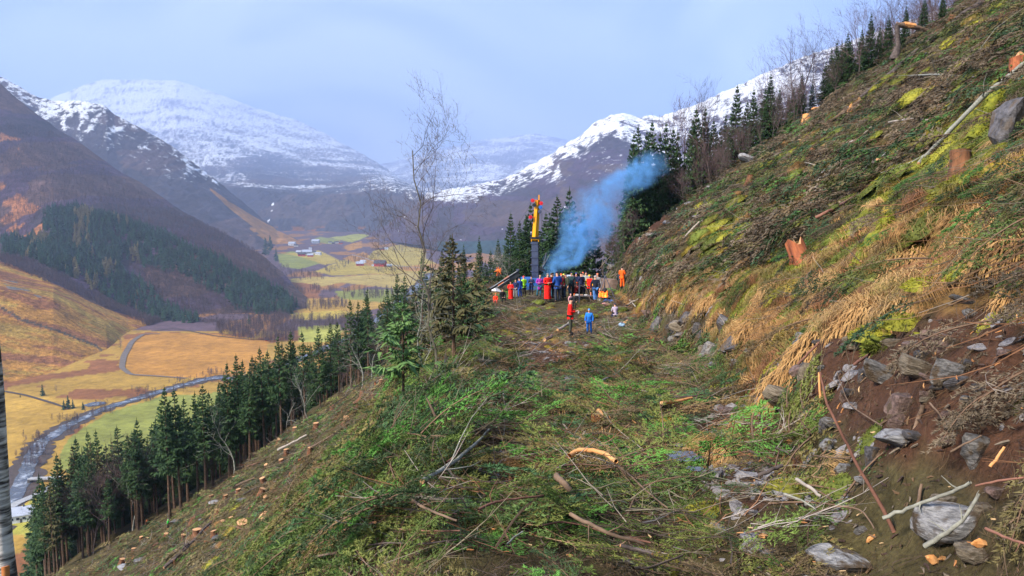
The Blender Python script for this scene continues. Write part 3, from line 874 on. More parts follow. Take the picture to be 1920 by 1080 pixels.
# --- spruces on the skyline up the hill
SKY = [(1188, 250, 70, 0), (1201, 237, 72, 2), (1223, 227, 73, 0), (1250, 230, 76, 1), (1273, 247, 78, 1), (1300, 225, 76, 0), (1312, 203, 74, 0), (1324, 202, 75, 1), (1350, 240, 80, 1), (1380, 160, 72, 1), (1417, 167, 70, 1),
       (1446, 138, 68, 1), (1436, 165, 72, 0), (1505, 138, 66, 1), (1488, 165, 68, 0), (1570, 77, 64, 1), (1589, 62, 64, 0), (1600, 75, 68, 1), (1633, 25, 62, 1), (1650, 50, 62, 1), (1618, 55, 64, 0), (1770, -20, 60, 1), (1340, 225, 74, 0), (1362, 215, 73, 1), (1402, 190, 72, 0), (1463, 165, 70, 1), (1478, 180, 69, 0), (1525, 150, 67, 1), (1548, 115, 66, 0), (1560, 92, 65, 1), (1580, 80, 66, 0), (1668, 30, 62, 0), (1700, 10, 61, 1), (1735, -5, 60, 0), (1235, 250, 74, 1), (1262, 240, 76, 0), (1212, 245, 71, 1)]
for i, (px, top, y, k) in enumerate(SKY):
    tree_at(px, top, y, 'spruce_tree', FULL[k], 12, wide=1.0 if px > 1280 else 0.85, label=f"dark pointed spruce on the hill skyline, {nth(i)} going uphill from the smoke", cat='tree', group='spruces on the hill skyline')
sk = ([1130, 1180, 1420, 1680, 1860, 1960], [520, 470, 262, 100, 0, -50])
bl = []
for i in range(150):
    px = 1150 + 800 * random.random()
    y = random.uniform(60, 84)
    bl.append((px, float(np.interp(px, *sk)) - random.uniform(5, 72) * (1.25 if px > 1680 else 1) , y))
bl += [(1495, 78, 64), (1497, 90, 66), (1615, 30, 60), (1540, 110, 66), (1345, 190, 72), (1390, 210, 72), (1285, 235, 76)]
bl.sort()
for i, (px, top, y) in enumerate(bl):
    tree_at(px, top, y, 'bare_birch', BIRCH[i % 4], 9, wide=random.uniform(.75, 1.05),
            label='bare purple-brown birch in the thicket along the hill skyline', cat='tree', group='birches in the skyline thicket')

# --- single trees on the ledge shoulder
def single(name, px, base_py, top_py, tb, cb, h0, mt, mc, wide=1.0, lean=(0, 0), y=None, rz=0.6, **kw):
    p = hit(px, base_py, 6) if y is None else None
    if p is None:
        u, _ = ray(px, base_py); p = Vector((u * y, y, float(H(u * y, y))))
    _, v = ray(px, top_py)
    h = v * p.y - p.z
    return place_tree(name, pair(name, tb, cb, mt, mc), h0, p, h, rz, wide=wide, lean=lean, **kw)
bp = [(0, 0, -.6), (-.05, 0, .8), (-.12, .1, 1.7), (-.45, 0, 2.7), (-.35, .1, 3.7), (-.75, 0, 4.6), (-.55, .1, 5.6), (-.85, 0, 6.5), (-.7, 0, 7.4), (-1.0, 0, 8.3), (-1.05, 0, 9.4)]
tb, cb = bare_mesh(611, h=7.2, spread=.62, kids=(9, 5, 5), depth=4, crook=.26, first=.30, tw=.005, r0=.0095, path=bp)
single('birch_tree', 822, 738, 282, tb, cb, 9.4, mat('mossy_birch_bark', (0.05, 0.042, 0.03), scale=5, rough=.9, col2=(0.17, 0.16, 0.12)), M_birchbark, wide=.85, rz=0.0, label='tall bare crooked birch with mossy lower trunk on the ledge shoulder', cat='tree')
tb, cb = spruce_mesh(612, h=8, base=.44, rad=1.9, whorls=15, per=5, blades=13, droop=.10, ragged=.5, dead=1.5)
single('young_spruce', 757, 792, 565, tb, cb, 8, M_trunk, M_needle_y, wide=1.35, label='young light green spruce with thin orange-brown trunk beside the crooked birch', cat='tree')
tb, cb = spruce_mesh(613, h=9, base=.28, rad=2.0, whorls=20, per=5, blades=13, droop=.2, ragged=.55, dead=1.5)
single('young_spruce', 851, 690, 445, tb, cb, 9, M_trunk, M_needle_d, wide=1.5, label='scraggy dark spruce with reddish trunk on the shoulder above the birch', cat='tree')
tb, cb = bare_mesh(614, h=7, spread=.5, kids=(6, 4, 3), depth=3, crook=.3, tw=.012)
single('bare_sapling', 800, 720, 520, tb, cb, 7, M_greybranch, M_greybranch, wide=.9, label='small twisted grey sapling just behind the crooked birch', cat='tree')
tb, cb = bare_mesh(615, h=6, spread=.4, kids=(7, 5, 4), depth=4, crook=.2, tw=.01)
single('bare_sapling', 962, 560, 470, tb, cb, 6, M_greybranch, M_greybranch, y=58, label='pale leafless tree behind the black crane boom', cat='tree')

for i, (px, by, ty, q_) in enumerate([(893, 600, 500, 'brownish scrub spruce at the edge of the ledge beside the crane boom'), (872, 640, 520, 'brownish scrub spruce under the scraggy dark spruce'), (790, 700, 600, 'low brown-green scrub spruce behind the crooked birch'), (905, 590, 525, 'smallest brownish scrub spruce on the ledge shoulder'), (832, 650, 545, 'grey-green scrub spruce between birch and scraggy spruce')]):
    tb, cb = spruce_mesh(640 + i, h=5, base=.08, rad=1.7, whorls=14, per=6, blades=14, droop=.3, ragged=.5, dead=0)
    single('scrub_spruce', px, by, ty, tb, cb, 5, M_trunk, M_needle_d if i % 2 == 0 else M_needle, wide=1.1, label=q_, cat='tree')

# --- the birch trunk at the edge of the picture, ten metres away
m_wb, nt, b, _o = nodes_of('white_birch_bark')
tcn = N(nt, 'ShaderNodeTexCoord'); mpn = N(nt, 'ShaderNodeMapping'); mpn.inputs['Scale'].default_value = (3.5, 3.5, 22)
n1 = N(nt, 'ShaderNodeTexNoise'); n1.inputs['Scale'].default_value = 1.0; n1.inputs['Detail'].default_value = 6
nt.links.new(tcn.outputs['Object'], mpn.inputs['Vector']); nt.links.new(mpn.outputs['Vector'], n1.inputs['Vector'])
n2 = N(nt, 'ShaderNodeTexNoise'); n2.inputs['Scale'].default_value = 1.6; n2.inputs['Detail'].default_value = 3; nt.links.new(tcn.outputs['Object'], n2.inputs['Vector'])
ad = N(nt, 'ShaderNodeMath'); ad.operation = 'ADD'; nt.links.new(n1.outputs['Fac'], ad.inputs[0]); nt.links.new(n2.outputs['Fac'], ad.inputs[1])
r1 = N(nt, 'ShaderNodeValToRGB'); r1.color_ramp.elements[0].position = .44; r1.color_ramp.elements[0].color = (0.035, 0.03, 0.03, 1)
r1.color_ramp.elements[1].position = .58; r1.color_ramp.elements[1].color = (0.62, 0.58, 0.54, 1)
hf = N(nt, 'ShaderNodeMath'); hf.operation = 'MULTIPLY'; hf.inputs[1].default_value = 0.5; nt.links.new(ad.outputs[0], hf.inputs[0])
nt.links.new(hf.outputs[0], r1.inputs['Fac']); nt.links.new(r1.outputs['Color'], b.inputs['Base Color']); b.inputs['Roughness'].default_value = .8
bn = N(nt, 'ShaderNodeBump'); bn.inputs['Distance'].default_value = .02; nt.links.new(n1.outputs['Fac'], bn.inputs['Height']); nt.links.new(bn.outputs['Normal'], b.inputs['Normal'])
a1, a0 = at(18, 1080, 9.0), at(-20, 700, 9.2)
dirv = (a0 - a1).normalized()
foot = a1 - dirv * 3.2
e = empty('white_birch', foot, label='white barked birch trunk with black scars at the picture edge', cat='tree')
bf = Buf(); r_ = np.random.default_rng(5)
L_ = np.linspace(0, 12, 40); bf.tube([tuple(dirv * float(t) + Vector((0.03 * math.sin(t * 1.3), 0.03 * math.cos(t), 0))) for t in L_], np.interp(L_, [0, 3, 6, 12], [.16, .125, .105, .05]), 16, jit=.04, rg=r_)
link('trunk', bf.mesh('birch_trunk', [m_wb], True), e)
tb, cb = bare_mesh(77, h=5, spread=.5, kids=(7, 4, 4), depth=4, first=.1)
o = link('crown', cb.mesh('birch_crown', [M_birchbark]), e, loc=dirv * 11.3, scale=.5)
o2 = Buf(); o2.tube([(0, 0, -.1), (0.005, -.01, 0), (0, 0, .1)], [.05, .052, .05], 12)
scar = link('peeled_scar', o2.mesh('scar', [mat('raw_wood', (0.42, 0.13, 0.035), scale=8, col2=(0.55, 0.22, 0.07))], True), e, loc=Vector(dirv * 3.28) + Vector((0.02, -0.09, 0)))

# ---------------------------------------------------------------- scatter by geometry nodes (for what nobody could count)
def scatter(name, pts, eul, scl, tint, kinds, sources, **kw):
    me = bpy.data.meshes.new(name)
    n = len(pts)
    me.vertices.add(n); me.vertices.foreach_set('co', np.asarray(pts, np.float32).ravel())
    a = me.attributes.new('eul', 'FLOAT_VECTOR', 'POINT'); a.data.foreach_set('vector', np.asarray(eul, np.float32).ravel())
    a = me.attributes.new('scl', 'FLOAT_VECTOR', 'POINT'); a.data.foreach_set('vector', np.asarray(scl, np.float32).ravel())
    t = np.ones((n, 4), np.float32); t[:, :3] = tint
    a = me.attributes.new('tint', 'FLOAT_COLOR', 'POINT'); a.data.foreach_set('color', t.ravel())
    a = me.attributes.new('kindno', 'INT', 'POINT'); a.data.foreach_set('value', np.asarray(kinds, np.int32))
    o = link(name, me)
    ng = bpy.data.node_groups.new(name + '_nodes', 'GeometryNodeTree')
    ng.interface.new_socket('Geometry', in_out='INPUT', socket_type='NodeSocketGeometry')
    ng.interface.new_socket('Geometry', in_out='OUTPUT', socket_type='NodeSocketGeometry')
    gi, go = ng.nodes.new('NodeGroupInput'), ng.nodes.new('NodeGroupOutput')
    def attr(nm, ty):
        q = ng.nodes.new('GeometryNodeInputNamedAttribute'); q.data_type = ty; q.inputs['Name'].default_value = nm; return q
    ae, as_, ak = attr('eul', 'FLOAT_VECTOR'), attr('scl', 'FLOAT_VECTOR'), attr('kindno', 'INT')
    join = ng.nodes.new('GeometryNodeJoinGeometry')
    for i, s in enumerate(sources):
        cmp_ = ng.nodes.new('FunctionNodeCompare'); cmp_.data_type = 'INT'; cmp_.operation = 'EQUAL'
        ng.links.new(ak.outputs['Attribute'], cmp_.inputs[2]); cmp_.inputs[3].default_value = i
        oi = ng.nodes.new('GeometryNodeObjectInfo'); oi.inputs['Object'].default_value = s; oi.transform_space = 'ORIGINAL'; oi.inputs['As Instance'].default_value = True
        ip = ng.nodes.new('GeometryNodeInstanceOnPoints')
        ng.links.new(gi.outputs[0], ip.inputs['Points']); ng.links.new(cmp_.outputs[0], ip.inputs['Selection'])
        ng.links.new(oi.outputs['Geometry'], ip.inputs['Instance'])
        ng.links.new(ae.outputs['Attribute'], ip.inputs['Rotation']); ng.links.new(as_.outputs['Attribute'], ip.inputs['Scale'])
        ng.links.new(ip.outputs[0], join.inputs[0])
    ng.links.new(join.outputs[0], go.inputs[0])
    md = o.modifiers.new('scatter', 'NODES'); md.node_group = ng
    return tag(o, kind='stuff', **kw)

# far trees: one mesh each (too small for parts), the first of each stands alone in the valley
def far_spruce(seed, mc):
    r = np.random.default_rng(seed); b = Buf()
    b.tube([(0, 0, -1), (0, 0, 1)], [.09, .01], 4)
    n = 150
    t = r.uniform(0, 1, n) ** 1.1; az = r.uniform(0, 6.28, n)
    z = 0.10 + 0.88 * t; L = 0.19 * (1 - t) ** .85 + .015
    L *= r.uniform(.6, 1.15, n)
    base = np.column_stack([np.zeros(n), np.zeros(n), z]); d = np.column_stack([np.cos(az) * L, np.sin(az) * L, -L * r.uniform(.1, .8, n)])
    w = np.column_stack([-np.sin(az), np.cos(az), r.normal(0, .4, n)]) * (0.02 + L * .28)[:, None]
    b.blades(base + w * 0 + d, -d, w)
    b.blades([[0, 0, .9]], [[0, 0, .14]], [[.012, 0, 0]])
    return b.mesh('distant_spruce', [mc])
def far_birch(seed, mc):
    r = np.random.default_rng(seed); b = Buf()
    b.tube([(0, 0, -.3), (0, 0, .9)], [.012, .003], 3)
    n = 110
    t = r.uniform(0.15, .9, n); az = r.uniform(0, 6.28, n); L = r.uniform(.12, .34, n) * (1.1 - t * .6)
    base = np.column_stack([np.cos(az) * .07 * r.uniform(0, 1, n), np.sin(az) * .07, t])
    d = np.column_stack([np.cos(az) * L, np.sin(az) * L, L * r.uniform(.2, 1.3, n)])
    b.blades(base, d, np.column_stack([-np.sin(az), np.cos(az), np.zeros(n)]) * .0075)
    return b.mesh('distant_birch', [mc])
M_fs = mat('distant_spruce_needles', (0.012, 0.045, 0.03), scale=.8, col2=(0.028, 0.075, 0.035), rough=.8, inst='tint')
M_fs0 = mat('lone_spruce_needles', (0.012, 0.045, 0.03), scale=.8, col2=(0.028, 0.075, 0.035), rough=.8)
M_fb = mat('distant_twigs', (0.062, 0.040, 0.047), scale=.8, col2=(0.11, 0.075, 0.078), rough=.9, inst='tint')
# colours that instancer tint multiplies need a value when a tree stands alone: those use the lone materials
def lone_copy(me, m_):
    c = me.copy(); c.materials.clear(); c.materials.append(m_); return c
fs = [far_spruce(i, M_fs) for i in range(3)]; fb = [far_birch(i, M_fb) for i in range(3)]
LONE = [(80, 742, 20), (120, 768, 17), (128, 765, 22), (137, 766, 16), (156, 768, 14), (38, 745, 5), (467, 608, 17), (450, 614, 12), (556, 578, 20), (548, 579, 14), (507, 470, 26), (498, 478, 30), (518, 490, 22)]
lab = ['lone spruce in the orange meadow beyond the river', 'low spruce at the near end of the clump by the river', 'tallest spruce of the clump by the river', 'broad spruce at the far side of the river clump',
       'round dark spruce beside the riverside pool', 'tiny dark bush spruce by the meadow ditch', 'dark spruce alone in the purple birch wood', 'small spruce at the foot of the birch wood',
       'dark spruce at the tip of the wooded spur', 'shorter spruce beside the wooded spur tip', 'tall spruce in the clump below the scree by the farm', 'broadest spruce in the clump above the green farm field', 'low spruce at the bottom of the farm clump']
src_s, src_b = [], []
for i, ((px, py, hh), l_) in enumerate(zip(LONE, lab)):
    p = floor_at(px, py)
    hm = hh * p.y / F * 1.15
    o = link('spruce_tree', lone_copy(fs[i % 3], M_fs0), loc=p, scale=(hm * 1.1, hm * 1.1, hm))
    tag(o, l_, 'tree', 'scattered spruces in the valley')
for i, m_ in enumerate(fs):
    pass
M_fb0 = mat('lone_twigs', (0.085, 0.055, 0.062), scale=.8, col2=(0.14, 0.10, 0.10), rough=.9)
for i, (px, py, hh) in enumerate([(226, 650, 18), (5, 712, 24), (105, 735, 12)]):
    p = floor_at(px, py) if py > 700 else floor_at(px, 655)
    hm = hh * p.y / F * 1.3
    o = link('bare_tree', lone_copy(fb[i % 3], M_fb0), loc=p, scale=(hm * 1.2, hm * 1.2, hm))
    tag(o, ['round bare tree beside the gravel track bend', 'bare reddish bush tree at the meadow edge', 'low bare thorn in the meadow by the ditch'][i], 'tree')

# the scatter sources are ordinary trees too: one of each stands in the wood
AX, AY, AZ = A_pts[2], A_pts[3], A_pts[4]
APX, APY = A_pts[0], A_pts[1]
def on_A(n, polys, seed):
    """random points of the valley side whose place in the photograph lies in the polygons"""
    r = np.random.default_rng(seed)
    out = []
    nr, nc = AX.shape
    area = (np.linalg.norm(np.stack([AX[1:, :-1] - AX[:-1, :-1], AY[1:, :-1] - AY[:-1, :-1], AZ[1:, :-1] - AZ[:-1, :-1]], -1), axis=-1) *
            np.linalg.norm(np.stack([AX[:-1, 1:] - AX[:-1, :-1], AY[:-1, 1:] - AY[:-1, :-1], AZ[:-1, 1:] - AZ[:-1, :-1]], -1), axis=-1))
    cx, cy = (APX[:-1, :-1] + APX[1:, 1:]) / 2, (APY[:-1, :-1] + APY[1:, 1:]) / 2
    j = fbm(cx / 14, cy / 10, 2, seed) * 16
    ok = np.zeros(cx.shape, bool)
    for p in polys: ok |= inpoly(cx + j, cy + j, p)
    w = (area * ok).ravel(); w = w / w.sum()
    k = r.choice(len(w), n, p=w)
    i, q = k // (nc - 1), k % (nc - 1)
    a, b = r.uniform(0, 1, n), r.uniform(0, 1, n)
    def bil(G): return (G[i, q] * (1 - a) + G[i + 1, q] * a) * (1 - b) + (G[i, q + 1] * (1 - a) + G[i + 1, q + 1] * a) * b
    return np.column_stack([bil(AX), bil(AY), bil(AZ)])
CON = [[(80, 402), (145, 386), (200, 405), (300, 440), (400, 484), (480, 525), (548, 562), (545, 590), (495, 592), (440, 580), (420, 560), (395, 545), (330, 512), (280, 500), (235, 488), (205, 500), (150, 470), (80, 430)],
       [(5, 455), (60, 448), (100, 440), (200, 480), (250, 520), (300, 560), (370, 600), (378, 618), (330, 612), (280, 596), (200, 560), (150, 530), (60, 490), (5, 478)]]
BIR = [[(235, 490), (330, 510), (400, 545), (440, 580), (500, 590), (545, 592), (560, 640), (500, 645), (400, 636), (375, 610), (300, 560)],
       [(-300, 470), (0, 470), (60, 490), (200, 560), (320, 612), (300, 620), (200, 580), (100, 535), (0, 492), (-300, 500)]]
BIR2 = [[(-300, 300), (0, 230), (100, 250), (200, 320), (300, 380), (400, 430), (480, 470), (560, 560), (400, 480), (300, 430), (200, 398), (140, 380), (80, 395), (60, 440), (0, 450), (-300, 450)]]
S_obj = []
sp_sites = on_A(3, CON, 1)
for i in range(3):
    o = link('spruce_tree', fs[i], loc=sp_sites[i], scale=(17, 17, 17)); o['tint'] = (1.0, 1.0, 1.0); tag(o, 'dark spruce in the plantation across the valley', 'tree', 'spruces across the valley'); S_obj.append(o)
B_obj = []
bi_sites = on_A(3, BIR, 2)
for i in range(3):
    o = link('bare_tree', fb[i], loc=bi_sites[i], scale=(9, 9, 9)); o['tint'] = (1.0, 1.0, 1.0); tag(o, 'purple-brown bare birch in the wood across the valley', 'tree', 'birches across the valley'); B_obj.append(o)

pts = on_A(2600, CON, 21); n = len(pts)
hs = rng.uniform(10, 19, n)
wd = hs * rng.uniform(0.9, 1.5, n)
tints = np.ones((n, 3)) * rng.uniform(.65, 1.5, (n, 1)) * np.array([1, 1, 1])
ppx, ppy = proj(pts[:, 0], pts[:, 1], pts[:, 2])
lar = (fbm(ppx / 18, ppy / 30, 2, 88) > 0.17) & (ppx < 260) & (ppx > 30)
tints[lar] = np.array([9.0, 2.6, 2.2]) * rng.uniform(.7, 1.1, (lar.sum(), 1))
scatter('conifer_forest', pts, np.column_stack([np.zeros(n), np.zeros(n), rng.uniform(0, 6.28, n)]), np.column_stack([wd, wd, hs]), tints, rng.integers(0, 3, n), S_obj,
        label='dark green spruce plantation with brown larches on the valley side', cat='forest')
pa, pb_, = on_A(5200, BIR, 22), on_A(9000, BIR2, 23)
# birch belts on the valley floor
def on_floor(n, polys, seed, vr=(0, 0)):
    r = np.random.default_rng(seed); out = []
    allp = np.array([q for p in polys for q in p])
    while len(out) < n:
        px = r.uniform(allp[:, 0].min(), allp[:, 0].max(), 4000); py = r.uniform(allp[:, 1].min(), allp[:, 1].max(), 4000)
        ok = np.zeros(4000, bool)
        for p in polys: ok |= inpoly(px + r.normal(0, 2, 4000), py + r.normal(0, .8, 4000), p)
        for a, b in zip(px[ok], py[ok]):
            u, v = ray(a, b); y = ZF / v
            for _ in range(8): y = .5 * y + .5 * float(floor_z(u * y, y)) / v
            if y < 5000: out.append((u * y, y, float(floor_z(u * y, y))))
            if len(out) >= n: break
    return np.array(out)
BELT = [[(640, 560), (650, 548), (700, 545), (760, 548), (765, 556), (700, 562)], [(520, 496), (560, 508), (600, 516), (610, 524), (560, 530), (520, 510)], [(600, 505), (660, 484), (700, 474), (712, 480), (660, 498), (615, 514)],
        [(700, 470), (740, 458), (790, 452), (800, 460), (740, 474)], [(700, 508), (830, 500), (830, 504), (710, 513)], [(545, 598), (640, 602), (700, 592), (700, 604), (600, 620), (545, 620)],
        [(540, 574), (600, 566), (650, 566), (650, 578), (580, 584)], [(400, 612), (540, 592), (555, 640), (500, 642), (410, 630)], [(540, 548), (600, 540), (640, 546), (600, 552)], [(740, 555), (820, 548), (820, 556), (760, 562)]]
pc = on_floor(1500, BELT, 5)
RB = []
for a, b, w in river_pts[2:12]:
    for _ in range(34):
        t = random.random(); RB.append((a + random.gauss(0, 14), b + random.choice([-7, -5, 6, 8]) * (1 if a > 150 else 1.3) + random.gauss(0, 2)))
pd = np.array([tuple(floor_at(a, b)) for a, b in RB])
pts = np.concatenate([pa, pb_, pc, pd]); n = len(pts)
hs = np.concatenate([rng.uniform(4, 8, len(pa)), rng.uniform(5, 9.5, len(pb_)), rng.uniform(6, 13, len(pc)), rng.uniform(3, 6, len(pd))])
tints = np.ones((n, 3)) * rng.uniform(.7, 1.35, (n, 1))
scatter('birch_wood', pts, np.column_stack([np.zeros(n), np.zeros(n), rng.uniform(0, 6.28, n)]), np.column_stack([hs, hs, hs]) * 1.1, tints, rng.integers(0, 3, n), B_obj,
        label='purple-brown leafless birch wood and hedgerows across the valley', cat='forest')
KEEP = [(0.0, 0.0, 0.2)]      # x, y, radius kept free of boughs
# ---------------------------------------------------------------- slash, brushwood, moss, grass: the cover of the clear-felled ground
def nmat(name, c1, c2, rough=.75, scale=3): return mat(name, c1, scale=scale, rough=rough, col2=c2, inst='tint')
M_bough = nmat('cut_spruce_needles', (0.55, 0.55, 0.55), (1.25, 1.25, 1.25))
M_bstem = mat('bough_stem', (0.09, 0.055, 0.035), col2=(0.16, 0.10, 0.065), scale=4)
M_stick = nmat('dead_twigs', (0.6, 0.6, 0.6), (1.3, 1.3, 1.3))
M_straw = nmat('dry_grass_blades', (0.6, 0.6, 0.6), (1.3, 1.3, 1.3), scale=8)
M_moss = nmat('moss_fuzz', (0.55, 0.6, 0.5), (1.3, 1.25, 1.3), scale=9)
M_chip = nmat('wood_chip', (0.8, 0.8, 0.8), (1.2, 1.2, 1.2), scale=10)
M_stone = mat('slate_stone', (0.10, 0.095, 0.10), scale=5, rough=.7, col2=(0.27, 0.26, 0.28), bump=.5)

def bough(seed, fine=True, L=1.0):
    r = np.random.default_rng(seed); b = Buf()
    n = 8; t = np.linspace(0, 1, n)
    bend = r.uniform(-.25, .25)
    ax = np.column_stack([t * L, bend * t ** 2 * L, 0.10 * np.sin(t * 3) * L + .02])
    b.tube(ax, np.interp(t, [0, 1], [.011, .003]) * L, 4, 1)
    K = 22 if fine else 12
    for k in range(K):
        u = 0.08 + 0.92 * (k + r.uniform(0, 1)) / K
        p = np.array([np.interp(u, t, ax[:, q]) for q in range(3)])
        s = 1 if k % 2 else -1
        ang = s * r.uniform(.5, 1.0)
        l = L * (0.42 * (1 - u) ** .7 + .10) * r.uniform(.7, 1.2)
        d = np.array([math.cos(ang), math.sin(ang), r.uniform(-.25, .25)])
        m = 5; w = np.linspace(0, 1, m)
        tw = p + d * (w[:, None] * l); tw[:, 2] -= 0.22 * l * w ** 2; tw[:, 1] += s * -0.1 * l * w ** 2
        if fine:
            b.blades([p], [tw[-1] - p], [[.003, .003, 0]], 1)
            q = int(10 + 34 * l)
            v = r.uniform(0.05, 1, q); bp_ = np.stack([np.interp(v, w, tw[:, c]) for c in range(3)], 1)
            side = np.where(np.arange(q) % 2, 1, -1)
            nd = d * .8 + np.cross(d, [0, 0, 1])[None] * (side * r.uniform(.5, 1.0, q))[:, None]; nd[:, 2] += r.uniform(-.3, .5, q)
            nl = r.uniform(.03, .055, q) * (L ** .5)
            nd = unit(nd) * nl[:, None]
            wv = unit(np.cross(nd, r.normal(0, 1, (q, 3)))) * .0058
            b.blades(bp_, nd, wv, 0)
            # side sprigs
            for z in range(3):
                v0 = r.uniform(.2, .9); q0 = np.array([np.interp(v0, w, tw[:, c]) for c in range(3)])
                sd = unit(d + np.cross(d, [0, 0, 1]) * r.choice([-1, 1]) * .9); sl = l * .35
                q = 9; v = r.uniform(0, 1, q)[:, None]
                nd = sd * .8 + r.normal(0, .5, (q, 3)); nd = unit(nd) * .04
                b.blades(q0 + sd * sl * v, nd, unit(np.cross(nd, r.normal(0, 1, (q, 3)))) * .006, 0)
        else:
            q = 5; v = np.linspace(0.1, .9, q); bp_ = np.stack([np.interp(v, w, tw[:, c]) for c in range(3)], 1)
            side = np.where(np.arange(q) % 2, 1, -1)
            nd = d + np.cross(d, [0, 0, 1])[None] * side[:, None] * .7; nd[:, 2] += r.uniform(-.3, .4, q)
            b.blades(bp_, unit(nd) * .11 * L, unit(np.cross(nd, r.normal(0, .6, (q, 3)) + [0, 0, 1])) * .022 * L, 0)
            b.blades([p], [tw[-1] - p], [[0, 0, .015 * L]], 0)
    return b
def twigs(seed, k=7, L=1.0, th=.008):
    r = np.random.default_rng(seed); b = Buf()
    for _ in range(k):
        p = r.normal(0, .25, 3) * [1, 1, .15]; d = unit(np.array([r.normal(1, .5), r.normal(0, .6), r.normal(0.05, .15)])); l = L * r.uniform(.4, 1.2)
        pts = [p]
        for i in range(4):
            d = unit(d + r.normal(0, .14, 3)); pts.append(pts[-1] + d * l / 4)
        b.tube(pts, np.linspace(th, th * .3, 5) * r.uniform(.35, 1.15), 3, cap=False)
        for q in range(3):
            i = r.integers(1, 4); dd = unit(d + r.normal(0, .6, 3)) * l * r.uniform(.15, .4)
            b.blades([pts[i]], [dd], [[0, .003, .003]])
    return b
def tuft(seed, n=130, L=.34):
    r = np.random.default_rng(seed); b = Buf()
    for _ in range(n):
        az = r.normal(0, .55); l = L * r.uniform(.5, 1.2); s = r.uniform(.3, 1)
        p0 = np.array([r.normal(0, .05), r.normal(0, .11), 0])
        p1 = p0 + np.array([math.cos(az) * .28, math.sin(az) * .28, .45 * s]) * l
        p2 = p1 + np.array([math.cos(az) * .5, math.sin(az) * .4, -.2 * s]) * l
        p3 = p2 + np.array([math.cos(az) * .2, math.sin(az) * .15, -.65]) * l
        w = np.array([-math.sin(az), math.cos(az), 0]) * .0028
        b.add([p0 - w, p0 + w, p1 + w, p1 - w], [[0, 1, 2, 3]]); b.add([p1 - w, p1 + w, p2 + w, p2 - w], [[0, 1, 2, 3]]); b.add([p2 - w, p2 + w, p3], [[0, 1, 2]])
    return b
def cushion(seed):
    r = np.random.default_rng(seed); b = Buf()
    nu, nv = 18, 9
    th = np.linspace(0, 2 * np.pi, nu, endpoint=False); ph = np.linspace(0, np.pi / 2, nv)
    T, Pn = np.meshgrid(th, ph)
    R = 1 + .35 * fbm(np.cos(T) * 1.3 + seed * 9, np.sin(T) * 1.3 + Pn, 3, seed) + .12 * r.normal(0, 1, T.shape) * .5
    V = np.stack([np.cos(T) * np.cos(Pn) * R, np.sin(T) * np.cos(Pn) * R, np.sin(Pn) * R * .5 - .08], -1)
    i = np.arange(nv - 1)[:, None] * nu; j = np.arange(nu)[None]; k = (j + 1) % nu
    b.add(V * .2, np.stack([i + j, i + k, i + nu + k, i + nu + j], -1).reshape(-1, 4))
    n = 420; u = r.uniform(0, 6.28, n); q = np.arccos(r.uniform(0.02, 1, n)); q = np.pi / 2 - q
    nr = np.stack([np.cos(u) * np.cos(q), np.sin(u) * np.cos(q), np.sin(q) * .6], -1)
    b.blades(nr * [.2, .2, .16], (unit(nr) + r.normal(0, .4, (n, 3))) * .022, unit(np.cross(nr, r.normal(0, 1, (n, 3)))) * .007)
    return b
def rock_mesh(name, seed, m_, flat=.6, sub=3, block=.35, layers=0.0):
    """angular stone: a sphere cut by random planes"""
    r = np.random.default_rng(seed)
    import bmesh
    bm = bmesh.new(); bmesh.ops.create_icosphere(bm, subdivisions=sub, radius=1.0)
    V = np.array([v.co[:] for v in bm.verts]); 
    for _ in range(11):
        n_ = unit(r.normal(0, 1, 3)); c = r.uniform(.45, .8)
        d = V @ n_; over = np.maximum(d - c, 0); V = V - over[:, None] * n_ * (1 - .05)
    n_ = np.array([0.05, 0.02, 1]); n_ /= np.linalg.norm(n_); d = V @ n_; V -= np.maximum(d - .5, 0)[:, None] * n_ * .97
    V += 0.05 * np.stack([fbm(V[:, 0] * 3 + 5 * k, V[:, 1] * 3 + V[:, 2] * 2, 3, seed + k) for k in range(3)], -1)
    if layers: V[:, 0] += layers * (np.floor(V[:, 2] * 6) % 2) * .08; V[:, 1] += layers * (np.floor(V[:, 2] * 5) % 3) * .05
    V[:, 2] *= flat
    for v, c in zip(bm.verts, V): v.co = c
    me = bpy.data.meshes.new(name); bm.to_mesh(me); bm.free(); me.materials.append(m_)
    me.shade_smooth() if False else None
    return me

def frame_eul(x, y, tiltsd, seed, yaw=None, follow=1.0):
    """Euler angles that lay +Z along the ground normal, with a given or random heading"""
    r = np.random.default_rng(seed); e = .25
    dzx = (H(x + e, y, False) - H(x - e, y, False)) / (2 * e); dzy = (H(x, y + e, False) - H(x, y - e, False)) / (2 * e)
    nrm = unit(np.stack([-dzx * follow, -dzy * follow, np.ones_like(x)], -1) + r.normal(0, tiltsd, (len(x), 3)))
    if yaw is None: yaw = r.uniform(0, 6.283, len(x))
    hx = np.stack([np.cos(yaw), np.sin(yaw), np.zeros_like(yaw)], -1)
    X = unit(hx - nrm * (hx * nrm).sum(-1, keepdims=True)); Y = np.cross(nrm, X)
    # R = [X Y N] columns -> XYZ euler
    ry = -np.arcsin(np.clip(X[:, 2], -1, 1)); rx = np.arctan2(Y[:, 2], nrm[:, 2]); rz = np.arctan2(X[:, 1], X[:, 0])
    return np.stack([rx, ry, rz], -1), np.stack([dzx, dzy], -1)

def sample_ground(n, seed, dmin=1.6, dmax=95, pw=1.15, fov=0.98):
    r = np.random.default_rng(seed)
    # pdf over distance ~ d^(1-pw)
    a = 2 - pw
    u = r.uniform(0, 1, n); d = (dmin ** a + u * (dmax ** a - dmin ** a)) ** (1 / a)
    th = r.uniform(-fov, fov, n)
    return d * np.sin(th), d * np.cos(th), d

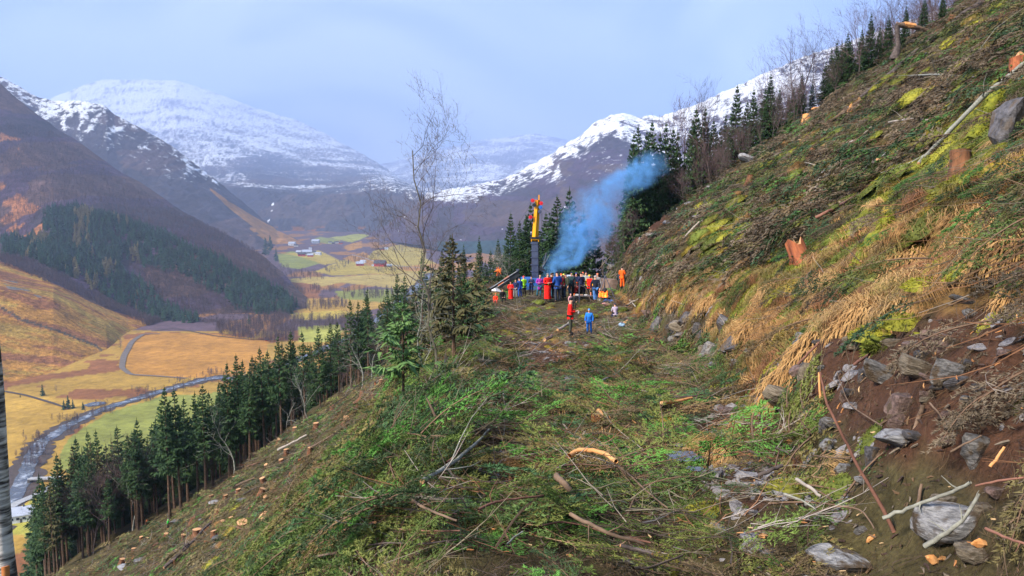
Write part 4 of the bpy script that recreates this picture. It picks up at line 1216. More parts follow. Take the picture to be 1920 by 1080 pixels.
def cleared(x, y):
    """inside the felled strip"""
    lim = np.interp(x, [-60, -14, -6, -2, 3, 9, 40], [86, 82, 72, 60, 60, 67, 67])
    return y < lim + fbm(x * .3, y * 0, 2, 4) * 4

def clear_of(x, y):
    ok = np.ones(len(x), bool)
    A = np.array(KEEP)
    for i in range(0, len(x), 4000):
        s_ = slice(i, i + 4000)
        dx = x[s_, None] - A[None, :, 0]; dy = y[s_, None] - A[None, :, 1]
        ok[s_] = ((dx * dx + dy * dy) > A[None, :, 2] ** 2).all(1)
    return ok

def view_zone(x, y, z, polys, jit, seed=5):
    px, py = proj(x, y, z)
    n1 = fbm(px / 90.0, py / 60.0, 3, seed) * 2 * jit; n2 = fbm(px / 90.0 + 50, py / 60.0, 3, seed + 4) * 2 * jit
    res = np.zeros(np.shape(px), bool)
    for p in polys: res |= inpoly(px + n1, py + n2, p)
    return res & (y > 1)

bo = [bough(i, True) for i in range(4)]; bc = [bough(40 + i, False, 1.2) for i in range(3)]
BOUGH = [b.mesh('spruce_bough', [M_bough, M_bstem]) for b in bo] + [b.mesh('coarse_bough', [M_bough, M_bstem]) for b in bc]
TW = [twigs(60 + i).mesh('twig_bundle', [M_stick]) for i in range(3)] + [twigs(70, 14, .7, .005).mesh('twig_bundle', [M_stick])]
TU = [tuft(80 + i).mesh('grass_tuft', [M_straw]) for i in range(3)]
CU = [cushion(90 + i).mesh('moss_cushion', [M_moss], True) for i in range(3)]
cb_ = Buf(); r_ = np.random.default_rng(3)
cb_.tube([[0, 0, 0], [.05, .01, .01], [.10, 0, .015]], [.012, .016, .004], 4, jit=.4, rg=r_)
CH = [cb_.mesh('wood_chips', [M_chip])]
RK = [rock_mesh('stone', 31 + i, M_stone, .55, 2) for i in range(3)]

# ---------------------------------------------------------------- puddles
m_pud, nt, b, _o = nodes_of('puddle_water')
b.inputs['Base Color'].default_value = (0.06, 0.055, 0.05, 1); b.inputs['Roughness'].default_value = 0.04; b.inputs['Specular IOR Level'].default_value = 0.9
def puddle(px, py, wpx, hpx, seed):
    p = hit(px, py); n = 28; a = np.linspace(0, 2 * np.pi, n, endpoint=False)
    rx = wpx / 2 * p.y / F; ry = rx * .85
    rr = .55 + .9 * noise(np.cos(a) * 2.2 + seed * 5, np.sin(a) * 2.2, seed)
    pts = [(p.x + math.cos(t) * rx * q, p.y + math.sin(t) * ry * q) for t, q in zip(a, rr)]
    z = float(np.percentile([H(x, y) for x, y in pts] + [H(p.x, p.y)], 85)) + .10
    KEEP.append((p.x, p.y, rx * 1.6)); KEEP.append((p.x, p.y - rx * 1.3, rx * 1.3)); KEEP.append((p.x, p.y - rx * 2.4, rx * 1.1))
    v = [(p.x, p.y, z)] + [(x, y, z) for x, y in pts]
    f = [(0, i + 1, (i + 1) % n + 1) for i in range(n)]
    tag(link('puddle', np_mesh('puddle', v, f, [m_pud], False)), kind='structure')
for i, q in enumerate([(1285, 884, 62, 20), (1268, 852, 26, 8), (1072, 718, 34, 12), (1066, 702, 20, 6), (1300, 902, 30, 8)]): puddle(*q, i)

# ---------------------------------------------------------------- stumps
m_cut, nt, b, _o = nodes_of('fresh_cut_wood')
tcn = N(nt, 'ShaderNodeTexCoord'); wv = N(nt, 'ShaderNodeTexWave'); wv.wave_type = 'RINGS'; wv.rings_direction = 'Z'; wv.inputs['Scale'].default_value = 9; wv.inputs['Distortion'].default_value = 2
nt.links.new(tcn.outputs['Object'], wv.inputs['Vector'])
r1 = N(nt, 'ShaderNodeValToRGB'); r1.color_ramp.elements[0].color = (0.42, 0.20, 0.08, 1); r1.color_ramp.elements[1].color = (0.60, 0.36, 0.19, 1)
nt.links.new(wv.outputs['Fac'], r1.inputs['Fac']); nt.links.new(r1.outputs['Color'], b.inputs['Base Color']); b.inputs['Roughness'].default_value = .8
M_stumpbark = mat('reddish_bark', (0.04, 0.022, 0.015), scale=9, rough=.9, col2=(0.22, 0.095, 0.045), bump=.6, stretch=(1, 1, .35))
M_redwood = mat('torn_red_wood', (0.10, 0.03, 0.018), scale=9, rough=.85, col2=(0.38, 0.12, 0.05), stretch=(1, 1, .2))
M_splint = mat('splintered_wood', (0.48, 0.17, 0.04), scale=12, rough=.85, col2=(0.72, 0.40, 0.17), stretch=(1, 1, .2))
def stump(px, py, wpx, label, tall=1.0, torn=False, bark=None, group=None, seed=0):
    p = hit(px, py + 2)
    if p is None: return
    r = np.random.default_rng(seed + int(px) * 7)
    R = max(.07, wpx / 2 * p.y / F); hgt = R * 2 * tall * r.uniform(.8, 1.2) + (.08 if p.y > 22 else .04)
    bf, ct = Buf(), Buf(); n = 16
    th = np.arange(n) * 2 * np.pi / n
    lv = [(-.5 * hgt - .15, 1.5), (0, 1.25), (.25 * hgt, 1.08), (.6 * hgt, 1.0), (hgt, 1.0)]
    flare = 1 + .16 * np.cos(th * 4 + r.uniform(0, 6)) + r.normal(0, .03, n)
    V = []
    tz = r.normal(0, .10, 2)
    for z, q in lv:
        k = (q - 1) * 1.6; rad = R * q * (1 + (flare - 1) * (0.3 + k))
        V.append(np.column_stack([np.cos(th) * rad, np.sin(th) * rad, z + (np.cos(th) * tz[0] + np.sin(th) * tz[1]) * R * (z > 0)]))
    if torn: V[-1][:, 2] += np.maximum(0, np.sin(th * 1.5 + r.uniform(0, 6)) + .4 * r.normal(0, 1, n)) * hgt * .35 - hgt * .15
    KEEP.append((p.x - .1 * R, p.y - R * .8, R * 1.5 + .06))
    V = np.concatenate(V); i = np.arange(4)[:, None] * n; j = np.arange(n)[None]; k = (j + 1) % n
    bf.add(V, np.stack([i + j, i + k, i + n + k, i + n + j], -1).reshape(-1, 4))
    top = V[-n:]
    c = top.mean(0); 
    if torn: c[2] -= hgt * .3
    ring = c + (top - c) * .55; ring[:, 2] += R * .03
    W = np.concatenate([top + [0, 0, .002], ring, [c + [0, 0, R * .05]]])
    ct.add(W, [[j_, (j_ + 1) % n, n + (j_ + 1) % n, n + j_] for j_ in range(n)]); ct.add(W, [[n + j_, n + (j_ + 1) % n, 2 * n] for j_ in range(n)])
    if torn:
        m = 9; bs = c + r.normal(0, R * .4, (m, 3)) * [1, 1, .1]; ct.blades(bs, np.column_stack([r.normal(0, R * .4, m), r.normal(0, R * .4, m), hgt * r.uniform(.3, .75, m)]), np.column_stack([np.full(m, R * .10), r.normal(0, R * .1, m), np.zeros(m)]))
    e = empty('tree_stump', p, r.uniform(0, 6), label=label, cat='stump', group=group)
    e.rotation_euler = (r.normal(0, .16), r.normal(0, .16), r.uniform(0, 6))
    link('bark', bf.mesh('stump_bark', [bark or M_stumpbark], True), e); link('cut_face', ct.mesh('stump_cut', [M_redwood if torn and bark is None else m_cut]), e)
    return e
stump(1803, 322, 36, 'large fresh stump with bark on the mossy bank below the mossy boulder', 1.15)
stump(1502, 488, 34, 'reddish broken stump standing out of the moss halfway up the bank', .9, True, M_redwood)
stump(1912, 130, 34, 'torn reddish stump at the upper edge of the bank', .7, True, M_redwood)
stump(1350 + 163, 218, 15, 'splintered orange stump on the skyline', .8, True, M_splint)
stump(1595, 206, 9, 'small splintered stump just below the skyline', .9, True, M_splint)
stump(1790, 100, 12, 'sawn orange log end high on the bank', .7)
stump(1785, 40, 12, 'small fresh stump at the very top of the bank', .8)
stump(1522, 290, 12, 'small orange stump in the middle of the bank', .8)
stump(1405, 340, 12, 'small pale stump low on the skyline ridge', 1.0)
stump(1120, 800, 24, 'dark reddish torn stump in the middle of the track', .8, True, M_redwood)
0 and stump(1413, 908, 14, 'short grey splintered stump at the foot of the bank', .8, True, M_brown if 'M_brown' in globals() else M_stumpbark)
LS = [(593, 800, 9), (523, 828, 8), (607, 870, 15), (585, 913, 11), (490, 927, 12), (495, 904, 9), (503, 889, 7), (500, 975, 19), (455, 995, 18), (370, 1002, 14), (313, 1006, 10), (345, 1008, 8), (407, 963, 8), (417, 981, 10),
      (402, 1002, 10), (397, 936, 8), (423, 934, 8), (537, 850, 8), (568, 837, 6), (582, 846, 8), (528, 866, 8), (563, 868, 7), (470, 865, 6), (500, 937, 7), (228, 1056, 9), (328, 1057, 8), (277, 980, 6), (362, 976, 10), (433, 974, 7),
      (553, 806, 8), (447, 925, 8), (252, 1036, 8), (623, 769, 7), (635, 783, 7), (500, 873, 6), (422, 1068, 12), (513, 1034, 14), (707, 728, 9), (717, 722, 9), (732, 727, 11), (730, 738, 8), (680, 739, 9), (675, 752, 11), (650, 790, 12),
      (773, 690, 10), (797, 683, 12), (670, 836, 10), (712, 790, 9), (810, 724, 9), (300, 1030, 7), (385, 1025, 8), (545, 895, 7), (620, 835, 7), (640, 815, 6), (560, 945, 8), (470, 955, 6), (350, 955, 5), (330, 985, 6), (265, 1010, 6), (440, 900, 6)]
LS.sort()
for i, (px, py, w) in enumerate(LS):
    sz = 'large' if w > 13 else 'small' if w < 8 else 'fresh'
    stump(px, py, w * 1.15, f"{sz} orange-topped stump on the valley-side slope, {nth(i)} going uphill from the forest corner", random.uniform(.5, 1.0), i % 7 == 3, group='stumps on the valley-side slope')

# ---------------------------------------------------------------- logs, branches and poles read off the photograph
M_redbr = mat('red_brown_bark', (0.11, 0.05, 0.038), scale=7, rough=.85, col2=(0.26, 0.125, 0.09), bump=.4)
M_brown = mat('brown_bark', (0.075, 0.05, 0.035), scale=7, rough=.9, col2=(0.20, 0.135, 0.095), bump=.4)
M_grey = mat('grey_lichen_bark', (0.13, 0.125, 0.11), scale=14, rough=.9, col2=(0.29, 0.30, 0.26), bump=.4)
M_white = mat('pale_barkless_wood', (0.18, 0.15, 0.13), scale=8, rough=.8, col2=(0.40, 0.36, 0.32))
M_darkb = mat('black_brown_bark', (0.03, 0.024, 0.024), scale=6, rough=.9, col2=(0.12, 0.095, 0.09), bump=.4)
M_orange = mat('peeled_orange_wood', (0.46, 0.20, 0.07), scale=8, rough=.75, col2=(0.66, 0.36, 0.15), stretch=(.3, .3, 1))
MC = dict(r=(M_redbr, 'reddish brown'), b=(M_brown, 'brown'), g=(M_grey, 'grey lichen-covered'), w=(M_white, 'pale barkless'), d=(M_darkb, 'dark'), o=(M_orange, 'peeled orange'))
def log(kind, pts, w, c, label, w2=None, lift=.6, stand=False, ends=True, twg=0, cat='branch', group=None):
    P = []
    hp = [hit(px, py) for px, py in pts]
    if any(p is None for p in (hp[0], hp[-1])): return
    n = len(pts)
    if stand:      # leans out of the ground: keep nearly the foot's distance
        k = max(range(n), key=lambda i: pts[i][1]); y0 = hp[k].y
        ys = [y0 * (1 + .05 * abs(i - k) / n) for i in range(n)]
    else:
        inv0, inv1 = 1 / hp[0].y, 1 / hp[-1].y
        L = np.cumsum([0] + [math.dist(pts[i], pts[i + 1]) for i in range(n - 1)]); L = L / L[-1]
        ys = [1 / (inv0 * (1 - t) + inv1 * t) for t in L]
        ys = [min(y, h_.y if h_ else y) for y, h_ in zip(ys, hp)]
    Rr = w / 2 * float(np.median(ys)) / F
    def clear(px, py, y):
        for _ in range(30):
            q = at(px, py, y)
            if q.z - float(H(q.x, q.y)) > (.26 if w > 4 else .14) + Rr * .4: break
            y *= .985
        return y
    if not stand: ys = [clear(px, py, y) for (px, py), y in zip(pts, ys)]
    for (px, py), y in zip(pts, ys):
        P.append(np.array(at(px, py, y)))
        if w > 3: KEEP.append((P[-1][0], P[-1][1] - .1, .12 + Rr)); KEEP.append((P[-1][0], P[-1][1] - .4, .14 + Rr))
    # smooth and subdivide
    P = np.array(P); t = np.linspace(0, n - 1, max(7, n * 3)); i = np.minimum(t.astype(int), n - 2); f = (t - i)[:, None]
    Q = P[i] * (1 - f) + P[i + 1] * f
    for _ in range(2): Q[1:-1] = (Q[:-2] + 2 * Q[1:-1] + Q[2:]) / 4
    Y = np.median([q[1] for q in Q]); R = w / 2 * Y / F; R2 = (w2 if w2 else w * .6) / 2 * Y / F
    Q[:, 2] += R * lift
    r = np.random.default_rng(int(pts[0][0]) + 13)
    Q += r.normal(0, R * .18, Q.shape)
    o_ = Q[0].copy()
    b = Buf(); b.tube(Q - o_, np.linspace(R, R2, len(Q)), 8, 0, cap=False, jit=.10, rg=r)
    for q in range(twg):
        k = r.integers(1, len(Q) - 1); d = unit(Q[k + 1] - Q[k]); dd = unit(d * .7 + r.normal(0, .7, 3) + [0, 0, .2]); l = np.linalg.norm(Q[-1] - Q[0]) * r.uniform(.12, .3)
        pp = [Q[k] - o_]; 
        for _ in range(3): dd = unit(dd + r.normal(0, .2, 3)); pp.append(pp[-1] + dd * l / 3)
        b.tube(pp, np.linspace(R * .45, R * .12, 4), 4, 0, cap=False)
    m_, _n = MC[c]
    if not ends:
        o = link(kind, b.mesh(kind, [m_], True), loc=tuple(o_)); return tag(o, label, cat, group)
    e = empty(kind, tuple(o_), label=label, cat=cat, group=group)
    link('bark', b.mesh(kind + '_bark', [m_], True), e)
    for k, s in ((0, -1), (-1, 1)):
        cb2 = Buf(); d = unit(Q[1] - Q[0]) * -1 if k == 0 else unit(Q[-1] - Q[-2]); rr = R if k == 0 else R2
        if rr * F / Y < 1.0: continue
        cb2.tube([Q[k] - o_ - d * rr * .3, Q[k] - o_ + d * rr * .15], [rr * .9, rr * .86], 10)
        link('cut_end', cb2.mesh('cut_end', [m_cut], False), e)
    return e
LOGS = [
 ('log', [(792, 905), (853, 868), (893, 833), (917, 808)], 10, 'g', 'silver-grey forked log on the track', 4, 3),
 ('branch', [(837, 870), (857, 853), (870, 823), (882, 792)], 6, 'r', 'reddish fork of the silver-grey log', 4, 2),
 ('branch', [(897, 957), (927, 943), (950, 938), (1000, 933), (1033, 927)], 6, 'r', 'bent reddish branch lying across the middle of the track', 4, 3),
 ('branch', [(753, 923), (787, 950), (827, 968), (857, 978)], 7, 'b', 'curved brown branch below the silver-grey log', 4, 3),
 ('branch', [(757, 930), (807, 960), (857, 965)], 4, 'r', 'thin reddish branch alongside the curved brown one', 3, 2),
 ('log', [(563, 1030), (595, 1015), (627, 1002), (703, 983)], 9, 'r', 'reddish sawn log pointing downhill at the track edge', 5, 1),
 ('branch', [(577, 1046), (605, 1043), (632, 1037)], 6, 'b', 'short brown branch under the reddish sawn log', 4, 1),
 ('branch', [(747, 993), (800, 997), (863, 996)], 4, 'r', 'straight thin reddish pole low on the track', 3, 1),
 ('branch', [(680, 1025), (733, 1017), (780, 1023), (857, 1013)], 4, 'd', 'long dark wavy branch low on the track', 3, 3),
 ('log', [(1070, 967), (1113, 990), (1153, 1007), (1207, 1022)], 10, 'b', 'thick brown-grey broken log pointing towards the bank', 6, 3),
 ('branch', [(1010, 988), (1050, 978), (1100, 987), (1140, 1003), (1220, 1018)], 4, 'r', 'slender reddish branch beside the thick broken log', 3, 2),
 ('log', [(1163, 1025), (1190, 1032), (1223, 1040)], 8, 'd', 'short dark log below the thick broken log', 5, 0),
 ('branch', [(1157, 873), (1185, 895), (1210, 920), (1253, 955)], 4, 'b', 'thin bent stem running on from the arched peeled log', 3, 1),
 ('branch', [(943, 733), (948, 770), (957, 788)], 4, 'w', 'upright white stick on the track', 3, 0),
 ('branch', [(1053, 792), (1062, 803), (1070, 813)], 4, 'w', 'short white stick near the torn track stump', 3, 0),
 ('branch', [(1013, 808), (1040, 800), (1047, 785)], 4, 'w', 'hooked white stick in the middle of the track', 2, 1),
 ('branch', [(1170, 837), (1195, 845), (1223, 855)], 4, 'r', 'reddish stick leading to the puddle', 3, 0),
 ('branch', [(1073, 813), (1105, 814), (1133, 813)], 3, 'd', 'thin dark stick below the torn track stump', 2, 0),
 ('branch', [(950, 1022), (965, 1008), (980, 998)], 4, 'g', 'short grey stick low on the track', 3, 0),
 ('branch', [(1187, 1067), (1220, 1068), (1280, 1042)], 7, 'b', 'brown branch at the bottom edge between track and slab', 4, 3),
 ('log', [(1043, 895), (1055, 908), (1070, 922)], 15, 'b', 'stubby mossy log end in the middle of the track', 11, 0),
 ('log', [(1240, 757), (1265, 755), (1297, 748)], 8, 'o', 'orange split log at the far end of the rut', 5, 0),
 ('branch', [(1203, 733), (1250, 747), (1307, 743)], 5, 'd', 'dark curved branch above the orange split log', 3, 2),
 ('branch', [(1117, 720), (1153, 703), (1183, 690)], 4, 'g', 'pale grey branch beside the far puddle', 3, 2),
 ('branch', [(1097, 683), (1140, 660)], 3, 'b', 'thin brown stick up the track from the far puddle', 2, 0),
 ('branch', [(1050, 732), (1090, 733)], 4, 'd', 'black stick just below the far puddle', 3, 0),
 ('branch', [(1180, 697), (1215, 690), (1240, 668)], 3, 'b', 'fine brown stick at the foot of the rock ledge', 2, 1),
 ('log', [(1046, 620), (1062, 612), (1072, 603)], 6, 'w', 'short pale log lying behind the red-jacketed person', 5, 0),
 ('log', [(1020, 640), (1035, 632)], 8, 'r', 'short reddish log left on the track by the walkers', 7, 0),
 ('branch', [(1175, 575), (1185, 567), (1198, 562)], 4, 'w', 'pale crossed stick on the bank beside the seated person', 3, 0),
 ('branch', [(1180, 563), (1192, 576)], 3, 'w', 'shorter crossed pale stick on the bank beside the seated person', 2, 0),
 ('branch', [(1655, 973), (1697, 957), (1737, 942), (1780, 927), (1820, 907)], 9, 'g', 'lichen-grey pole lying behind the big grey slab', 6, 2),
 ('branch', [(1733, 1027), (1773, 1003), (1807, 977), (1837, 930)], 11, 'g', 'grey knotty branch lying across the big grey slab', 6, 4),
 ('branch', [(1830, 912), (1870, 903), (1920, 897)], 5, 'r', 'thin reddish branch running out of the picture above the slab', 4, 1),
 ('branch', [(1847, 993), (1880, 1008), (1925, 1022)], 7, 'r', 'reddish branch low beside the big grey slab', 5, 1),
 ('branch', [(1857, 877), (1870, 860), (1883, 840)], 7, 'o', 'short orange-tipped stick beside the blue-grey slab', 5, 0),
 ('branch', [(1493, 900), (1515, 915), (1540, 933)], 8, 'w', 'broken pale branch at the foot of the red soil', 6, 0),
 ('branch', [(1423, 893), (1445, 884), (1465, 875)], 9, 'd', 'dark sawn branch at the foot of the bank', 7, 0),
 ('branch', [(1783, 848), (1810, 833), (1840, 818)], 5, 'b', 'brown stick lying on the red soil', 3, 1),
 ('branch', [(1513, 967), (1570, 948), (1617, 955), (1640, 993)], 4, 'b', 'long thin arching twig before the tall leaning poles', 3, 1),
 ('branch', [(1513, 853), (1555, 859), (1595, 860)], 3, 'b', 'thin straight twig across the red soil', 2, 0),
 ('branch', [(1743, 757), (1760, 775), (1773, 797)], 4, 'b', 'short brown stick beside the rusty boulder', 3, 0),
 ('branch', [(1470, 927), (1500, 937), (1530, 957)], 5, 'g', 'whitish stick in the green boughs under the soil', 3, 1),
 ('log', [(1920, 122), (1847, 180), (1797, 233), (1753, 277), (1723, 310)], 11, 'g', 'long silver pole leaning down across the mossy boulder', 6, 3),
 ('log', [(1847, 3), (1780, 50), (1713, 103), (1673, 140), (1613, 187)], 12, 'd', 'long dark trunk lying down the hill from the upper corner', 7, 1),
 ('log', [(1613, 190), (1560, 228), (1500, 262), (1440, 300)], 6, 'b', 'brown pole following the skyline below the dark trunk', 4, 1),
 ('branch', [(1753, 343), (1768, 325), (1783, 303)], 6, 'd', 'dark stick below the big fresh stump', 4, 0),
 ('branch', [(1527, 357), (1538, 335), (1550, 313)], 7, 'w', 'white forked stick on the bank', 4, 1),
 ('branch', [(1547, 343), (1556, 322), (1563, 303)], 6, 'g', 'grey stick beside the white forked one', 4, 1),
 ('branch', [(1567, 287), (1587, 267), (1607, 268), (1633, 240)], 6, 'w', 'kinked pale branch in the middle of the bank', 4, 2),
 ('branch', [(1667, 230), (1710, 223), (1743, 227)], 4, 'w', 'thin white branch high in the green boughs', 3, 2),
 ('log', [(1600, 345), (1625, 320), (1647, 302)], 14, 'd', 'thick dark birch log in the brushwood heap', 9, 2),
 ('branch', [(1703, 143), (1760, 140), (1827, 147)], 4, 'g', 'thin twiggy branch near the upper corner', 3, 3),
 ('branch', [(1737, 280), (1760, 279), (1782, 278)], 4, 'r', 'short reddish rod pointing at the big fresh stump', 3, 0),
 ('branch', [(1280, 450), (1307, 420), (1337, 397)], 5, 'w', 'pale grey branch on the brown bank', 3, 2),
 ('branch', [(1530, 410), (1560, 395), (1597, 373)], 7, 'r', 'pinkish pole in the dark green boughs', 5, 0),
 ('branch', [(1410, 457), (1430, 440), (1447, 423)], 4, 'w', 'thin pale stick left of the dark green boughs', 3, 1),
 ('branch', [(1497, 683), (1515, 665), (1537, 643)], 6, 'r', 'reddish broken branch with orange end on the bank', 4, 0),
 ('branch', [(1603, 685), (1618, 675), (1630, 667)], 7, 'r', 'short red stick above the layered rocks', 5, 0),
 ('branch', [(1700, 510), (1707, 524), (1713, 537)], 4, 'w', 'short white stick among the yellow moss', 3, 0),
 ('branch', [(1655, 800), (1590, 760), (1570, 700)], 3, 'b', 'fine leaning twig against the soil bank', 2, 1),
 ('branch', [(522, 845), (550, 830), (575, 817)], 5, 'w', 'long pale pole high on the valley-side slope', 4, 0),
 ('log', [(307, 1067), (345, 1035), (395, 980)], 6, 'd', 'long dark log low on the valley-side slope', 5, 1),
 ('log', [(420, 923), (450, 908), (477, 897)], 4, 'b', 'brown pole halfway down the valley-side slope', 3, 0),
 ('log', [(457, 927), (480, 915), (500, 907)], 4, 'd', 'dark pole beside the brown one on the valley-side slope', 3, 0),
 ('log', [(307, 1067), (330, 1045), (353, 1020)], 7, 'd', 'short dark log at the foot of the valley-side slope', 5, 0),
 ('branch', [(267, 1037), (283, 1027), (300, 1017)], 4, 'r', 'reddish stick low on the valley-side slope', 3, 0),
 ('branch', [(460, 877), (480, 870), (497, 862)], 4, 'r', 'reddish stick high on the valley-side slope', 3, 0),
 ('branch', [(583, 840), (605, 828), (630, 812)], 4, 'b', 'thin brown pole near the forest edge', 3, 1),
 ('branch', [(640, 905), (665, 925), (690, 955)], 4, 'b', 'thin brown twig at the track edge above the sawn log', 3, 1),
]
for kind, pts, w, c, label, w2, tw_ in LOGS:
    log(kind, pts, w * .92, c, label, w2, twg=tw_, ends=kind == 'log', cat='log' if kind == 'log' else 'branch')
log('leaning_pole', [(1677, 1000), (1640, 930), (1607, 873), (1580, 820), (1545, 745), (1538, 700)], 8, 'r', 'tall reddish pole leaning over the soil bank', 4, stand=True, ends=False, cat='branch')
log('leaning_pole', [(1630, 960), (1650, 937), (1673, 900), (1693, 863), (1717, 803), (1730, 762)], 7, 'b', 'brown pole crossing behind the tall reddish one', 9, stand=True, ends=False, cat='branch')
log('leaning_pole', [(1710, 1010), (1723, 947), (1727, 910)], 8, 'b', 'short upright stake in front of the big grey slab', 6, stand=True, ends=False, cat='branch')
log('leaning_pole', [(1673, 1072), (1690, 1040), (1705, 985)], 6, 'r', 'thin orange-tipped stake at the bottom edge', 4, stand=True, ends=False, cat='branch')
log('leaning_pole', [(1890, 1062), (1897, 1020), (1904, 975)], 6, 'r', 'reddish stake low at the picture edge', 4, stand=True, ends=False, cat='branch')
log('leaning_pole', [(1539, 780), (1538, 745), (1535, 700)], 5, 'o', 'pale upright stake at the top of the soil bank', 4, stand=True, ends=False, cat='branch')
# the arched peeled log
log('arched_log', [(1067, 862), (1082, 853), (1107, 850), (1133, 857), (1157, 873)], 10, 'o', 'arched peeled orange log across the track', 8, lift=1.6, ends=False, cat='log')
def splinter(px, py, w, h, ang, label, m_=None):
    p = hit(px, py); s = p.y / F; r = np.random.default_rng(int(px)); b = Buf()
    d = np.array([math.cos(ang), .3, math.sin(ang)]); n = 6; t = np.linspace(-.5, .5, n)
    b.tube(np.outer(t, unit(d)) * w * s + r.normal(0, .02 * w * s, (n, 3)), np.array([.25, .8, 1, .9, .6, .1]) * h / 2 * s, 6, jit=.35, rg=r)
    tag(link('wood_splinter', b.mesh('splinter', [m_ or M_splint]), loc=(p.x, p.y, p.z + h * s * .4)), label, 'splinter')
for q in [(1843, 1030, 60, 16, -.1, 'orange torn slab of wood beside the big grey slab'), (1750, 1068, 40, 18, -.5, 'orange shredded wood at the bottom edge'), (1482, 845, 14, 30, 1.1, 'upright orange splinter at the foot of the soil'), (1430, 1018, 8, 22, 1.5, 'small orange stub standing in the green boughs'),
          (1632, 1025, 24, 10, .5, 'small orange splinter in front of the slab'), (1200, 826, 26, 10, -.1, 'orange chunk beside the grey track slab'), (1770, 1050, 30, 8, 0, 'flat orange splinter below the slab'), (835, 760, 8, 22, 1.3, 'orange splinter standing on the mound'),
          (888, 618, 26, 10, .6, 'orange split wood on the ledge shoulder'), (1172, 607, 16, 6, .6, 'orange splinter on the bank near the seated person'), (1300, 575, 12, 6, .4, 'orange splinter on the rock ledge'), (1530, 200, 20, 6, .2, 'orange splinter near the skyline stump')]:
    splinter(*q)

# snapped tree on the skyline
p = hit(1682, 108); s = p.y / F
b = Buf(); r_ = np.random.default_rng(8)
u0 = lambda px, py: np.array(at(px, py, p.y)) - np.array(p)
b.tube([u0(1677, 112), u0(1684, 85), u0(1682, 60), u0(1682, 44)], np.array([9, 5, 4, 4]) * s, 7, jit=.2, rg=r_)
b2 = Buf(); b2.tube([u0(1682, 46), u0(1705, 48), u0(1725, 53), u0(1750, 62)], np.array([5, 4.5, 4, 3]) * s, 7, jit=.3, rg=r_)
b3 = Buf(); b3.blades([u0(1680, 44)] * 4, [u0(1690, 40) - u0(1660, 44), [0.1, 0, .18], [.2, 0, .1], [.35, 0, .03]], [[0, 0, .04]] * 4); b3.tube([u0(1695, 46), u0(1716, 49)], np.array([5.5, 4.6]) * s, 6)
e = empty('snapped_tree', p, label='snapped tree on the skyline with its orange torn top bent over', cat='tree')
link('trunk', b.mesh('snapped_trunk', [M_darkb], True), e); link('bent_top', b2.mesh('snapped_top', [M_brown], True), e); link('torn_wood', b3.mesh('torn_wood', [M_splint]), e)

# ---------------------------------------------------------------- rocks
def rock_mat(name, c1, c2, zs):
    m, nt, b, out = nodes_of(name); L = nt.links
    tc = N(nt, 'ShaderNodeTexCoord'); mp_ = N(nt, 'ShaderNodeMapping'); mp_.inputs['Scale'].default_value = (1, 1, zs); L.new(tc.outputs['Object'], mp_.inputs['Vector'])
    n1 = N(nt, 'ShaderNodeTexNoise'); n1.inputs['Scale'].default_value = 2.6; n1.inputs['Detail'].default_value = 9; n1.inputs['Roughness'].default_value = .7; L.new(mp_.outputs[0], n1.inputs['Vector'])
    r = N(nt, 'ShaderNodeValToRGB'); r.color_ramp.elements[0].position = .38; r.color_ramp.elements[0].color = (*c1, 1); r.color_ramp.elements[1].position = .64; r.color_ramp.elements[1].color = (*c2, 1); L.new(n1.outputs['Fac'], r.inputs['Fac'])
    n2 = N(nt, 'ShaderNodeTexNoise'); n2.inputs['Scale'].default_value = 1.5; n2.inputs['Detail'].default_value = 6; L.new(tc.outputs['Object'], n2.inputs['Vector'])
    mr = N(nt, 'ShaderNodeMapRange'); mr.inputs[1].default_value = .50; mr.inputs[2].default_value = .60; L.new(n2.outputs['Fac'], mr.inputs[0])
    mm = N(nt, 'ShaderNodeMix'); mm.data_type = 'RGBA'; L.new(mr.outputs[0], mm.inputs['Factor']); L.new(r.outputs['Color'], mm.inputs['A']); mm.inputs['B'].default_value = (0.075, 0.05, 0.028, 1)
    L.new(mm.outputs['Result'], b.inputs['Base Color']); b.inputs['Roughness'].default_value = .6
    bn = N(nt, 'ShaderNodeBump'); bn.inputs['Strength'].default_value = .9; bn.inputs['Distance'].default_value = .05; L.new(n1.outputs['Fac'], bn.inputs['Height']); L.new(bn.outputs['Normal'], b.inputs['Normal'])
    return m
M_slate = rock_mat('grey_slate', (0.04, 0.038, 0.038), (0.23, 0.222, 0.22), 3)
M_rusty = rock_mat('rusty_rock', (0.06, 0.035, 0.03), (0.24, 0.16, 0.14), 1)
M_bluew = rock_mat('blue_white_rock', (0.10, 0.10, 0.105), (0.40, 0.40, 0.42), 4)
M_dark = rock_mat('dark_rock', (0.02, 0.018, 0.02), (0.12, 0.115, 0.13), 2)
M_tanr = rock_mat('tan_layered_rock', (0.07, 0.055, 0.035), (0.26, 0.215, 0.16), 4)
RM = dict(s=(M_slate, 'grey slate'), r=(M_rusty, 'rust-stained'), w=(M_bluew, 'bluish white'), d=(M_dark, 'dark'), t=(M_tanr, 'tan layered'))
